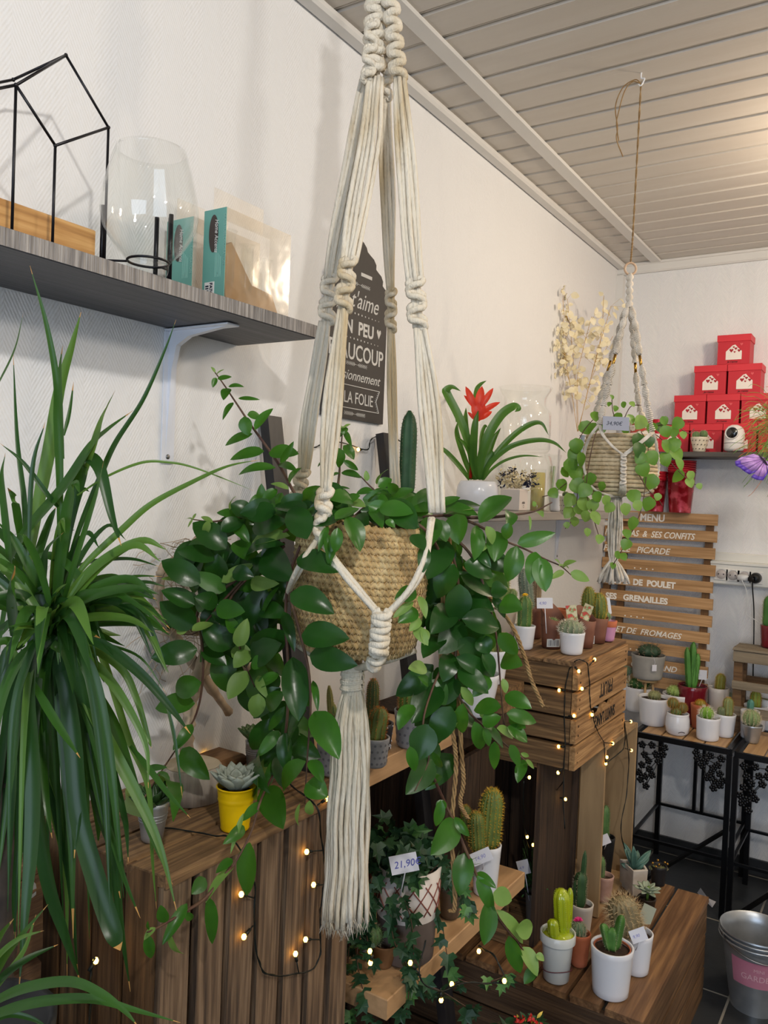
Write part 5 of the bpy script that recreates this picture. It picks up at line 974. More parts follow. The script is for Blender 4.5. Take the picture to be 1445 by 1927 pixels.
def cactus(T, base, top, r, col='4d7038', col2='5f8447', ribs=12, sp='c9b87a', shape='col', dens=1.0, sl=.22, depth=.14, name='cactus', tuft=None, mesh=None):
    base = V(base); top = V(top); h = (top - base).length; ax = (top - base).normalized(); u = ax.orthogonal().normalized(); v = ax.cross(u); w = MB(); s = MB(); n = ribs * 4; K = 14
    def R_(t): return r * ((1 - (2 * t - 1) ** 2 * .97) ** .5 if shape == 'ball' else (min(1, (.55 + t * 3)) * (1 if t < .72 else max(.06, math.sqrt(max(0, 1 - ((t - .72) / .285) ** 2))))))
    vs = []
    for i in range(K + 1):
        t = i / K; t = t if shape != 'ball' else .5 - .5 * math.cos(PI * t); rr = R_(t)
        for j in range(n): a = 2 * PI * j / n; q = rr * (1 - depth * (.5 - .5 * math.cos(ribs * a))); vs.append(base + ax * h * t + (u * math.cos(a) + v * math.sin(a)) * q)
    w.add(vs, [[i * n + j, i * n + (j + 1) % n, (i + 1) * n + (j + 1) % n, (i + 1) * n + j] for i in range(K) for j in range(n)] + [list(range(K * n, K * n + n))])
    c = part(T, name, w, cm_(col, col2)); NR = max(4, int(h / (r * 2 / 9) * dens)); L = r * sl * 1.6
    for i in range(NR + 1):
        t = (i + .5) / (NR + 1)
        for j in range(ribs):
            if NR * ribs > 260 and (i + j) % 2: continue
            a = 2 * PI * (j + (.5 if False else 0)) / ribs; tt = min(.985, t + rnd(-.01, .01)); d = u * math.cos(a) + v * math.sin(a); nn = (d * (1.2 - tt * (.9 if shape == 'col' and tt > .8 else .4)) + ax * (.3 + (2.2 * max(0, tt - .8) * 3 if shape == 'col' else (tt - .5) * 2))).normalized(); p = base + ax * h * tt + d * R_(tt)
            for k_ in range(4):
                e = (nn + rv(.75)).normalized() * L * rnd(.6, 1.1); o = e.orthogonal().normalized() * r * .019; s.add([p + o, p - o * .5 + e.cross(o).normalized() * r * .017, p - o * .5 - e.cross(o).normalized() * r * .017, p + e], [[0, 1, 3], [1, 2, 3], [2, 0, 3]])
    if tuft:
        for k_ in range(60): e = (ax + rv(.8)).normalized() * L * rnd(.5, 1.0); p = top - ax * h * .03 + (u * rnd(-1, 1) + v * rnd(-1, 1)) * r * .4; o = e.orthogonal().normalized() * r * .02; s.add([p + o, p - o, p + e], [[0, 1, 2]])
    part(c, 'spines', s, spm(tuft or sp), smooth=False); return c
def flower(T, c, r, m, n=8, name='flower'):
    w = MB()
    for i in range(n): a = i * 2 * PI / n; d = RIGHT * math.cos(a) + V((0, 0, 1)) * math.sin(a) * .6 + TOCAM * .3 * math.cos(a * 2); w.leaf(c, c + d * r, r * .6, V((0, 0, 1)) + TOCAM * .4, .3, .2, 4)
    w.ball(c, r * .3, 8); return part(T, name, w, m)
def rosette(T, c, r, m, n=18, name='succulent_leaves', tilt=.5, wd=.5, th=.003, up=0):
    w = MB()
    for i in range(n):
        a = i * 2.4; q = math.sqrt((i + 2) / n); el = 1.25 - q * (1.1 - tilt); d = V((math.cos(a) * math.cos(el), math.sin(a) * math.cos(el), math.sin(el) + up)); b = c + V((math.cos(a), math.sin(a), 0)) * r * .06
        w.leaf(b, c + d * r * (.45 + .55 * q), r * wd, V((0, 0, 1)) - d * .2, .5, -.08, 5, 1.25, m=4)
    return part(T, name, w, m, solid=th)
def placed(px, yb, z, wpx, hpx, wb=None):
    """pot from its silhouette: centre x, lowest y of the base, top width, visible height"""
    rb_px = (wb or wpx * .8) / 2; p = OZ(px, yb, z) if z < 1.5 else OY(px, yb, 3.352); e = abs(p.z - C.z) / (p - C).length; c = OZ(px, yb - rb_px * e, z) if z < 1.5 else V((p.x, p.y, z)); d = dep(c); s = d / F
    return c, d, wpx / 2 * s, rb_px * s, hpx * s / math.sqrt(1 - e * e) * 1.0
def potted(label, px, yb, z, wpx, hpx, m, cacti, wb=None, kind='potted_cactus', cat='cactus', group=None, rim=0, potname='pot', th=.004, **k):
    c, d, rt, rb, h = placed(px, yb, z, wpx, hpx, wb); T = thing(kind, label, cat, c, group); pt = pot(T, c, rt, rb, h, m, rim=rim, th=th, **k)
    for q in cacti:
        q = dict(q); x = q.pop('x'); yt = q.pop('yt'); wd = q.pop('w'); dy = q.pop('dd', 0); yb2 = q.pop('yb', None); xb = q.pop('xb', x); fl = q.pop('fl', None)
        b = U(xb, yb - hpx, d + dy); b.z = c.z + h - .014
        if yb2: b = U(xb, yb2, d + dy)
        tp = U(x, yt, d + dy); r = wd / 2 * d / F
        if abs(x - xb) < 1e-6: tp = V((b.x, b.y, tp.z))
        if q.get('shape') == 'ball' and not yb2: b.z = max(b.z, tp.z - 2 * r)
        ct = cactus(T, b, tp, r, **q)
        if fl: flower(T, tp + V((0, 0, .003)), *fl)
    return T, c, d, rt, h
random.seed(77)
def lacepot(label, px, yb, z, wpx, hpx, cacti, **k):
    T, c, d, rt, h = potted(label, px, yb, z, wpx, hpx, lace, cacti, th=.003, **k); w = MB()
    for i in range(14):
        for j in range(3):
            a = i * 2 * PI / 14 + j * .22; t = .2 + j * .28; r = rt * (.8 + .2 * t) + .0004; p = c + V((math.cos(a) * r, math.sin(a) * r, h * t)); n_ = V((math.cos(a), math.sin(a), 0)); s_ = V((-math.sin(a), math.cos(a), 0)); q = rt * .09
            w.add([p + s_ * q + V((0, 0, q * .4)), p + V((0, 0, q)), p - s_ * q * .8, p - V((0, 0, q * .9))], [[0, 1, 2, 3]])
    part(T, 'cut_out', w, mat('lace pot hole', '3a332c', .8), smooth=False); return T
ball = 'ball'
lacepot('cream lace-cut pot with two small dark cacti on the back shelf', 1315, 857, ZB, 33, 28, [dict(x=1309, yt=812, w=14, shape=ball, col='46553c', sp='c9c2b0'), dict(x=1323, yt=810, w=15, shape=ball, col='46553c', sp='c9c2b0')], wb=22, group=None)
# security camera
p = OZ(1380, 858, ZB); p.y = YB - .03; c = OY(1380, 858, p.y); c.z = ZB; d = dep(c); s = d / F
T = thing('security_camera', 'white egg-shaped camera with a dark lens on the back shelf', 'camera', c)
w = MB(); R2 = 18 * s; w.lathe([(0, .003), (R2 * .55, .003), (R2 * .9, .008), (R2, .016), (R2, 22 * s), (R2, 36 * s), (R2 * .9, 43 * s), (R2 * .65, 49 * s), (R2 * .3, 52 * s), (0, 52.5 * s)], c, 36); part(T, 'camera_body', w, mat('white camera plastic', 'e6e4e2', .3))
w = MB(); fl_ = V((-.1, -1, .05)).normalized(); lc = c + V((0, 0, 35 * s)) + fl_ * R2 * .55; Mz = fl_.to_track_quat('Z', 'Y').to_matrix()
w.lathe([(R2 * .68, 0), (R2 * .68, R2 * .5), (R2 * .6, R2 * .55), (R2 * .58, R2 * .45), (0, R2 * .45)], lc, 28, Mz); part(T, 'lens_ring', w, MC['white camera plastic'])
w = MB(); w.lathe([(R2 * .56, R2 * .455), (R2 * .4, R2 * .56), (R2 * .2, R2 * .6), (0, R2 * .61)], lc, 28, Mz); part(T, 'lens', w, mat('dark camera lens', '0d0e14', .08, coat=1))
w = MB(); w.lathe([(R2 * 1.012, 17 * s), (R2 * 1.012, 18 * s)], c, 36); w.v = w.v; part(T, 'seam', w, mat('grey seam', '77767a', .4))
for dx in (-.006, .008): w = MB(); w.box((c.x + dx - .003, c.y - .006, ZB), (c.x + dx + .003, c.y + .006, ZB + .004)); part(T, 'foot', w, MC['socket hole'], smooth=False)
# fern-like plant and butterfly at right edge
T = thing('wispy_plant', 'wispy green foliage with orange tints at the right edge by the gift boxes', 'potted plant', U(1470, 860, 2.75)); w = MB(); random.seed(3)
fm1 = mat('wispy green foliage', '5c8236', .5, col2='7da24a', scale=40); fm2 = mat('orange wispy foliage', 'b8693a', .5)
for i in range(230):
    a = rnd(PI * .45, PI * 1.35); L = rnd(30, 105); x0_, y0_ = 1475 + rnd(-12, 25), 850 + rnd(-70, 20); d = 2.75 + rnd(-.06, .06); w.mi = 1 if random.random() < .17 else 0
    pts = [U(x0_, y0_, d), U(x0_ + math.cos(a) * L * .5, y0_ - math.sin(a) * L * .5 - 14, d + .01), U(x0_ + math.cos(a) * L * .85, y0_ - math.sin(a) * L * .8 - 8 + rnd(0, 10), d), U(x0_ + math.cos(a) * L, y0_ - math.sin(a) * L * .9 + rnd(0, 16), d)]
    w.tube(arc(pts, 3), [.0008] * 9 + [.0003], 3)
part(T, 'foliage', w, [fm1, fm2])
pp = U(1500, 905, 2.75); w = MB(); w.lathe([(0, -.09), (.05, -.09), (.065, 0), (.06, 0), (.058, -.01), (0, -.01)], pp, 24); part(T, 'pot', w, white)
w = MB(); w.tube([pp + V((0, 0, -.02)), pp + V((0, 0, .02))], .02, 8)
part(T, 'crown', w, fm1)
w = MB(); hq = V((pp.x, pp.y, H)); w.tube([pp + V((.06, 0, 0)), pp + V((0, 0, .35)), pp + V((-.06, 0, 0))], .001, 4); w.tube([pp + V((0, 0, .35)), hq], .001, 4); part(T, 'hanging_wire', w, wire)
T = thing('butterfly_ornament', 'purple fabric butterfly clipped to the wispy foliage at the right edge', 'ornament', U(1430, 880, 2.66)); bd = 2.66
pu = mat('lilac butterfly wing', '9a74c0', .5, col2='b08cd0', scale=60); pe = mat('violet wing edge', '5238a8', .5); bb = mat('dark butterfly body', '2a2028', .6)
for nm, P in (('wing', [(1440, 862), (1418, 854), (1395, 860), (1383, 868), (1384, 876), (1392, 880), (1400, 887), (1410, 893), (1424, 888), (1438, 872)]), ('wing', [(1440, 866), (1428, 882), (1420, 890), (1413, 898), (1424, 903), (1436, 904), (1444, 892), (1450, 872)])):
    cc = U(*P[0], bd); w = MB(); ed = [U(x, y, bd - .012 * math.sin(i * .35)) for i, (x, y) in enumerate(P)]; mid_ = [cc + (e - cc) * .82 for e in ed]
    for i in range(len(P) - 1): w.mi = 0; w.add([cc, mid_[i], mid_[i + 1]], [[0, 1, 2]]); w.mi = 1 if 2 < i < 8 else 0; w.add([mid_[i], ed[i], ed[i + 1], mid_[i + 1]], [[0, 1, 2, 3]])
    w.mi = 2
    for i in range(2, len(P) - 1, 2): w.tube([cc, mid_[i]], .0005, 3)
    part(T, nm, w, [pu, pe, bb], solid=.0006)
w = MB(); w.tube([U(1428, 856, bd - .004), U(1438, 866, bd - .006), U(1447, 880, bd - .004)], [.001, .0028, .0015], 8); w.tube([U(1428, 856, bd - .004), U(1412, 848, bd - .01)], .0004, 3); w.tube([U(1428, 856, bd - .004), U(1422, 842, bd - .01)], .0004, 3); part(T, 'body', w, bb)
# red patterned pots standing on the rack top + patterned tin behind the small basket
rpat = mat('red patterned tin', '8e0f1c', .25, .3, col2='c8485a', scale=28, lo=.5, hi=.62, coat=.4); rsil = mat('red rim', 'b3202e', .25, .3)
def redstack(label, px, yb, wpx, hpx, n, z=1.4135, Y=3.43):
    c = OY(px, yb, Y); c.z = z; d = dep(c); s = d / F; T = thing('tin_pot_stack', label, 'pot stack', c); rt = wpx / 2 * s; rb = rt * .76; hh = hpx * s * .78
    w = MB(); w.lathe([(0, 0), (rb, 0), (rb, .003), (rt * .98, hh), (rt, hh), (rt, hh + .004), (rt - .003, hh + .004), (rt - .003, hh)], c, 32); part(T, 'pot', w, rpat)
    st = hpx * s * .22 / n
    for i in range(n):
        w = MB(); z_ = hh + .0045 + i * st; w.lathe([(rt * .94, z_), (rt * .99, z_ + st * .5), (rt, z_ + st * .9), (rt - .002, z_ + st * .95), (rt - .003, z_ + st * .1)], c, 32); part(T, 'nested_rim', w, rsil)
redstack('stack of red patterned tin pots on top of the menu rack', 1279, 964, 52, 96, 5)
redstack('red patterned tin pots behind the trailing round leaves, left of the taller stack', 1233, 962, 38, 74, 3)
w = MB(); c = OY(1203, 822, 3.38); s = dep(c) / F
T = thing('patterned_tin', 'red, white and green patterned tin behind the small hanging basket', 'tin', V((c.x, 3.42, ZB))); w.lathe([(0, 0), (20 * s, 0), (24 * s, 62 * s), (22 * s, 62 * s), (20 * s, 50 * s), (0, 48 * s)], (c.x, 3.42, ZB), 28); part(T, 'body', w, mat('patterned tin', 'd8cfc0', .4, col2='b83a34', scale=45, lo=.45, hi=.55, col3='6a7a50'))
w = MB(); 
for q in (20, 34, 48): w.lathe([((20 + 4 * q / 62) * s + .0005, q * s), ((20 + 4 * (q + 3) / 62) * s + .0008, (q + 3) * s)], (c.x, 3.42, ZB), 28)
part(T, 'band', w, envw)
c = OY(1233, 822, 3.38); s = dep(c) / F
T = thing('striped_cup', 'red and white striped cup behind the small hanging basket', 'cup', V((c.x, 3.42, ZB))); w = MB()
for i in range(7): w.mi = i % 2; w.lathe([((9 + i * .7) * s, i * 9 * s), ((9.7 + i * .7) * s, (i + 1) * 9 * s)], (c.x, 3.42, ZB), 24)
part(T, 'cup_body', w, [rsil, envw])

# ================================================================ corner shelf: bromeliad, jars, dried flowers
ZC = 1.41
brom = mat('bromeliad leaf', '35601f', .35, col2='4c7a2c', scale=9, back='6b8c44', tl='6a9a2c'); bred = mat('red bromeliad bract', 'c8281c', .4, col2='e0452c', scale=12, back='d84a30', tl='ff5a30')
c = OX(897, 966, .135); c.z = ZC; c = OX(897, 960, .12); c = V((.12, c.y, ZC)); d = dep(c); s = d / F
T = thing('bromeliad_plant', 'bromeliad with a red flower head in a round white pot on the corner shelf', 'potted plant', c)
w = MB(); rr = 40 * s; hh = OX(897, 905, .12).z - ZC; w.lathe([(0, 0), (rr * .6, 0), (rr * .86, hh * .2), (rr, hh * .5), (rr * .96, hh * .8), (rr * .84, hh * .98), (rr * .80, hh), (rr * .78, hh * .97), (rr * .85, hh * .75)], c, 48); part(T, 'pot', w, white)
w = MB(); w.lathe([(0, hh * .93), (rr * .78, hh * .93)], c, 24); part(T, 'soil', w, MC['dark potting soil'])
O4 = (820, 640, 4.25); w = MB(); BR = [([(300, 1115), (280, 900), (200, 650), (95, 440), (85, 400), (130, 375), (200, 410)], 70, -.02), ([(320, 1115), (270, 850), (180, 620), (160, 660)], 40, .03), ([(270, 1115), (190, 1010), (90, 900), (5, 832)], 45, -.03), ([(300, 1000), (240, 700), (240, 540)], 45, .03), ([(340, 1115), (360, 950), (420, 760), (520, 600), (620, 530), (660, 550), (630, 575)], 75, -.03), ([(360, 1115), (450, 950), (600, 780), (740, 680), (840, 665), (900, 760)], 50, 0), ([(370, 1115), (440, 980), (600, 850), (800, 800), (940, 820), (1040, 900)], 45, -.04), ([(380, 1115), (450, 1030), (560, 960), (700, 925), (860, 935)], 24, .02), ([(320, 1115), (300, 950), (310, 700), (340, 560)], 60, -.05), ([(340, 1115), (390, 1000), (460, 800), (520, 700)], 45, .03), ([(290, 1115), (230, 950), (170, 760), (170, 660)], 45, .03), ([(350, 1115), (360, 800), (390, 690), (410, 700)], 30, .04), ([(300, 600), (320, 420), (350, 360), (405, 325)], 36, .06), ([(330, 1115), (260, 880), (170, 770)], 40, -.05), ([(360, 1115), (400, 1000), (440, 920), (450, 880)], 60, .0)]
for P, wd, dz in BR:
    pts = arc([U(x / 4.25 + 820, y / 4.25 + 640, d + dz * min(1, i * .5)) for i, (x, y) in enumerate(P)], 6); n = len(pts)
    w.sheet([[p + (tg.cross(TOCAM + V((0, 0, .5))).normalized()) * (o_ * wd / 4.25 * s * .5 * min(1, .7 + t) * (1 - max(0, (t - .5) / .5) ** 2.2) + 0) + TOCAM * (.0025 * abs(o_)) for o_ in (-1, -.5, 0, .5, 1)] for t, p, tg in [(i / (n - 1), p, (pts[min(i + 1, n - 1)] - pts[max(0, i - 1)]).normalized()) for i, p in enumerate(pts)]])
part(T, 'leaves', w, brom)
w = MB()
for P, wd in (([(320, 560), (290, 450), (238, 370)], 55), ([(330, 560), (350, 450), (370, 368)], 70), ([(340, 560), (400, 450), (460, 382)], 50), ([(345, 600), (420, 500), (515, 495)], 50), ([(320, 560), (290, 480), (225, 440)], 40), ([(340, 640), (390, 570), (450, 570)], 50), ([(330, 640), (330, 540), (310, 470)], 80), ([(345, 650), (350, 560), (380, 480)], 70), ([(310, 640), (280, 600), (255, 575)], 30)):
    a, b_, e = [U(x / 4.25 + 820, y / 4.25 + 640, d - .03) for x, y in P]; w.leaf(a, e, wd / 4.25 * s, TOCAM + rv(.3), .3, .1, 7, 1.2)
w.tube([U(885, 900, d), U(896, 780, d - .02)], [.005, .007], 8)
part(T, 'flower_head', w, bred, label='red bracts')
# tall dark green columnar cactus
c = OX(764, 940, .10); c.z = ZC; c.x = .10
T = thing('columnar_cactus', 'tall dark green columnar cactus on the corner shelf behind the macrame cord', 'cactus', c)
tp = OX(763, 771, .10); pot(T, c, .030, .024, .035, brn, soil=True); cactus(T, c + V((0, 0, .022)), V((c.x, c.y, tp.z)), .0205, '1f4428', '2c5534', ribs=5, sp='8f8a6a', dens=.5, sl=.12, depth=.32)
# small face pot with dried flowers
def midpt(x, X=.13): q = OX(x, 966, X); return V((X, q.y, ZC))
c = midpt(966); d = dep(c); s = d / F
T = thing('dried_flower_pot', 'small pale face-painted pot of cream and navy dried flowers on the corner shelf', 'potted plant', c)
w = MB(); w.box((c.x - 24 * s * .8, c.y - 24 * s * .8, ZC), (c.x + 24 * s * .8, c.y + 24 * s * .8, ZC + 42 * s), bev=.004); part(T, 'pot', w, mat('pale pink ceramic', 'ccc3bd', .5), smooth=False)
w = MB(); random.seed(8)
for i in range(60):
    a = rnd(.25, 2.9); L = rnd(15, 42) * s; p = c + V((0, 0, 40 * s)) + rv(.01); e = p + RIGHT * math.cos(a) * L * 1.1 + V((0, 0, math.sin(a) * L)); w.mi = 0 if i % 5 else 1; w.tube([p, e], .0005, 4)
    for q_ in range(7): o_ = p + (e - p) * rnd(.45, 1.05); w.leaf(o_, o_ + rv(.009) + V((0, 0, .003)), .006, rv(1), .2, .2, 3)
for x, y in ((947, 892), (1001, 895), (992, 908), (985, 905), (940, 908), (962, 885)):
    w.mi = 1
    for k_ in range(22): p = U(x, y, d) + rv(.007); w.tube([p, p + rv(.006)], .0013, 4)
part(T, 'dried_flowers', w, [mat('cream dried flower', 'dccda6', .8), mat('navy dried flower', '141a3c', .8)])
w = MB(); yy = c.y - 24 * s * .8 - .0008; xx = c.x + 24 * s * .8 + .0008
for k_ in range(5): w.box((xx, c.y - .010 + k_ * .004, ZC + .022), (xx + .0004, c.y - .0085 + k_ * .004, ZC + .027 + .002 * (k_ % 2)))
for k_ in range(12): a = k_ * PI / 6; w.box((xx, c.y + .004 * math.cos(a) - .0005, ZC + .014 + .004 * math.sin(a)), (xx + .0004, c.y + .004 * math.cos(a) + .0005, ZC + .015 + .004 * math.sin(a)))
part(T, 'painted_face', w, MC['black print'], smooth=False)
# glass jars
def jar(label, px, yb, yt, wpx, X, prof, name='glass_jar', m=None):
    c = OX(px, yb, X); c.z = ZC if yb > 940 else c.z; d = dep(c); s = d / F; T = thing(name, label, 'jar' if 'jar' in name else 'vase', c); h = (OX(px, yt, X).z - c.z); r = wpx / 2 * s; th = .0022
    pr = [(r * a, h * b) for a, b in prof]; w = MB(); w.lathe([(0, .0)] + pr + [(max(.001, a - th), b) for a, b in pr[::-1] if b > .004] + [(0, .006)], c, 48); part(T, 'bowl', w, m or thin); return c, T, r, h
jar('large clear glass jar with a wide rim, behind the bromeliad', 984, 958, 852, 104, .10, [(.9, 0), (.98, .04), (1, .2), (1, .8), (.93, .93), (.88, 1)])
c2_ = OX(984, 852, .10)
T = thing('glass_jar', 'clear glass jar with flared rim stacked above the large one', 'jar', c2_); s = dep(c2_) / F; w = MB(); hh = OX(984, 728, .1).z - c2_.z; pr = [(.9, 0), (1, .06), (1, .55), (.98, .62), (.80, .70), (.78, .78), (.80, .85), (.95, .95), (1.0, 1.0)]
w.lathe([(0, .0)] + [(a * 50 * s, b * hh) for a, b in pr] + [(a * 50 * s - .0022, b * hh) for a, b in pr[::-1] if b > .01] + [(0, .006)], c2_, 48); part(T, 'bowl', w, thin)
c, T, r, h = jar('slender clear fluted glass vase with green stems in it', 1036, 962, 855, 30, .15, [(.55, 0), (.5, .06), (.55, .3), (.62, .8), (1.05, .95), (1.1, 1)], name='glass_vase')
w = MB(); 
for i in range(8): w.tube([c + V((rnd(-.006, .006), rnd(-.006, .006), .008)), c + V((rnd(-.008, .008), rnd(-.008, .008), h * .8))], .0008, 4)
part(T, 'stems', w, fm1)
c = midpt(1010, .11); s = dep(c) / F; T = thing('yellow_candle', 'pale yellow candle in a glass tumbler between the jars', 'candle', c)
w = MB(); w.lathe([(0, 0), (13 * s, 0), (13 * s, 70 * s), (12 * s, 72 * s), (0, 72 * s)], c, 28); part(T, 'wax', w, mat('pale yellow wax', 'd9c46a', .5, sss=.2)); w = MB(); w.lathe([(13.2 * s, 0), (14.5 * s, 78 * s), (13.8 * s, 78 * s), (13.1 * s, 2 * s)], c, 28); part(T, 'tumbler', w, thin)
c = midpt(1045, .17); s = dep(c) / F; T = thing('white_pot', 'small empty white pot on the corner shelf beside the fluted vase', 'pot', c); pot(T, c, 15 * s, 11 * s, 34 * s, white, soil=False)
lacepot('cream lace-cut pot on the corner shelf under the trailing round leaves', 1064, 968, ZC, 26, 34, [dict(x=1064, yt=925, w=12, shape=ball, col='4d6040')], wb=20)
# money plant (dried) in a small bottle
c = OX(1090, 958, .10); c = V((.10, c.y, ZC)); d = dep(c); s = d / F
T = thing('dried_honesty_stems', 'tall dried honesty stems with papery cream seed discs in a bottle on the corner shelf', 'dried flowers', c)
w = MB(); w.lathe([(0, 0), (12 * s, 0), (12 * s, 80 * s), (4 * s, 110 * s), (4 * s, 138 * s), (6 * s, 142 * s)], c, 24); part(T, 'bottle', w, mat('grey blue glaze', '8a98a8', .15))
hon = mat('papery cream disc', 'e0d4aa', .6, col2='eee6cc', scale=30, back='e4dab8', tl='fff4d8'); hst = mat('straw stem', 'b8924a', .7)
random.seed(12); ws = MB(); wd_ = MB(); O5 = (1020, 480, 3.01)
TW = [[(200, 1000), (170, 800), (130, 560), (95, 220)], [(205, 1000), (200, 700), (230, 540), (280, 350)], [(205, 1000), (260, 760), (330, 480), (350, 230)], [(200, 1000), (150, 700), (60, 480)], [(205, 1000), (280, 700), (400, 460)], [(200, 1000), (240, 850), (300, 600), (390, 290)], [(200, 1000), (190, 760), (160, 420), (140, 250)]]
for P in TW:
    dq = d + rnd(-.05, .08); pts = arc([U(x / 3.01 + 1020, y / 3.01 + 480, dq) for x, y in P], 8); ws.tube(pts, .0009, 4)
    for i in range(22):
        b_ = pts[random.randrange(int(len(pts) * .35), len(pts))]; o = RIGHT * rnd(-.045, .045) + V((0, 0, rnd(-.02, .035))) + FWD * rnd(-.03, .03); q = b_ + o; ws.tube([b_, q], .0004, 3)
        a = rnd(0, 6); u_ = RIGHT * math.cos(a) + V((0, 0, 1)) * math.sin(a); L = rnd(.010, .0165); wd_.leaf(q, q + u_ * L * 2, L * 1.5, TOCAM + rv(.8), .1, .05, 6, .95, m=4)
for i in range(40): x, y = random.gauss(110, 50), random.gauss(500, 150); q = U(x / 3.01 + 1020, y / 3.01 + 480, d + rnd(-.04, .06)); a = rnd(0, 6); L = rnd(.010, .016); wd_.leaf(q, q + (RIGHT * math.cos(a) + V((0, 0, 1)) * math.sin(a)) * L * 2, L * 1.5, TOCAM + rv(.8), .1, .05, 6, .95)
for m_ in (ws, wd_):
    for p in m_.v: p.x = max(p.x, .012 + (p.x % .01))
part(T, 'stems', ws, hst); part(T, 'seed_discs', wd_, hon)
# ================================================================ potted cacti everywhere
random.seed(100)
Z1_ = 1.049   # top of the crate stack
o2 = dict(shape='ball')
potted('round woolly cactus in a white pot at the front corner of the crate stack', 1075, 1234, Z1_, 48, 41, white, [dict(x=1074, yt=1167, w=46, shape='ball', col='6c7a5c', col2='8d9678', ribs=14, sp='d8d0bc', dens=1.6, sl=.2)], wb=40)
potted('prickly upright cactus with a yellow flower in a white pot on the crate stack', 985, 1224, Z1_, 42, 44, white, [dict(x=988, yt=1122, xb=986, w=27, col='3e5f2c', col2='55793a', ribs=8, sp='c9c07a', dens=1.2, sl=.22, fl=(.009, mat('yellow flower', 'e8b818', .5)))], wb=34)
def sleeve(label, px, yb, z, wpx, hpx, cacti, back, wb, bar=None, m=None, **k):
    """brown pot-shaped sleeve, taller at the back, with a barcode sticker"""
    c, d, rt, rb, h = placed(px, yb, z, wpx, hpx, wb); T = thing('potted_cactus', label, 'cactus', c); w = MB(); s = d / F; n = 36; rows = []; tocam = V((-FWD.x, -FWD.y, 0)).normalized()
    for q, sc_ in ((0, 0), (.3, .3), (.65, .65), (1, 1)):
        row = []
        for j in range(n + 1):
            a = 2 * PI * j / n; dr = V((math.cos(a), math.sin(a), 0)); f = .5 - .5 * dr.dot((tocam * .8 + RIGHT * .6).normalized()); r = rb + (rt - rb) * q; row.append(c + dr * r + V((0, 0, q * (h + back * s * f ** 1.5))))
        rows.append(row)
    w.sheet(rows); w.lathe([(0, .001), (rb, .001)], c, 24); part(T, 'sleeve', w, m or brn, solid=.0008)
    w = MB(); w.lathe([(0, h * .8), (rb + (rt - rb) * .75, h * .8)], c, 20); part(T, 'soil', w, MC['dark potting soil'])
    if bar:
        bx_, by_, bw, bh_ = bar; q = U(bx_, by_, d - rb - .003); w = MB(); X = RIGHT; Z = V((0, 0, 1)); w.obox(q, X, Z, X.cross(Z), (bw / 2 * s, bh_ / 2 * s, .0004)); w.mi = 1
        for i in range(9): w.obox(q + X * ((i - 4) * bw * .095 * s) + TOCAM * .0006, X, Z, X.cross(Z), ((.9 + (i * 7 % 3) * .5) * .16 * s * bw / 12, bh_ * .36 * s, .0002))
        part(T, 'barcode_label', w, [labw, mat('grey barcode', '55565c', .6)], smooth=False)
    for q in cacti:
        q = dict(q); x = q.pop('x'); yt = q.pop('yt'); wd = q.pop('w'); xb = q.pop('xb', x); dy = q.pop('dd', 0); b = U(xb, yb - hpx, d + dy); b.z = c.z + h * .78; tp = U(x, yt, d + dy); cactus(T, b, tp, wd / 2 * s, **q)
    return T, c, d
sleeve('brown sleeve pot with barcode and small cactus, left of the woolly cactus', 1037, 1221, Z1_, 46, 52, [dict(x=1040, yt=1162, w=22, shape='ball', col='5a5c3c', sp='bfae88')], 36, 34, bar=(1041, 1210, 24, 15))
sleeve('brown sleeve pot behind the round woolly cactus', 1100, 1220, Z1_ , 38, 50, [dict(x=1092, yt=1162, w=24, shape='ball', col='5f6b45', sp='c9b98c')], 26, 28)
sleeve('brown sleeve pot with barcode holding golden barrel cacti', 1121, 1211, Z1_, 42, 46, [dict(x=1108, yt=1104, w=28, shape='ball', col='5c6a2e', col2='7c8638', ribs=13, sp='d2a83c', dens=1.2), dict(x=1126, yt=1116, w=31, shape='ball', col='56682e', col2='74803a', ribs=13, sp='d8b448', dens=1.2), dict(x=1122, yt=1140, w=20, shape='ball', col='44604a', sp='98a890')], 14, 32, bar=(1113, 1204, 11, 15))
potted('small spiny cactus in a pink-dipped terracotta pot on the crate stack', 1144, 1208, Z1_, 30, 38, mat('pink dipped terracotta', 'c98fb0', .6), [dict(x=1139, yt=1150, w=19, shape='ball', col='5c7050', sp='d4d0c0')], wb=22)
w = MB(); q, dq_, rt_, rb_, h_2 = placed(1144, 1208, Z1_, 30, 38, 22); w.lathe([(rt_ * .96, h_2 * .72), (rt_ + .0008, h_2 + .0006), (rt_ - .003, h_2 + .0006)], q, 32)
part(bpy.data.objects[[o.name for o in bpy.data.objects if o.get('label', '').startswith('small spiny cactus in a pink')][0]], 'bare_rim', w, terra, label='bare terracotta rim')
potted('empty orange terracotta pot at the back of the crate stack', 1054, 1198, Z1_, 34, 50, terra, [], wb=24, kind='terracotta_pot', cat='pot', soil=False)
potted('brown pot with a tall grey spiny cactus at the back of the crate stack', 1005, 1203, Z1_, 34, 56, brn, [dict(x=986, yt=1070, xb=994, w=26, col='5a6a5c', col2='7c8a78', ribs=12, sp='c8c4b4', dens=1.5)], wb=26)
potted('brown spiny columnar cactus behind the yellow flowered one', 1012, 1196, Z1_, 30, 50, brn, [dict(x=1008, yt=1086, w=18, col='6f5c44', col2='8a7658', ribs=10, sp='b8a488', dens=1.4)], wb=24)
potted('mottled upright cactus in a beige pot, left back of the crate stack', 945, 1210, Z1_, 50, 60, beige, [dict(x=944, yt=1075, w=26, col='54703a', col2='7c8c4c', ribs=9, sp='d8c878', dens=1.2), dict(x=962, yt=1108, w=20, shape='ball', col='6a7a48', sp='d8d0a8')], wb=38)
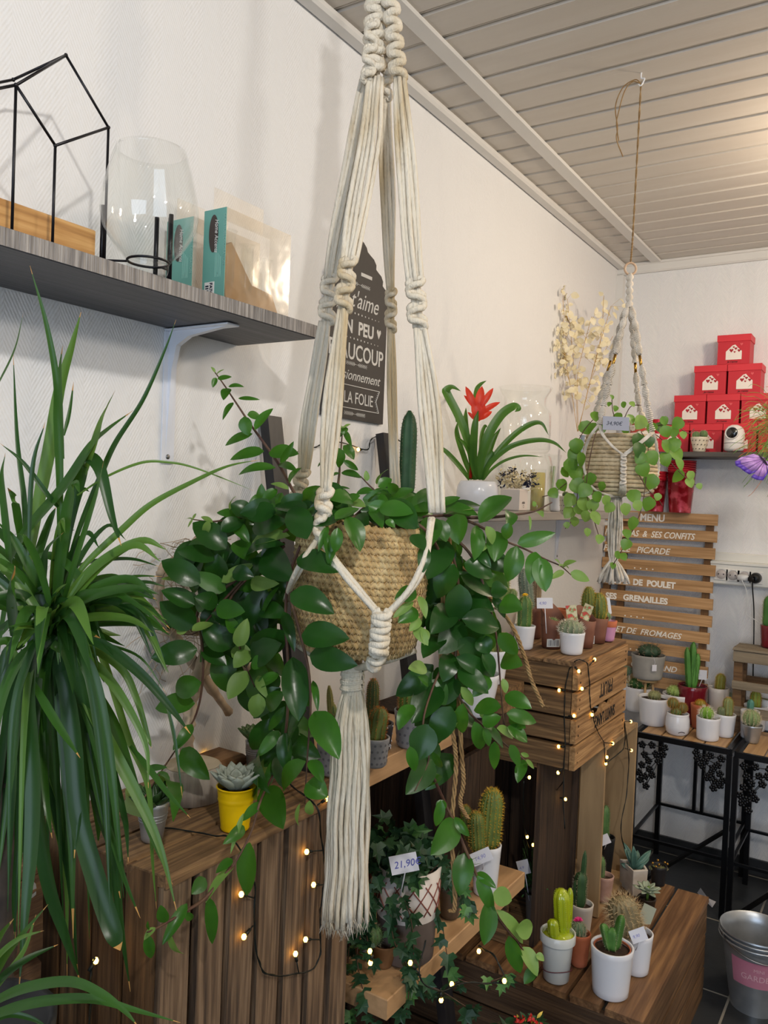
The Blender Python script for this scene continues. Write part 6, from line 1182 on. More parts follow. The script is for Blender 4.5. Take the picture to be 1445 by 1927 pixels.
potted('clustered small cactus in a white pot, left front of the crate stack', 925, 1290, .985, 60, 62, white, [dict(x=920, yt=1175, w=26, col='5a7236', col2='788a48', ribs=9, sp='d8cc88'), dict(x=944, yt=1190, w=22, col='5a7236', col2='788a48', ribs=9, sp='d8cc88')], wb=46)
T, c, d, rt, h = potted('green leafy succulent in a large white pot left of the crate stack', 892, 1352, .93, 92, 76, white, [], wb=64, kind='potted_succulent', cat='succulent')
rosette(T, c + V((0, 0, h - .01)), .06, mat('dark succulent leaf', '2d4a26', .4, col2='3e6030', scale=20), 22, wd=.35)
t = thing('slatted_crate', 'dark crate between the ladder shelf and the stencilled fruit crate', 'crate', (.12, 1.79, .5165))
w = MB(); slats(w, (.22, 1.66, .5165), (.232, 1.92, .82), 1, 3, .006); part(t, 'front_panel', w, drk_z, smooth=False); w = MB(); w.box((.02, 1.66, .5165), (.219, 1.672, .82)); part(t, 'end_panel', w, drk_z, smooth=False); w = MB(); w.box((.02, 1.908, .5165), (.219, 1.92, .82)); part(t, 'end_panel', w, drk_z, smooth=False); w = MB(); w.box((.002, 1.652, .90), (.30, 1.922, .925)); w.box((.02, 1.70, .821), (.2, 1.9, .899)); part(t, 'top_block', w, drk_z, smooth=False)
w = MB(); q = c; 
solo('riser_block', MB().box((.10, 1.80, .926), (.30, 1.925, .984)), old_x, 'small wooden riser under the clustered cactus pot', 'block', smooth=False)
inkv = mat('violet ink', '8c8cc8', .6)
card('white price card behind the brown sleeve pots on the crate stack', 'price_tag', (1025, 1135, 15, 10, 0), 2.12, '4,90', .011, (1028, 1192, 2.12), im=inkv)
cd = mat('plant tag print', 'cfc8a8', .6, col2='c84a44', scale=70, lo=.45, hi=.55, col3='88a068')
card('printed plant tag with red and pink flowers stuck in the brown sleeve pot', 'plant_tag', (1076, 1156, 10, 17, .1), 2.15, m=cd, stem=(1084, 1192, 2.16))
card('printed plant tag with pale pink flowers beside the golden barrel cacti', 'plant_tag', (1104, 1152, 9, 15, -.4), 2.2, m=cd, stem=(1112, 1186, 2.24))
card('white plant label sticking up beside the small spiny cactus in the pink pot', 'plant_tag', (1146, 1140, 3, 15, .1), 2.33, stem=(1147, 1178, 2.33))
# table 1
ZT = .6
potted('bright green cactus with long pale spines in a white pot', 1201, 1342, ZT, 54, 44, white, [dict(x=1203, yt=1275, w=38, shape='ball', col='2f5a28', col2='3f7032', ribs=11, sp='d8d0a0', dens=.8, sl=.5, depth=.2)], wb=48)
potted('small dull brown ball cactus in the widest white pot', 1228, 1368, ZT, 58, 50, white, [dict(x=1231, yt=1300, w=23, shape='ball', col='6a6f4a', col2='858a5c', sp='cabf94')], wb=46)
potted('smooth pale green ball cactus in a white pot, centre of the first table', 1274, 1360, ZT, 57, 48, white, [dict(x=1271, yt=1290, w=33, shape='ball', col='7f9a4c', col2='93ac5e', ribs=14, sp='d8dca0', dens=.7, sl=.12)], wb=46)
T, c, d, rt, h = potted('brown clustered cactus in a rounded white pot with a painted mouth', 1274, 1385, ZT, 40, 38, white, [dict(x=1265, yt=1313, w=20, shape='ball', col='7a5a2c', col2='5c6c34', sp='c8984a', dens=1.4), dict(x=1282, yt=1322, w=20, shape='ball', col='4c5c30', col2='7c6430', sp='c8984a', dens=1.4), dict(x=1272, yt=1330, w=20, shape='ball', col='5c5a2c', sp='c09048')], wb=36)
w = MB(); w.lathe([(rt * .8, 0), (rt * 1.02, h * .1), (rt * 1.1, h * .4), (rt * 1.06, h * .72), (rt * .98, h * .9)], c, 36); part(T, 'pot_belly', w, white)
w = MB(); w.tube(arc([c + TOCAM * rt * 1.09 + RIGHT * x * rt * .3 + V((0, 0, h * (.22 - .05 * abs(x)))) for x in (-1, -.3, .3, 1)], 4), .0013, 6); part(T, 'painted_mouth', w, MC['black print'])
potted('lime green cactus with white spines in a white pot', 1331, 1396, ZT, 43, 41, white, [dict(x=1329, yt=1330, w=25, shape='ball', col='5f8c24', col2='84aa38', ribs=9, sp='f0ecd8', dens=1.1, sl=.4)], wb=40)
potted('two ribbed columnar cacti in a white pot on the first table', 1362, 1389, ZT, 40, 41, white, [dict(x=1357, yt=1330, w=15, col='5f6b4c', col2='77825c', ribs=9, sp='c9b894', dens=.8), dict(x=1369, yt=1312, w=18, col='6f7a48', col2='858e58', ribs=10, sp='d8ac58', dens=.9, tuft='c99a3e')], wb=33)
potted('fuzzy orange-yellow cactus in a terracotta pot on the first table', 1315, 1373, ZT, 34, 44, terra, [dict(x=1318, yt=1317, w=19, shape='ball', col='a08a2c', col2='8a8434', sp='d8a83a', dens=1.5, tuft='c9821e')], wb=26)
potted('tall green euphorbia in a dark red pot against the menu rack', 1300, 1364, ZT, 54, 68, redg, [dict(x=1293, yt=1218, xb=1297, w=12, col='3c7028', col2='4e8434', ribs=5, sp='5c8440', dens=.8, sl=.3, depth=.3), dict(x=1305, yt=1208, xb=1303, w=14, col='3c7028', col2='4e8434', ribs=5, sp='5c8440', dens=.8, sl=.3, depth=.3), dict(x=1313, yt=1230, xb=1304, w=15, col='4a8030', col2='5c943c', ribs=5, sp='5c8440', dens=.8, sl=.3, depth=.3)], wb=44)
card('white plant label standing in the dark red pot', 'plant_tag', (1322, 1270, 8, 9, -.1), 3.2, '....', .008, (1312, 1300, 3.2), im=inkv)
potted('yellow-spined column cactus in a tall off-white pot at the back', 1349, 1364, ZT, 38, 65, mat('off white ceramic', 'cfc8c0', .4), [dict(x=1357, yt=1268, xb=1354, w=17, col='7c7c30', col2='8f8c3c', ribs=11, sp='d8b848', dens=1.3, tuft='c8a03c')], wb=34)
potted('grey ball cactus in a white pot behind the two columnar cacti', 1370, 1364, ZT, 42, 40, white, [dict(x=1374, yt=1303, w=27, shape='ball', col='7c8a70', col2='94a084', sp='dcd8cc', dens=1.5)], wb=34)
T, c, d, rt, h = potted('dark round cactus in a grey concrete bowl with a hanging tag', 1218, 1281, .745, 62, 44, conc, [dict(x=1221, yt=1212, w=42, shape='ball', col='2c4430', col2='38523a', ribs=10, sp='8c7c68', dens=.7, sl=.35)], wb=52)
w = MB(); q = c + TOCAM * (rt + .001) + RIGHT * .003 + V((0, 0, h * .55)); w.obox(q, RIGHT, V((0, 0, 1)), RIGHT.cross(V((0, 0, 1))), (.009, .0125, .0006)); w.tube([q + V((0, 0, .012)), q + V((.002, 0, .022)), c + TOCAM * (rt - .002) + V((0, 0, h))], .0006, 4); part(T, 'hanging_tag', w, paper, smooth=False)
w = MB(); 
for a in range(3): g = a * 2.1 + .5; w.tube([(c.x + math.cos(g) * .02, c.y + math.sin(g) * .02, c.z - .012), (c.x + math.cos(g) * .034, c.y + math.sin(g) * .034, ZT + .001)], .005, 8)
w.lathe([(0, -.012), (.04, -.012), (.04, -.001), (0, -.001)], c, 24); solo('pot_stand', w, mat('pale beech', 'b8986c', .6), 'little three-legged wooden stand under the grey concrete bowl', 'stand')
potted('small grey-green cactus in a white pot behind the stencilled crate', 1168, 1336, ZT, 22, 46, white, [dict(x=1178, yt=1253, w=18, shape='ball', col='6c8468', sp='c8d0c0')], wb=22)
# table 2
potted('round green cactus in a small zinc bucket on the second table', 1414, 1400, ZT, 38, 33, zinc, [dict(x=1413, yt=1336, w=31, shape='ball', col='6c8450', col2='88986a', ribs=13, sp='d8ccac', dens=1.5)], wb=24)
potted('yellowish column cactus in a white pot behind the zinc bucket', 1420, 1378, ZT, 42, 46, white, [dict(x=1421, yt=1300, w=19, col='6f8434', col2='84963f', ribs=10, sp='d8b050', dens=1.2, tuft='cf9a34')], wb=34)
potted('blue-green ribbed cactus in a white pot on the left edge of the second table', 1409, 1392, ZT, 34, 50, white, [dict(x=1412, yt=1316, w=13, col='3f7468', col2='4f8678', ribs=5, sp='6c8c80', dens=.6, depth=.3)], wb=30)
potted('tan spiny cactus in a white pot at the right edge of the photo', 1445, 1376, ZT, 36, 56, white, [dict(x=1436, yt=1314, w=20, shape='ball', col='a08a68', sp='cab494', dens=1.4)], wb=30)
potted('green column cactus in a glossy dark red pot on the slatted stool', 1452, 1222, .919, 44, 42, redg, [dict(x=1446, yt=1120, w=24, col='3c6a2c', col2='4c7c38', ribs=6, sp='a0a070', dens=.9)], wb=38)
# low crate
ZL = .3
T, c, d, rt, h = potted('branching green cactus in a large white pot at the front of the low crate', 1148, 1885, ZL, 79, 78, white, [dict(x=1150, yt=1745, xb=1150, w=26, col='3f6a2a', col2='52803a', ribs=4, sp='a8b08c', dens=.9, depth=.35), dict(x=1134, yt=1738, xb=1146, w=19, col='3f6a2a', col2='52803a', ribs=3, sp='a8b08c', depth=.4), dict(x=1170, yt=1722, xb=1156, w=20, col='3f6a2a', col2='52803a', ribs=3, sp='a8b08c', depth=.4), dict(x=1164, yt=1750, xb=1154, w=17, col='3f6a2a', col2='52803a', ribs=3, sp='a8b08c', depth=.4)], wb=66, th=.005)
w = MB(); w.lathe([(rt - .008, h - .010), (rt - .0065, h - .004), (rt - .0095, h - .004)], c, 36); part(T, 'inner_pot', w, terra)
potted('hairy tan cactus in a white pot at the right of the low crate', 1196, 1839, ZL, 58, 66, white, [dict(x=1166, yt=1688, xb=1184, w=56, col='7c7050', col2='948868', ribs=16, sp='c8b088', dens=1.8, sl=.35)], wb=46, th=.004)
card('white price card in the pot of the hairy cactus', 'price_tag', (1201, 1760, 15, 12, .35), 1.94, '9,90', .010, (1196, 1788, 1.95), im=inkv)
T, c, d, rt, h = potted('glossy lime green ceramic cactus ornament in a white collared pot', 1046, 1854, ZL, 66, 78, mat('cream ceramic pot', 'c9ccc8', .3, coat=.3), [], wb=48, rim=.022, kind='ceramic_cactus', cat='ornament', soil=False)
lime = mat('lime ceramic glaze', '96a412', .12, col2='a9b820', scale=10, coat=1)
w = MB(); w.lathe([(0, h + .004), (rt * .5, h + .002), (rt * .88, h - .004), (rt * .93, h - .012)], c, 32, f=lambda a, i: 1 + .03 * math.sin(a * 7)); part(T, 'glazed_base', w, lime)
def cer(xb, yb_, xt, yt, wd, ribs=8, dx=0):
    b = U(xb, yb_, d + dx); b.z = max(b.z, c.z + h - .002); t_ = U(xt, yt, d + dx); r = wd / 2 * d / F; hh = t_ - b; w = MB(); u = V((1, 0, 0)); v = V((0, 1, 0)); n = ribs * 6; K = 16
    for i in range(K + 1):
        t = i / K; rr = r * (min(1, .72 + t) * (1 if t < .75 else max(.12, math.sqrt(max(0, 1 - ((t - .75) / .262) ** 2)))))
        w.v += [b + hh * t + (u * math.cos(a) + v * math.sin(a)) * rr * (1 - .16 * abs(math.sin(ribs * a / 2)) ** .6 * 0 - .14 * (1 - abs(math.cos(ribs * a / 2)))) for a in [2 * PI * j / n for j in range(n)]]
    w.f = [[i * n + j, i * n + (j + 1) % n, (i + 1) * n + (j + 1) % n, (i + 1) * n + j] for i in range(K) for j in range(n)] + [list(range(K * n, K * n + n))]; w.m = [0] * len(w.f)
    for j in range(ribs):
        a = 2 * PI * j / ribs
        for i in range(3, 22): t = i / 22; rr = r * (1 if t < .75 else max(.12, math.sqrt(max(0, 1 - ((t - .75) / .262) ** 2)))); w.ball(b + hh * t + V((math.cos(a), math.sin(a), 0)) * rr, r * .055, 6)
    part(T, 'ceramic_stem', w, lime)
cer(1058, 1788, 1056, 1672, 33); cer(1042, 1785, 1040, 1730, 21, 7, -.025); cer(1070, 1745, 1073, 1671, 13, 6, .0)
w = MB(); w.tube([c + V((math.cos(a), math.sin(a), 0)) * (rt * .86) + V((0, 0, h * .28 - .004 * math.sin(a * 2))) for a in [i * PI / 16 for i in range(33)]], .0009, 5, False); part(T, 'string_tie', w, mat('dark red string', '5c2030', .6))
potted('small ball cactus with a pink flower in a terracotta pot on the low crate', 1089, 1823, ZL, 40, 54, terra, [dict(x=1086, yt=1733, w=31, shape='ball', col='4c6440', col2='64785a', ribs=14, sp='c8bca0', dens=1.6, sl=.2, fl=(.0125, mat('magenta flower', 'c81e6c', .5)))], wb=30)
potted('dark green twisted cactus in an off-white pot behind the ceramic cactus', 1092, 1765, ZL, 44, 52, mat('off white ceramic', 'cfc8c0', .4), [dict(x=1101, yt=1601, xb=1092, w=11, col='2c4a26', col2='3c5c34', ribs=4, sp='9c9c80', depth=.35), dict(x=1094, yt=1640, xb=1090, w=26, col='2c4a26', col2='3c5c34', ribs=5, sp='a89c80', depth=.35, dens=.9), dict(x=1084, yt=1656, xb=1087, w=14, col='2c4a26', col2='3c5c34', ribs=4, sp='9c9c80', depth=.35)], wb=34)
# triangular pot with aloe
c, d, rt, rb, h = placed(1190, 1685, ZL, 60, 44, 50); T = thing('potted_aloe', 'grey-green aloe in a blocky whitewashed pot at the back of the low crate', 'succulent', c)
w = MB(); r_ = rt * 1.0; pts = [(r_ * math.cos(a), r_ * math.sin(a)) for a in (math.radians(-75), math.radians(-15), math.radians(75), math.radians(165))]; n = 4
w.add([c + V((x * .92, y * .92, 0)) for x, y in pts] + [c + V((x, y, h)) for x, y in pts] + [c + V((x * .78, y * .78, h)) for x, y in pts] + [c + V((x * .75, y * .75, h - .015)) for x, y in pts], [[3, 2, 1, 0]] + [[l * 4 + i, l * 4 + (i + 1) % 4, l * 4 + 4 + (i + 1) % 4, l * 4 + 4 + i] for l in range(3) for i in range(4)] + [[12, 13, 14, 15]])
part(T, 'pot', w, mat('whitewashed clay', 'b8aea2', .6, col2='cac2b8', scale=30, bump=.2), smooth=False, bevel=.002); w = MB(); w.lathe([(0, h - .013), (r_ * .55, h - .013)], c, 12); part(T, 'soil', w, MC['dark potting soil'])
alo = mat('aloe leaf', '44665a', .4, col2='567a6c', scale=15, bump=.1); w = MB()
for x, y, wd in ((1173, 1585, 12), (1180, 1600, 12), (1200, 1600, 12), (1225, 1600, 12), (1222, 1612, 11), (1168, 1625, 10), (1192, 1592, 11), (1212, 1622, 10), (1186, 1618, 12)): b = c + V((0, 0, h - .014)) + rv(.006); w.leaf(b, U(x, y, d + rnd(-.03, .03)), wd / F * d, TOCAM + V((0, 0, .4)) + rv(.3), .6, .08, 7, 1.35)
part(T, 'leaves', w, alo, solid=.0025)
T, c, d, rt, h = potted('silvery succulent with drooping leaves in a small dark pot behind the hairy cactus', 1216, 1722, ZL, 34, 26, mat('dark bronze pot', '3a3028', .4, .4), [], wb=26, kind='potted_succulent', cat='succulent')
rosette(T, c + V((0, 0, h + .018)), .042, mat('silver succulent leaf', '8d9c84', .6, col2='a5b09a', scale=30), 20, wd=.34, tilt=-.1); w = MB(); w.tube([c + V((0, 0, h - .01)), c + V((.003, 0, h + .03))], .004, 8); part(T, 'stem', w, fm1)
card('pale card on a green stake leaning in front of the silvery succulent', 'plant_tag', (1217, 1722, 13, 18, -.45), 2.22, m=mat('pale printed card', 'a8b0a0', .6), stem=(1212, 1704, 2.25), txt='..', size=.012)
T, c, d, rt, h = potted('pinkish pot with a grey-green cactus inside the plywood crate', 1135, 1700, .312, 36, 44, mat('pink washed clay', 'a88474', .6, col2='b8968a', scale=30), [dict(x=1127, yt=1610, w=20, col='4c5c40', sp='a8a488', ribs=9)], wb=26)
potted('green cactus in a black pot inside the plywood crate', 1137, 1650, .312, 34, 66, MC['black nursery pot'], [dict(x=1137, yt=1515, w=18, col='3c6034', ribs=5, sp='8c9c70', depth=.3)], wb=24)
card('white price card in the black pot inside the plywood crate', 'price_tag', (1138, 1580, 9, 9, .4), 2.44, stem=(1137, 1598, 2.45))
potted('cactus with golden beads in a black pot, far corner of the low crate', 1238, 1670, ZL, 30, 34, MC['black nursery pot'], [dict(x=1230, yt=1630, w=16, shape='ball', col='6c6c4c', sp='b8a880'), dict(x=1248, yt=1632, w=16, shape='ball', col='6c6c4c', sp='b8a880')], wb=24)
q = U(1238, 1628, dep(OZ(1238, 1670, ZL))); w = MB()
for x, y in ((1228, 1624), (1238, 1619), (1240, 1627), (1251, 1623), (1256, 1626), (1234, 1631)): w.ball(U(x, y, dep(q)), .0038, 10)
part(bpy.data.objects[[o.name for o in bpy.data.objects if o.get('label', '').startswith('cactus with golden beads')][0]], 'bead', w, gold)
T, c, d, rt, h = potted('fine-leaved green shrub in a grey ribbed pot inside the standing crate', 1002, 1740, .314, 32, 50, mat('grey ribbed pot', '6c625a', .6), [], wb=24, kind='potted_shrub', cat='potted plant')
w = MB()
for i in range(260): a = rnd(0, 2 * PI); e = rnd(.1, 1.5); L = rnd(.02, .062); p = c + V((0, 0, h)); dd_ = V((math.cos(a) * math.cos(e) * .75, math.sin(a) * math.cos(e) * .75, math.sin(e) * 1.35)); q = p + dd_ * L; w.leaf(q, q + (dd_ + rv(.6)).normalized() * .013, .004, rv(1), .2, .1, 3)
for i in range(24): a = rnd(0, 6.3); q = c + V((0, 0, h)); e_ = q + V((math.cos(a) * .035, math.sin(a) * .035, rnd(.07, .15))); w.tube([q, (q + e_) / 2 + rv(.006), e_], .0007, 3)
part(T, 'foliage', w, mat('dark shrub leaf', '2c5224', .5, col2='3f6a30', scale=40))
card('white price card stuck in the fine-leaved shrub', 'price_tag', (985, 1632, 11, 13, .25), 2.15, '4,9', .010, (996, 1695, 2.16), im=inkv)
# ladder shelf, upper board (z=.93)
ZU = .9305
def dimpled(label, px, yb, wpx, hpx, cacti, z=ZU, wb=None):
    T, c, d, rt, h = potted(label, px, yb, z, wpx, hpx, dimp, cacti, wb=wb, group=None); w = MB(); rb = (wb or wpx * .8) / 2 * d / F
    for j in range(4):
        for i in range(16): a = (i + .5 * (j % 2)) * PI / 8; t = .18 + j * .21; r = rb + (rt - rb) * t; p = c + V((math.cos(a) * r, math.sin(a) * r, h * t)); nn = V((math.cos(a), math.sin(a), 0)); tt = V((-math.sin(a), math.cos(a), 0)); s_ = rt * .085; w.add([p + nn * .0006 + (tt * math.cos(g) + V((0, 0, 1)) * math.sin(g)) * s_ for g in [q * PI / 4 for q in range(8)]], [list(range(8))])
    part(T, 'dimple', w, mat('dark dimple', '6e6e74', .6), smooth=False); return T
dimpled('orange-spined branching cactus in a grey dimpled pot on the ladder shelf', 704, 1448, 56, 52, [dict(x=716, yt=1331, xb=706, w=34, col='54622c', col2='6a7636', ribs=10, sp='c8883c', dens=1.3, tuft='b8742c'), dict(x=692, yt=1350, w=26, col='54622c', col2='6a7636', ribs=10, sp='c8883c', dens=1.2)], wb=46)
T, c, d, rt, h = potted('column cactus with orange spines in a black pot with white dots', 712, 1418, ZU, 54, 50, mat('black dotted ceramic', '2c2a2e', .3), [dict(x=699, yt=1276, w=24, col='3f4c28', col2='50602f', ribs=12, sp='c88c48', dens=1.5, tuft='c87c34')], wb=44)
w = MB()
for i in range(60): a = rnd(0, 2 * PI); t = rnd(.08, .95); r = rt * (.8 + .2 * t); w.ball(c + V((math.cos(a) * r, math.sin(a) * r, h * t)), rt * .06, 6, (1, 1, 1))
part(T, 'white_dot', w, paper, label='white painted dots')
dimpled('green ball cactus in a grey dimpled pot, right on the ladder shelf', 770, 1411, 62, 66, [dict(x=768, yt=1294, w=38, col='5a7a2e', col2='6c8c38', ribs=13, sp='c88a4c', dens=1.2)], wb=48)
dimpled('finger cactus in a grey dimpled pot at the left end of the ladder shelf', 624, 1464, 60, 54, [dict(x=619, yt=1290, xb=628, w=13, col='7a7438', col2='8a8444', ribs=9, sp='b8a058', dens=1.2), dict(x=633, yt=1340, xb=634, w=30, col='3c4c28', col2='4c5c34', ribs=9, sp='a89458'), dict(x=626, yt=1322, xb=640, w=14, col='b89858', ribs=8, sp='c8a868')], wb=48)
# ladder shelf, lower board
ZK = .5155
T, c, d, rt, h = potted('ivy in a large two-tone pot, cream band with a scratched lattice over taupe', 762, 1822, ZK, 122, 150, mat('taupe ceramic', '5f524b', .7, col2='6c5f57', scale=8), [], wb=106, kind='potted_ivy', cat='potted plant', rnd_=.006)
w = MB(); w.lathe([(rt * .93 + .0006, h * .48), (rt + .0012, h + .0004), (rt - .003, h + .0008)], c, 48); bnd = part(T, 'cream_band', w, mat('cream glaze band', 'd2c9c0', .5), label='cream upper band of the pot')
w = MB()
for i in range(13):
    a = i * PI / 6.5
    def cp(a, t): r = (rt * .93 + (rt * .07) * (t - .48) / .52) + .0018; return c + V((math.cos(a) * r, math.sin(a) * r, h * t))
    w.tube([cp(a + (PI / 4.5) * k_ / 4, .56 + .34 * k_ / 4) for k_ in range(5)], .0013, 5); w.tube([cp(a + (PI / 4.5) * (4 - k_) / 4 * 1.1, .55 + .33 * k_ / 4) for k_ in range(5)], .0013, 5)
part(bnd, 'lattice_lines', w, mat('brown red line', '83473a', .6))
ivy = mat('dark ivy leaf', '1f3c22', .45, col2='2f5230', scale=35, bump=.1); ivy2 = mat('fresh ivy leaf', '3f6a34', .45, col2='5a8444', scale=35, bump=.1)
def ivyleaf(w, p, s, dn, nr):
    dn = dn.normalized(); nr = (nr - nr.dot(dn) * dn).normalized(); sd = dn.cross(nr); P = [(0, 0), (.25, -.12), (.52, .12), (.28, .28), (.42, .62), (.16, .58), (0, 1.05)]
    P = P + [(-x, y) for x, y in P[-2:0:-1]]; w.add([p + sd * x * s + dn * y * s + nr * (abs(x) * .3 * s - .1 * s * y * y) for x, y in P] + [p + dn * .4 * s - nr * .05 * s], [[i, (i + 1) % len(P), len(P)] for i in range(len(P))])
def ivyplant(T, start, trails, m, seed, ls=.03, nfill=40, rad_=.06):
    random.seed(seed); v = MB(); lf = MB()
    for tr in trails:
        pts = arc(tr, 6); v.tube(pts, .001, 5)
        for i, p in enumerate(pts):
            if i % 2 == 0 or random.random() < .35: o = rv(1) * V((1, 1, .4)) if False else rv(.02); lf.mi = 1 if random.random() < .18 else 0; ivyleaf(lf, p + o * .5, ls * rnd(.65, 1.15), V((0, 0, -1)) + rv(.7) + RIGHT * rnd(-.5, .5), TOCAM + rv(.6))
    for i in range(nfill): p = start + V((rnd(-1, 1), rnd(-1, 1), rnd(-.2, .55))) * rad_; lf.mi = 1 if random.random() < .1 else 0; ivyleaf(lf, p, ls * rnd(.8, 1.25), V((0, 0, -.6)) + rv(.9), TOCAM + V((0, 0, .6)) + rv(.7))
    vv = part(T, 'vine', v, stemM); part(T, 'foliage', lf, m, smooth=False); return vv
def px_(L, d): return [U(x, y, d) for x, y in L]
dI = d
ivyplant(T, c + V((0, 0, h + .01)) - RIGHT * .02, [px_([(740, 1680), (735, 1730), (745, 1780), (770, 1820), (790, 1850)], dI - .09), px_([(760, 1690), (775, 1740), (778, 1800), (770, 1860), (765, 1910)], dI - .1), px_([(700, 1680), (680, 1720), (660, 1760), (655, 1830), (660, 1930)], dI - .08), px_([(780, 1660), (800, 1620), (815, 1580)], dI), px_([(790, 1690), (830, 1740), (850, 1830), (900, 1850), (960, 1835)], dI - .03), px_([(690, 1660), (665, 1700), (648, 1780), (640, 1890)], dI - .06), px_([(680, 1700), (650, 1740), (625, 1800), (615, 1860), (625, 1925)], dI - .1), px_([(690, 1720), (672, 1790), (680, 1850), (700, 1930)], dI - .12), px_([(700, 1650), (690, 1700), (690, 1760), (700, 1800)], dI - .1), px_([(800, 1650), (840, 1620), (870, 1660), (890, 1720)], dI - .02), px_([(790, 1850), (830, 1865), (870, 1890), (900, 1910)], dI - .06), px_([(775, 1600), (800, 1640), (850, 1650), (870, 1680)], dI + .02)], [ivy, ivy2], 41, .033, 120, .078)
card('white price card with blue handwriting behind the ivy pot', 'price_tag', (760, 1625, 26, 17, .2), 1.535, '21,90€', .018, (752, 1690, 1.56), im=mat('blue biro', '4a4fa8', .6))
potted('small brown round clay pot at the near end of the lower ladder board', 722, 1826, ZK, 52, 40, mat('brown clay', '6c4a2c', .6, col2='7c5a3a', scale=20), [dict(x=700, yt=1740, w=40, shape='ball', col='4c5c3c', sp='8c8c70', ribs=14)], wb=30)
T, c, d, rt, h = potted('grassy plant in a dull zinc pot behind the ivy', 846, 1733, ZK, 46, 52, mat('dull zinc', '6c645a', .4, .7), [], wb=34, kind='potted_grass', cat='potted plant')
w = MB()
for i in range(70): a = rnd(0, 6.3); e = V((math.cos(a), math.sin(a), rnd(.3, 1.6))).normalized(); b = c + V((0, 0, h)); L = rnd(.05, .1); w.tube([b, b + e * L * .6 + V((0, 0, .008)), b + e * L - V((0, 0, .012))], [.0012, .001, .0003], 3)
part(T, 'grass', w, mat('grey green grass', '5a6e44', .6))
potted('two tall golden-spined columnar cacti in a white pot on the lower ladder board', 912, 1690, ZK, 56, 84, white, [dict(x=928, yt=1484, xb=918, w=42, col='5c6c30', col2='74823c', ribs=16, sp='cfc06c', dens=1.6, tuft='d8ac3c', sl=.2), dict(x=896, yt=1527, xb=900, w=31, col='54642c', col2='6c7a38', ribs=14, sp='cfc06c', dens=1.5, tuft='d0a040', sl=.2, dd=-.02), dict(x=874, yt=1515, xb=888, w=24, col='54642c', col2='6c7a38', ribs=13, sp='c8b468', dens=1.4, tuft='c8963c', dd=.03)], wb=44)
card('white price card leaning in the pot of golden columnar cacti', 'price_tag', (906, 1612, 19, 12, .42), 1.86, '14,90', .012, (908, 1636, 1.87), im=inkv)
potted('dark spiny ball cactus in a clay pot behind the ivy, left', 712, 1690, ZK, 50, 60, brn, [dict(x=712, yt=1590, w=50, shape='ball', col='34422c', sp='a89c84', dens=1.2, sl=.45)], wb=40)
potted('small tan-topped cactus in a clay pot behind the handwritten card', 775, 1680, ZK, 40, 60, brn, [dict(x=772, yt=1578, w=36, col='3c4c30', sp='b09060', tuft='a8743c', ribs=11)], wb=30)
T = thing('flowering_plant', 'red flower cluster on a leafy plant at the bottom edge of the photo', 'potted plant', U(992, 1960, 1.6)); w = MB()
for i in range(60): p = U(992 + rnd(-26, 26), 1925 + rnd(-14, 30), 1.6 + rnd(-.03, .03)); w.mi = 0 if abs(p.x) and random.random() < .75 else 1; w.leaf(p, p + rv(.012) + V((0, 0, .004)), .006, TOCAM + rv(.5), .2, .2, 3)
w.mi = 2
for i in range(60): p = U(985 + rnd(-50, 50), 1950 + rnd(-25, 40), 1.62 + rnd(-.03, .04)); w.leaf(p, p + rv(.035), .022, V((0, 0, 1)) + rv(.5), .2, .1, 4)
part(T, 'flowers_and_leaves', w, [mat('red petal', 'c02418', .5), mat('yellow petal edge', 'd8b84a', .5), ivy]); w = MB(); p = U(992, 1990, 1.62); w.lathe([(0, -.16), (.045, -.16), (.06, 0), (.055, 0), (.05, -.01), (0, -.01)], p, 24); part(T, 'pot', w, brn)
w = MB(); w.box((p.x - .1, p.y - .1, 0), (p.x + .1, p.y + .1, p.z - .161)); solo('plinth', w, MC['painted crate wood'], 'wooden block under the red flowering plant at the bottom edge', 'plinth', smooth=False)
# crate top, bottom left (z = .93)
ZG = .931
c, d, rt, rb, h = placed(442, 1568, ZG, 72, 74, 52); T = thing('potted_succulent', 'grey-green rosette succulent in a bright yellow tin bucket on the slatted crate', 'succulent', c)
w = MB(); pr = [(0, 0), (rb, 0), (rb + .001, .002)] + [(rb + (rt - rb) * t + (.0009 if k_ % 3 == 0 and .6 < t < .82 else 0), h * t) for k_, t in enumerate([i / 24 for i in range(2, 24)])] + [(rt + .001, h - .001), (rt + .0015, h), (rt - .0005, h + .001), (rt - .0015, h - .001), (rt - .003, h - .012)]; w.lathe(pr, c, 48); part(T, 'bucket', w, yel, smooth=70)
w = MB(); w.lathe([(0, h - .01), (rt - .003, h - .01)], c, 24); part(T, 'soil', w, MC['dark potting soil']); rosette(T, c + V((0, 0, h - .008)), .052, mat('grey green succulent', '8a9184', .55, col2='9da396', scale=20), 24, wd=.42)
c = OZ(362, 1524, ZG); c = OZ(360, 1500, ZG); d = dep(c); s = d / F; T = thing('wood_log', 'thick pale slice of tree trunk standing on the slatted crate, behind the yellow bucket', 'log', c)
w = MB(); rr = 54 * s; rr = min(rr, .06); hh = U(360, 1448, d + .0).z - c.z + .01; w.lathe([(0, 0), (rr, 0), (rr, hh - .003), (rr - .003, hh)], c, 40, f=lambda a, i: 1 + .02 * math.sin(a * 3) + .01 * math.sin(a * 7)); part(T, 'trunk_side', w, wood('pale weathered log', '9c9184', 'b8ada0', None, 'z')); w = MB(); w.lathe([(0, hh), (rr - .003, hh)], c, 40, f=lambda a, i: 1 + .02 * math.sin(a * 3) + .01 * math.sin(a * 7)); w.v = [p + V((0, 0, .0005)) for p in w.v]; part(T, 'cut_face', w, mat('pale cut wood', 'b8ab96', .7, col2='a8997f', scale=25))
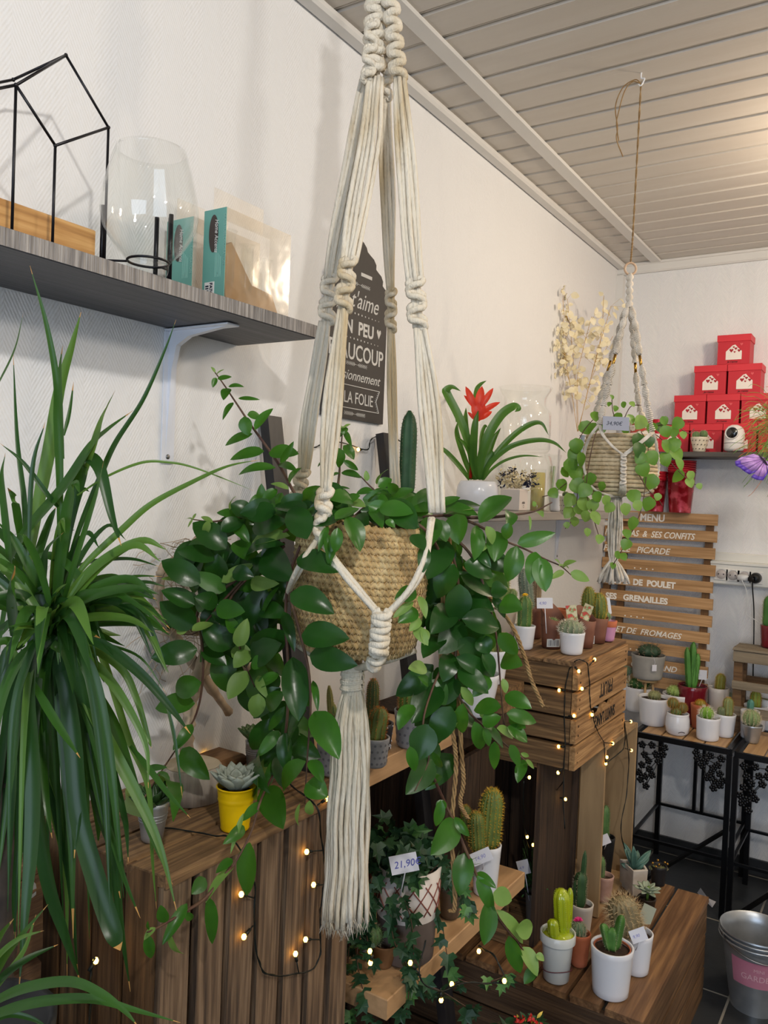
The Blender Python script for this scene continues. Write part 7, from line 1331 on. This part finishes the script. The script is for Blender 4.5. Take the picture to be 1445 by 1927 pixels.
def tin(label, px, yb, wpx, hpx, wb, m=zinc):
    T, c, d, rt, h = potted(label, px, yb, ZG, wpx, hpx, m, [], wb=wb, kind='potted_succulent', cat='succulent', group=None); w = MB()
    for t in (.55, .62, .7): r = rt * (wb / wpx + (1 - wb / wpx) * t); w.tube([c + V((math.cos(a) * r, math.sin(a) * r, h * t)) for a in [i * PI / 14 for i in range(29)]], .0007, 4, False)
    part(T, 'embossed_rings', w, m); return T, c, d, rt, h
T, c, d, rt, h = tin('spiky succulent in a grey tin pot, left on the slatted crate', 286, 1590, 60, 70, 40); rosette(T, c + V((0, 0, h - .008)), .05, mat('dark succulent leaf', '2d4a26', .4), 20, wd=.22, tilt=.3)
T, c, d, rt, h = tin('jade-like succulent in a small tin pot at the back of the slatted crate', 480, 1450, 40, 50, 32); rosette(T, c + V((0, 0, h - .004)), .042, mat('jade succulent leaf', '4c6a3c', .45, col2='5c7a48', scale=30), 34, wd=.5)
T, c, d, rt, h = tin('tiny tin pot with a sprig, next to the ladder shelf upright', 511, 1446, 28, 50, 22); rosette(T, c + V((0, 0, h - .004)), .022, MC['jade succulent leaf'], 12, wd=.4)
c = OZ(416, 1447, ZG); c = V((.05, c.y, ZG)); T = thing('wooden_tray', 'small angular brown wooden slab at the back of the slatted crate by the wall', 'tray', c); w = MB(); w.box((.012, c.y - .05, ZG), (.085, c.y + .045, ZG + .022), bev=.006); part(T, 'slab', w, wood('brown tray wood', '6b4a2c', '8a6540', None, 'y')); w = MB(); w.box((.02, c.y - .042, ZG + .022), (.077, c.y + .037, ZG + .0225)); part(T, 'top_face', w, wood('tray top', '7d5a3a', '97724c', None, 'y'), smooth=False)
# driftwood root behind the hoya
T = thing('driftwood_root', 'pale gnarled root with hanging fibres leaning on the wall behind the hoya', 'driftwood', OX(345, 1440, .05)); w = MB(); rt_ = mat('dry root wood', 'a08c76', .85, col2='c0ad96', scale=25, bump=.8); random.seed(14)
def rp(x, y, X=.06): return OX(x, y, X)
for P, r in (([(350, 1440), (352, 1380), (358, 1330), (375, 1260), (400, 1180), (420, 1100)], .012), ([(300, 1080), (330, 1050), (380, 1010), (430, 1000)], .007), ([(290, 1150), (330, 1200), (380, 1270), (430, 1340)], .009), ([(310, 1060), (300, 1130), (340, 1180), (400, 1190)], .008), ([(340, 1160), (420, 1200), (470, 1260)], .010), ([(380, 1050), (440, 1100), (460, 1180)], .008), ([(310, 1190), (370, 1180), (430, 1150)], .009), ([(360, 1290), (400, 1250), (440, 1230)], .008)): pts = arc([rp(x, y, .06 + rnd(-.03, .04)) for x, y in P], 6); w.tube(pts, [r * rnd(.7, 1.25) for _ in pts], 7)
w.mi = 0
for i in range(160): x = rnd(285, 440); y = rnd(1020, 1260); p = rp(x, y, .05 + rnd(-.03, .05)); pts = [p]; 
for i in range(150):
    x = rnd(285, 440); y = rnd(1020, 1250); p = rp(x, y, .055 + rnd(-.03, .05)); a = rnd(0, 6.3); pts = [p]
    for k_ in range(5): a += rnd(-.9, .9); p = p + V((0, math.cos(a), math.sin(a) * .8 - .35)) * .012 + V((rnd(-.003, .003), 0, 0)); p.x = max(p.x, .004); pts.append(p)
    w.tube(pts, .0007, 3)
part(T, 'root', w, rt_)
# buckets on the floor
def bucket(label, cx_, cy_, rt, rb, h, z=0, lab=False, group=None):
    c = V((cx_, cy_, z)); T = thing('zinc_bucket', label, 'bucket', c); w = MB(); pr = [(0, .006), (rb - .003, .006), (rb, 0), (rb, .006)] + [(rb + (rt - rb) * t, h * t) for t in (.2, .5, .8, .84)] + [(rb + (rt - rb) * .86 + .0025, h * .86), (rb + (rt - rb) * .88, h * .88), (rt, h - .004), (rt + .004, h - .002), (rt + .003, h + .002), (rt, h), (rb + (rt - rb) * .86 - .002, h * .86), (rb + .0, h * .1), (0, h * .09)]
    w.lathe(pr, c, 56); part(T, 'body', w, zinc, smooth=60)
    w = MB(); w.tube(arc([c + V((math.cos(a) * (rt + .005) , math.sin(a) * (rt + .005), h * .93 - .035 * abs(math.sin(a - .6)))) for a in [.6 - PI + i * PI / 12 for i in range(13)]], 2), .0018, 6); hd = part(T, 'handle', w, zk)
    for a in (.6, .6 - PI): w = MB(); w.ball(c + V((math.cos(a) * (rt + .001), math.sin(a) * (rt + .001), h * .93)), .007, 10); part(T, 'handle_ear', w, zk)
    if lab:
        for q_ in (1, 2):
            w = MB(); r_i = rt + .001 * q_; z_i = h - .012 * q_; w.lathe([(r_i - .002, z_i - .003), (r_i + .0035, z_i - .002), (r_i + .0045, z_i + .001), (r_i + .002, z_i + .003), (r_i - .002, z_i + .002)], c, 48); part(T, 'nested_rim', w, zinc)
        w = MB(); n = 16; a0, a1 = math.radians(-128), math.radians(-38); rows = []
        for t0 in (.40, .74): rows.append([c + V((math.cos(a0 + (a1 - a0) * i / n), math.sin(a0 + (a1 - a0) * i / n), 0)) * (rb + (rt - rb) * t0 + .0008) + V((0, 0, h * t0)) for i in range(n + 1)])
        w.sheet(rows); lb = part(T, 'label_panel', w, mat('pink label', 'c0788c', .5, col2='cc8a9a', scale=8), label='pink printed label'); tx = MB()
        for s_, sz, tz, off in (('MINI', .014, .62, .02), ('GARDEN', .024, .50, 0)):
            ww = MB(); text(ww, s_, sz, Matrix.Identity(4), ext=.0001, align='CENTER')
            for i in range(len(ww.v)): p = ww.v[i]; am = (a0 + a1) / 2 + .12; r = rb + (rt - rb) * .56 + .0016; a = am + (p.x + off * 0) / r; r2 = rb + (rt - rb) * (tz + p.y / h) + .0014 + p.z; ww.v[i] = c + V((math.cos(a) * r2, math.sin(a) * r2, h * tz + p.y))
            tx.add(ww.v, ww.f)
        part(lb, 'lettering', tx, mat('pale pink print', 'e0b4bc', .5), smooth=False)
    return T
q = OZ(1400, 1880, 0); bucket('zinc bucket with a pink mini garden label standing on the floor', .785, 2.575, .098, .064, .225, lab=True)
bucket('second zinc bucket behind the one with the pink label', .93, 2.86, .092, .064, .20)
w = MB(); a = OZ(1312, 1680, 0.002); b = OZ(1318, 1671, .03); e = OZ(1347, 1697, .004); g = OZ(1340, 1708, .002); m_ = OZ(1332, 1690, .012); w.add([a, b, m_, e, g], [[0, 1, 2], [0, 2, 4], [2, 3, 4]]); solo('paper_scrap', w, paper, 'creased scrap of white paper on the dark floor by the table leg', 'paper', smooth=False, solid=.0006)
# ================================================================ string lights
bulb = mat('warm glowing bulb', 'ffd27a', .4, emit='ffbf50', estr=14); cabm = mat('dark green fairy light cable', '101612', .5)
def lights_(label, path, leads, n=8):
    T = thing('string_lights', label, 'string lights', path[0]); w = MB(); w.tube(arc(path, n), .0011, 5)
    w2 = arc(path, n); w.tube([p + V((.0014 * math.cos(i * .8), .0014 * math.sin(i * .8), .0014 * math.cos(i * .9))) for i, p in enumerate(w2)], .001, 4); part(T, 'cable', w, cabm)
    for a, b in leads:
        d_ = (b - a); L = d_.length; d_ = d_.normalized(); w = MB(); w.tube([a, a + d_ * max(.002, L - .012)], .0012, 5); w.tube([b - d_ * .014, b - d_ * .004], .0026, 8); bb_ = part(T, 'bulb_holder', w, cabm); w = MB(); w.ball(b, .0040, 8, (1, 1, 1.2)); part(bb_, 'bulb', w, bulb)
XF = .305
def f1(x, y, X=XF): return OX(x, y, X)
lights_('string of warm fairy lights over the slatted crate and down its front', [OZ(265, 1555, ZG + .004), OZ(330, 1560, ZG + .004), OZ(400, 1572, ZG + .004), f1(440, 1582), f1(478, 1660), f1(478, 1735), f1(487, 1810), f1(510, 1835), f1(560, 1832), f1(590, 1822), f1(603, 1790), f1(602, 1730), f1(606, 1690), f1(612, 1640), f1(606, 1590), f1(596, 1520), OZ(560, 1488, ZG + .005), OZ(520, 1450, ZG + .004)],
        [(f1(478, 1690), f1(454, 1683)), (f1(476, 1742), f1(459, 1763)), (f1(562, 1832), f1(556, 1795)), (f1(602, 1768), f1(575, 1768)), (f1(608, 1600), f1(577, 1603)), (f1(611, 1665), f1(590, 1665)), (f1(597, 1515), f1(615, 1503)), (OZ(400, 1440, ZG + .005), OZ(386, 1424, ZG + .006))])
XS = .4365; YS = 1.9455
def s1(x, y): return OX(x, y, XS)
def s2(x, y, Y=YS): return OY(x, y, Y)
lights_('string of warm fairy lights draped around the stencilled crate stack', [s2(1062, 1560, 1.94), s2(1060, 1480), s2(1063, 1400), s2(1062, 1320), s2(1068, 1270), s2(1078, 1250), s2(1088, 1246, 1.944) + V((0, 0, .006)), s1(1105, 1250), s1(1109, 1290), s1(1110, 1320), s1(1116, 1350), s1(1124, 1375), s1(1136, 1397), s1(1137, 1412)],
        [(s2(1078, 1250), s2(1089, 1263)), (s1(1109, 1252), s1(1119, 1241)), (s2(1063, 1299), s2(1052, 1299)), (s2(1061, 1349), s2(1080, 1347)), (s1(1118, 1352), s1(1114, 1345)), (s1(1136, 1397), s1(1153, 1399)), (s2(1060, 1405), s2(1051, 1405)), (s2(1060, 1445), s2(1050, 1454)), (s1(1137, 1412), s1(1140, 1437)), (s1(1104, 1296), s1(1095, 1296))])
lights_('loose fairy light cable hanging inside the standing crate', [s2(985, 1470, 1.94), s2(985, 1520, 1.96), s2(988, 1570, 2.0), s2(1000, 1600, 2.02), s2(1010, 1560, 2.05), s2(1040, 1500, 2.1), s2(1060, 1470, 2.0)], [(s2(985, 1463, 1.94), s2(996, 1463, 1.94)), (s2(988, 1560, 2.0), s2(992, 1575, 2.0)), (s2(1000, 1600, 2.02), s2(1003, 1590, 2.02)), (s2(1050, 1500, 2.1), s2(1064, 1504, 2.1)), (s2(1045, 1520, 2.12), s2(1046, 1530, 2.12))])
lights_('fairy light cable running over the plywood crate behind the stack', [OX(1140, 1437, .436), OX(1155, 1425, .436), OX(1172, 1410, .436), OX(1176, 1390, .436), OX(1175, 1360, .45), OX(1183, 1430, .436), OX(1178, 1500, .436), OX(1168, 1560, .436), OX(1180, 1610, .436), OX(1185, 1625, .45)], [(OX(1176, 1408, .436), OX(1188, 1412, .437)), (OX(1175, 1358, .45), OX(1187, 1358, .45)), (OX(1146, 1424, .436), OX(1142, 1425, .437))])
lights_('fairy lights in the ivy under the lower ladder board', [U(800, 1770, 1.4), U(790, 1840, 1.38), U(830, 1865, 1.4), U(870, 1850, 1.42), U(920, 1850, 1.44), U(950, 1845, 1.44), U(930, 1800, 1.46), U(900, 1780, 1.5)], [(U(829, 1860, 1.4), U(830, 1882, 1.4)), (U(858, 1850, 1.42), U(850, 1852, 1.42)), (U(940, 1848, 1.44), U(949, 1846, 1.43)), (U(905, 1790, 1.5), U(901, 1790, 1.49)), (U(792, 1836, 1.38), U(772, 1812, 1.38)), (U(700, 1800, 1.36), U(697, 1812, 1.36)), (U(690, 1790, 1.36), U(696, 1790, 1.36))])
lights_('fairy lights on the wall above the ladder shelf behind the basket', [U(560, 850, 1.66), OX(588, 843, .01), OX(610, 836, .01), OX(640, 832, .01), OX(690, 846, .012), OX(700, 825, .02), OX(735, 820, .01), OX(760, 835, .01)], [(OX(690, 846, .012), OX(674, 846, .014))])
lights_('dark fairy light cables with glowing bulbs between ladder shelf and crate stack', [s2(872, 1410, 1.88), s2(885, 1420, 1.88), s2(890, 1450, 1.88), s2(900, 1475, 1.88), s2(915, 1460, 1.88), s2(895, 1490, 1.88), s2(884, 1500, 1.88)], [(s2(896, 1412, 1.88), s2(906, 1420, 1.88)), (s2(900, 1472, 1.88), s2(893, 1470, 1.88)), (s2(905, 1470, 1.88), s2(913, 1462, 1.88)), (s2(900, 1480, 1.88), s2(909, 1484, 1.88))])
lights_('single fairy light glowing behind the dracaena at the lower left', [OX(165, 1950, .30), OX(172, 1880, .25), OX(170, 1840, .22), OX(178, 1800, .22)], [(OX(172, 1820, .22), OX(180, 1808, .22))])
# ================================================================ lights
def area(name, loc, target, size, power, col, sy=None):
    l = bpy.data.lights.new(name, 'AREA'); l.size = size; l.energy = power; l.color = col
    if sy: l.shape = 'RECTANGLE'; l.size_y = sy
    o = bpy.data.objects.new(name, l); COL.objects.link(o); o.location = loc; o.rotation_euler = (V(target) - V(loc)).to_track_quat('-Z', 'Y').to_euler(); return o
warm = (1, .82, .62); neu = (1, .95, .89); cool = (.62, .78, 1)
def spot(name, loc, target, power, col, ang=110, size=.035):
    l = bpy.data.lights.new(name, 'SPOT'); l.energy = power; l.color = col; l.spot_size = math.radians(ang); l.spot_blend = .8; l.shadow_soft_size = size
    o = bpy.data.objects.new(name, l); COL.objects.link(o); o.location = loc; o.rotation_euler = (V(target) - V(loc)).to_track_quat('-Z', 'Y').to_euler(); return o
def pointl(name, loc, power, col, size=.05):
    l = bpy.data.lights.new(name, 'POINT'); l.energy = power; l.color = col; l.shadow_soft_size = size; o = bpy.data.objects.new(name, l); COL.objects.link(o); o.location = loc; return o
spot('ceiling_spot_front', (1.55, -.05, 2.38), (.1, .95, 1.3), 58, neu, 120)
pointl('ceiling_lamp_back', (1.12, 2.45, 2.24), 22, warm, .05)
pointl('ceiling_lamp_right', (2.3, 2.2, 2.25), 27, warm, .08)
pointl('ceiling_lamp_middle', (2.2, .6, 2.2), 24, neu, .1)
area('window_daylight', (1.8, RY0 + .02, 1.35), (1.2, 2, .9), 2.4, 50, (.64, .79, 1), 1.8)
W = bpy.data.worlds.new('World'); S.world = W; W.use_nodes = True; W.node_tree.nodes['Background'].inputs[0].default_value = (.75, .85, 1, 1); W.node_tree.nodes['Background'].inputs[1].default_value = 1.0
S.view_settings.view_transform = 'Standard'; S.view_settings.look = 'None'; S.view_settings.gamma = 1; S.view_settings.exposure = -0.1; S.view_settings.use_curve_mapping = False
S.cycles.max_bounces = 8; S.cycles.transparent_max_bounces = 12; S.cycles.transmission_bounces = 8; S.cycles.caustics_reflective = False; S.cycles.caustics_refractive = False; S.cycles.sample_clamp_indirect = 4
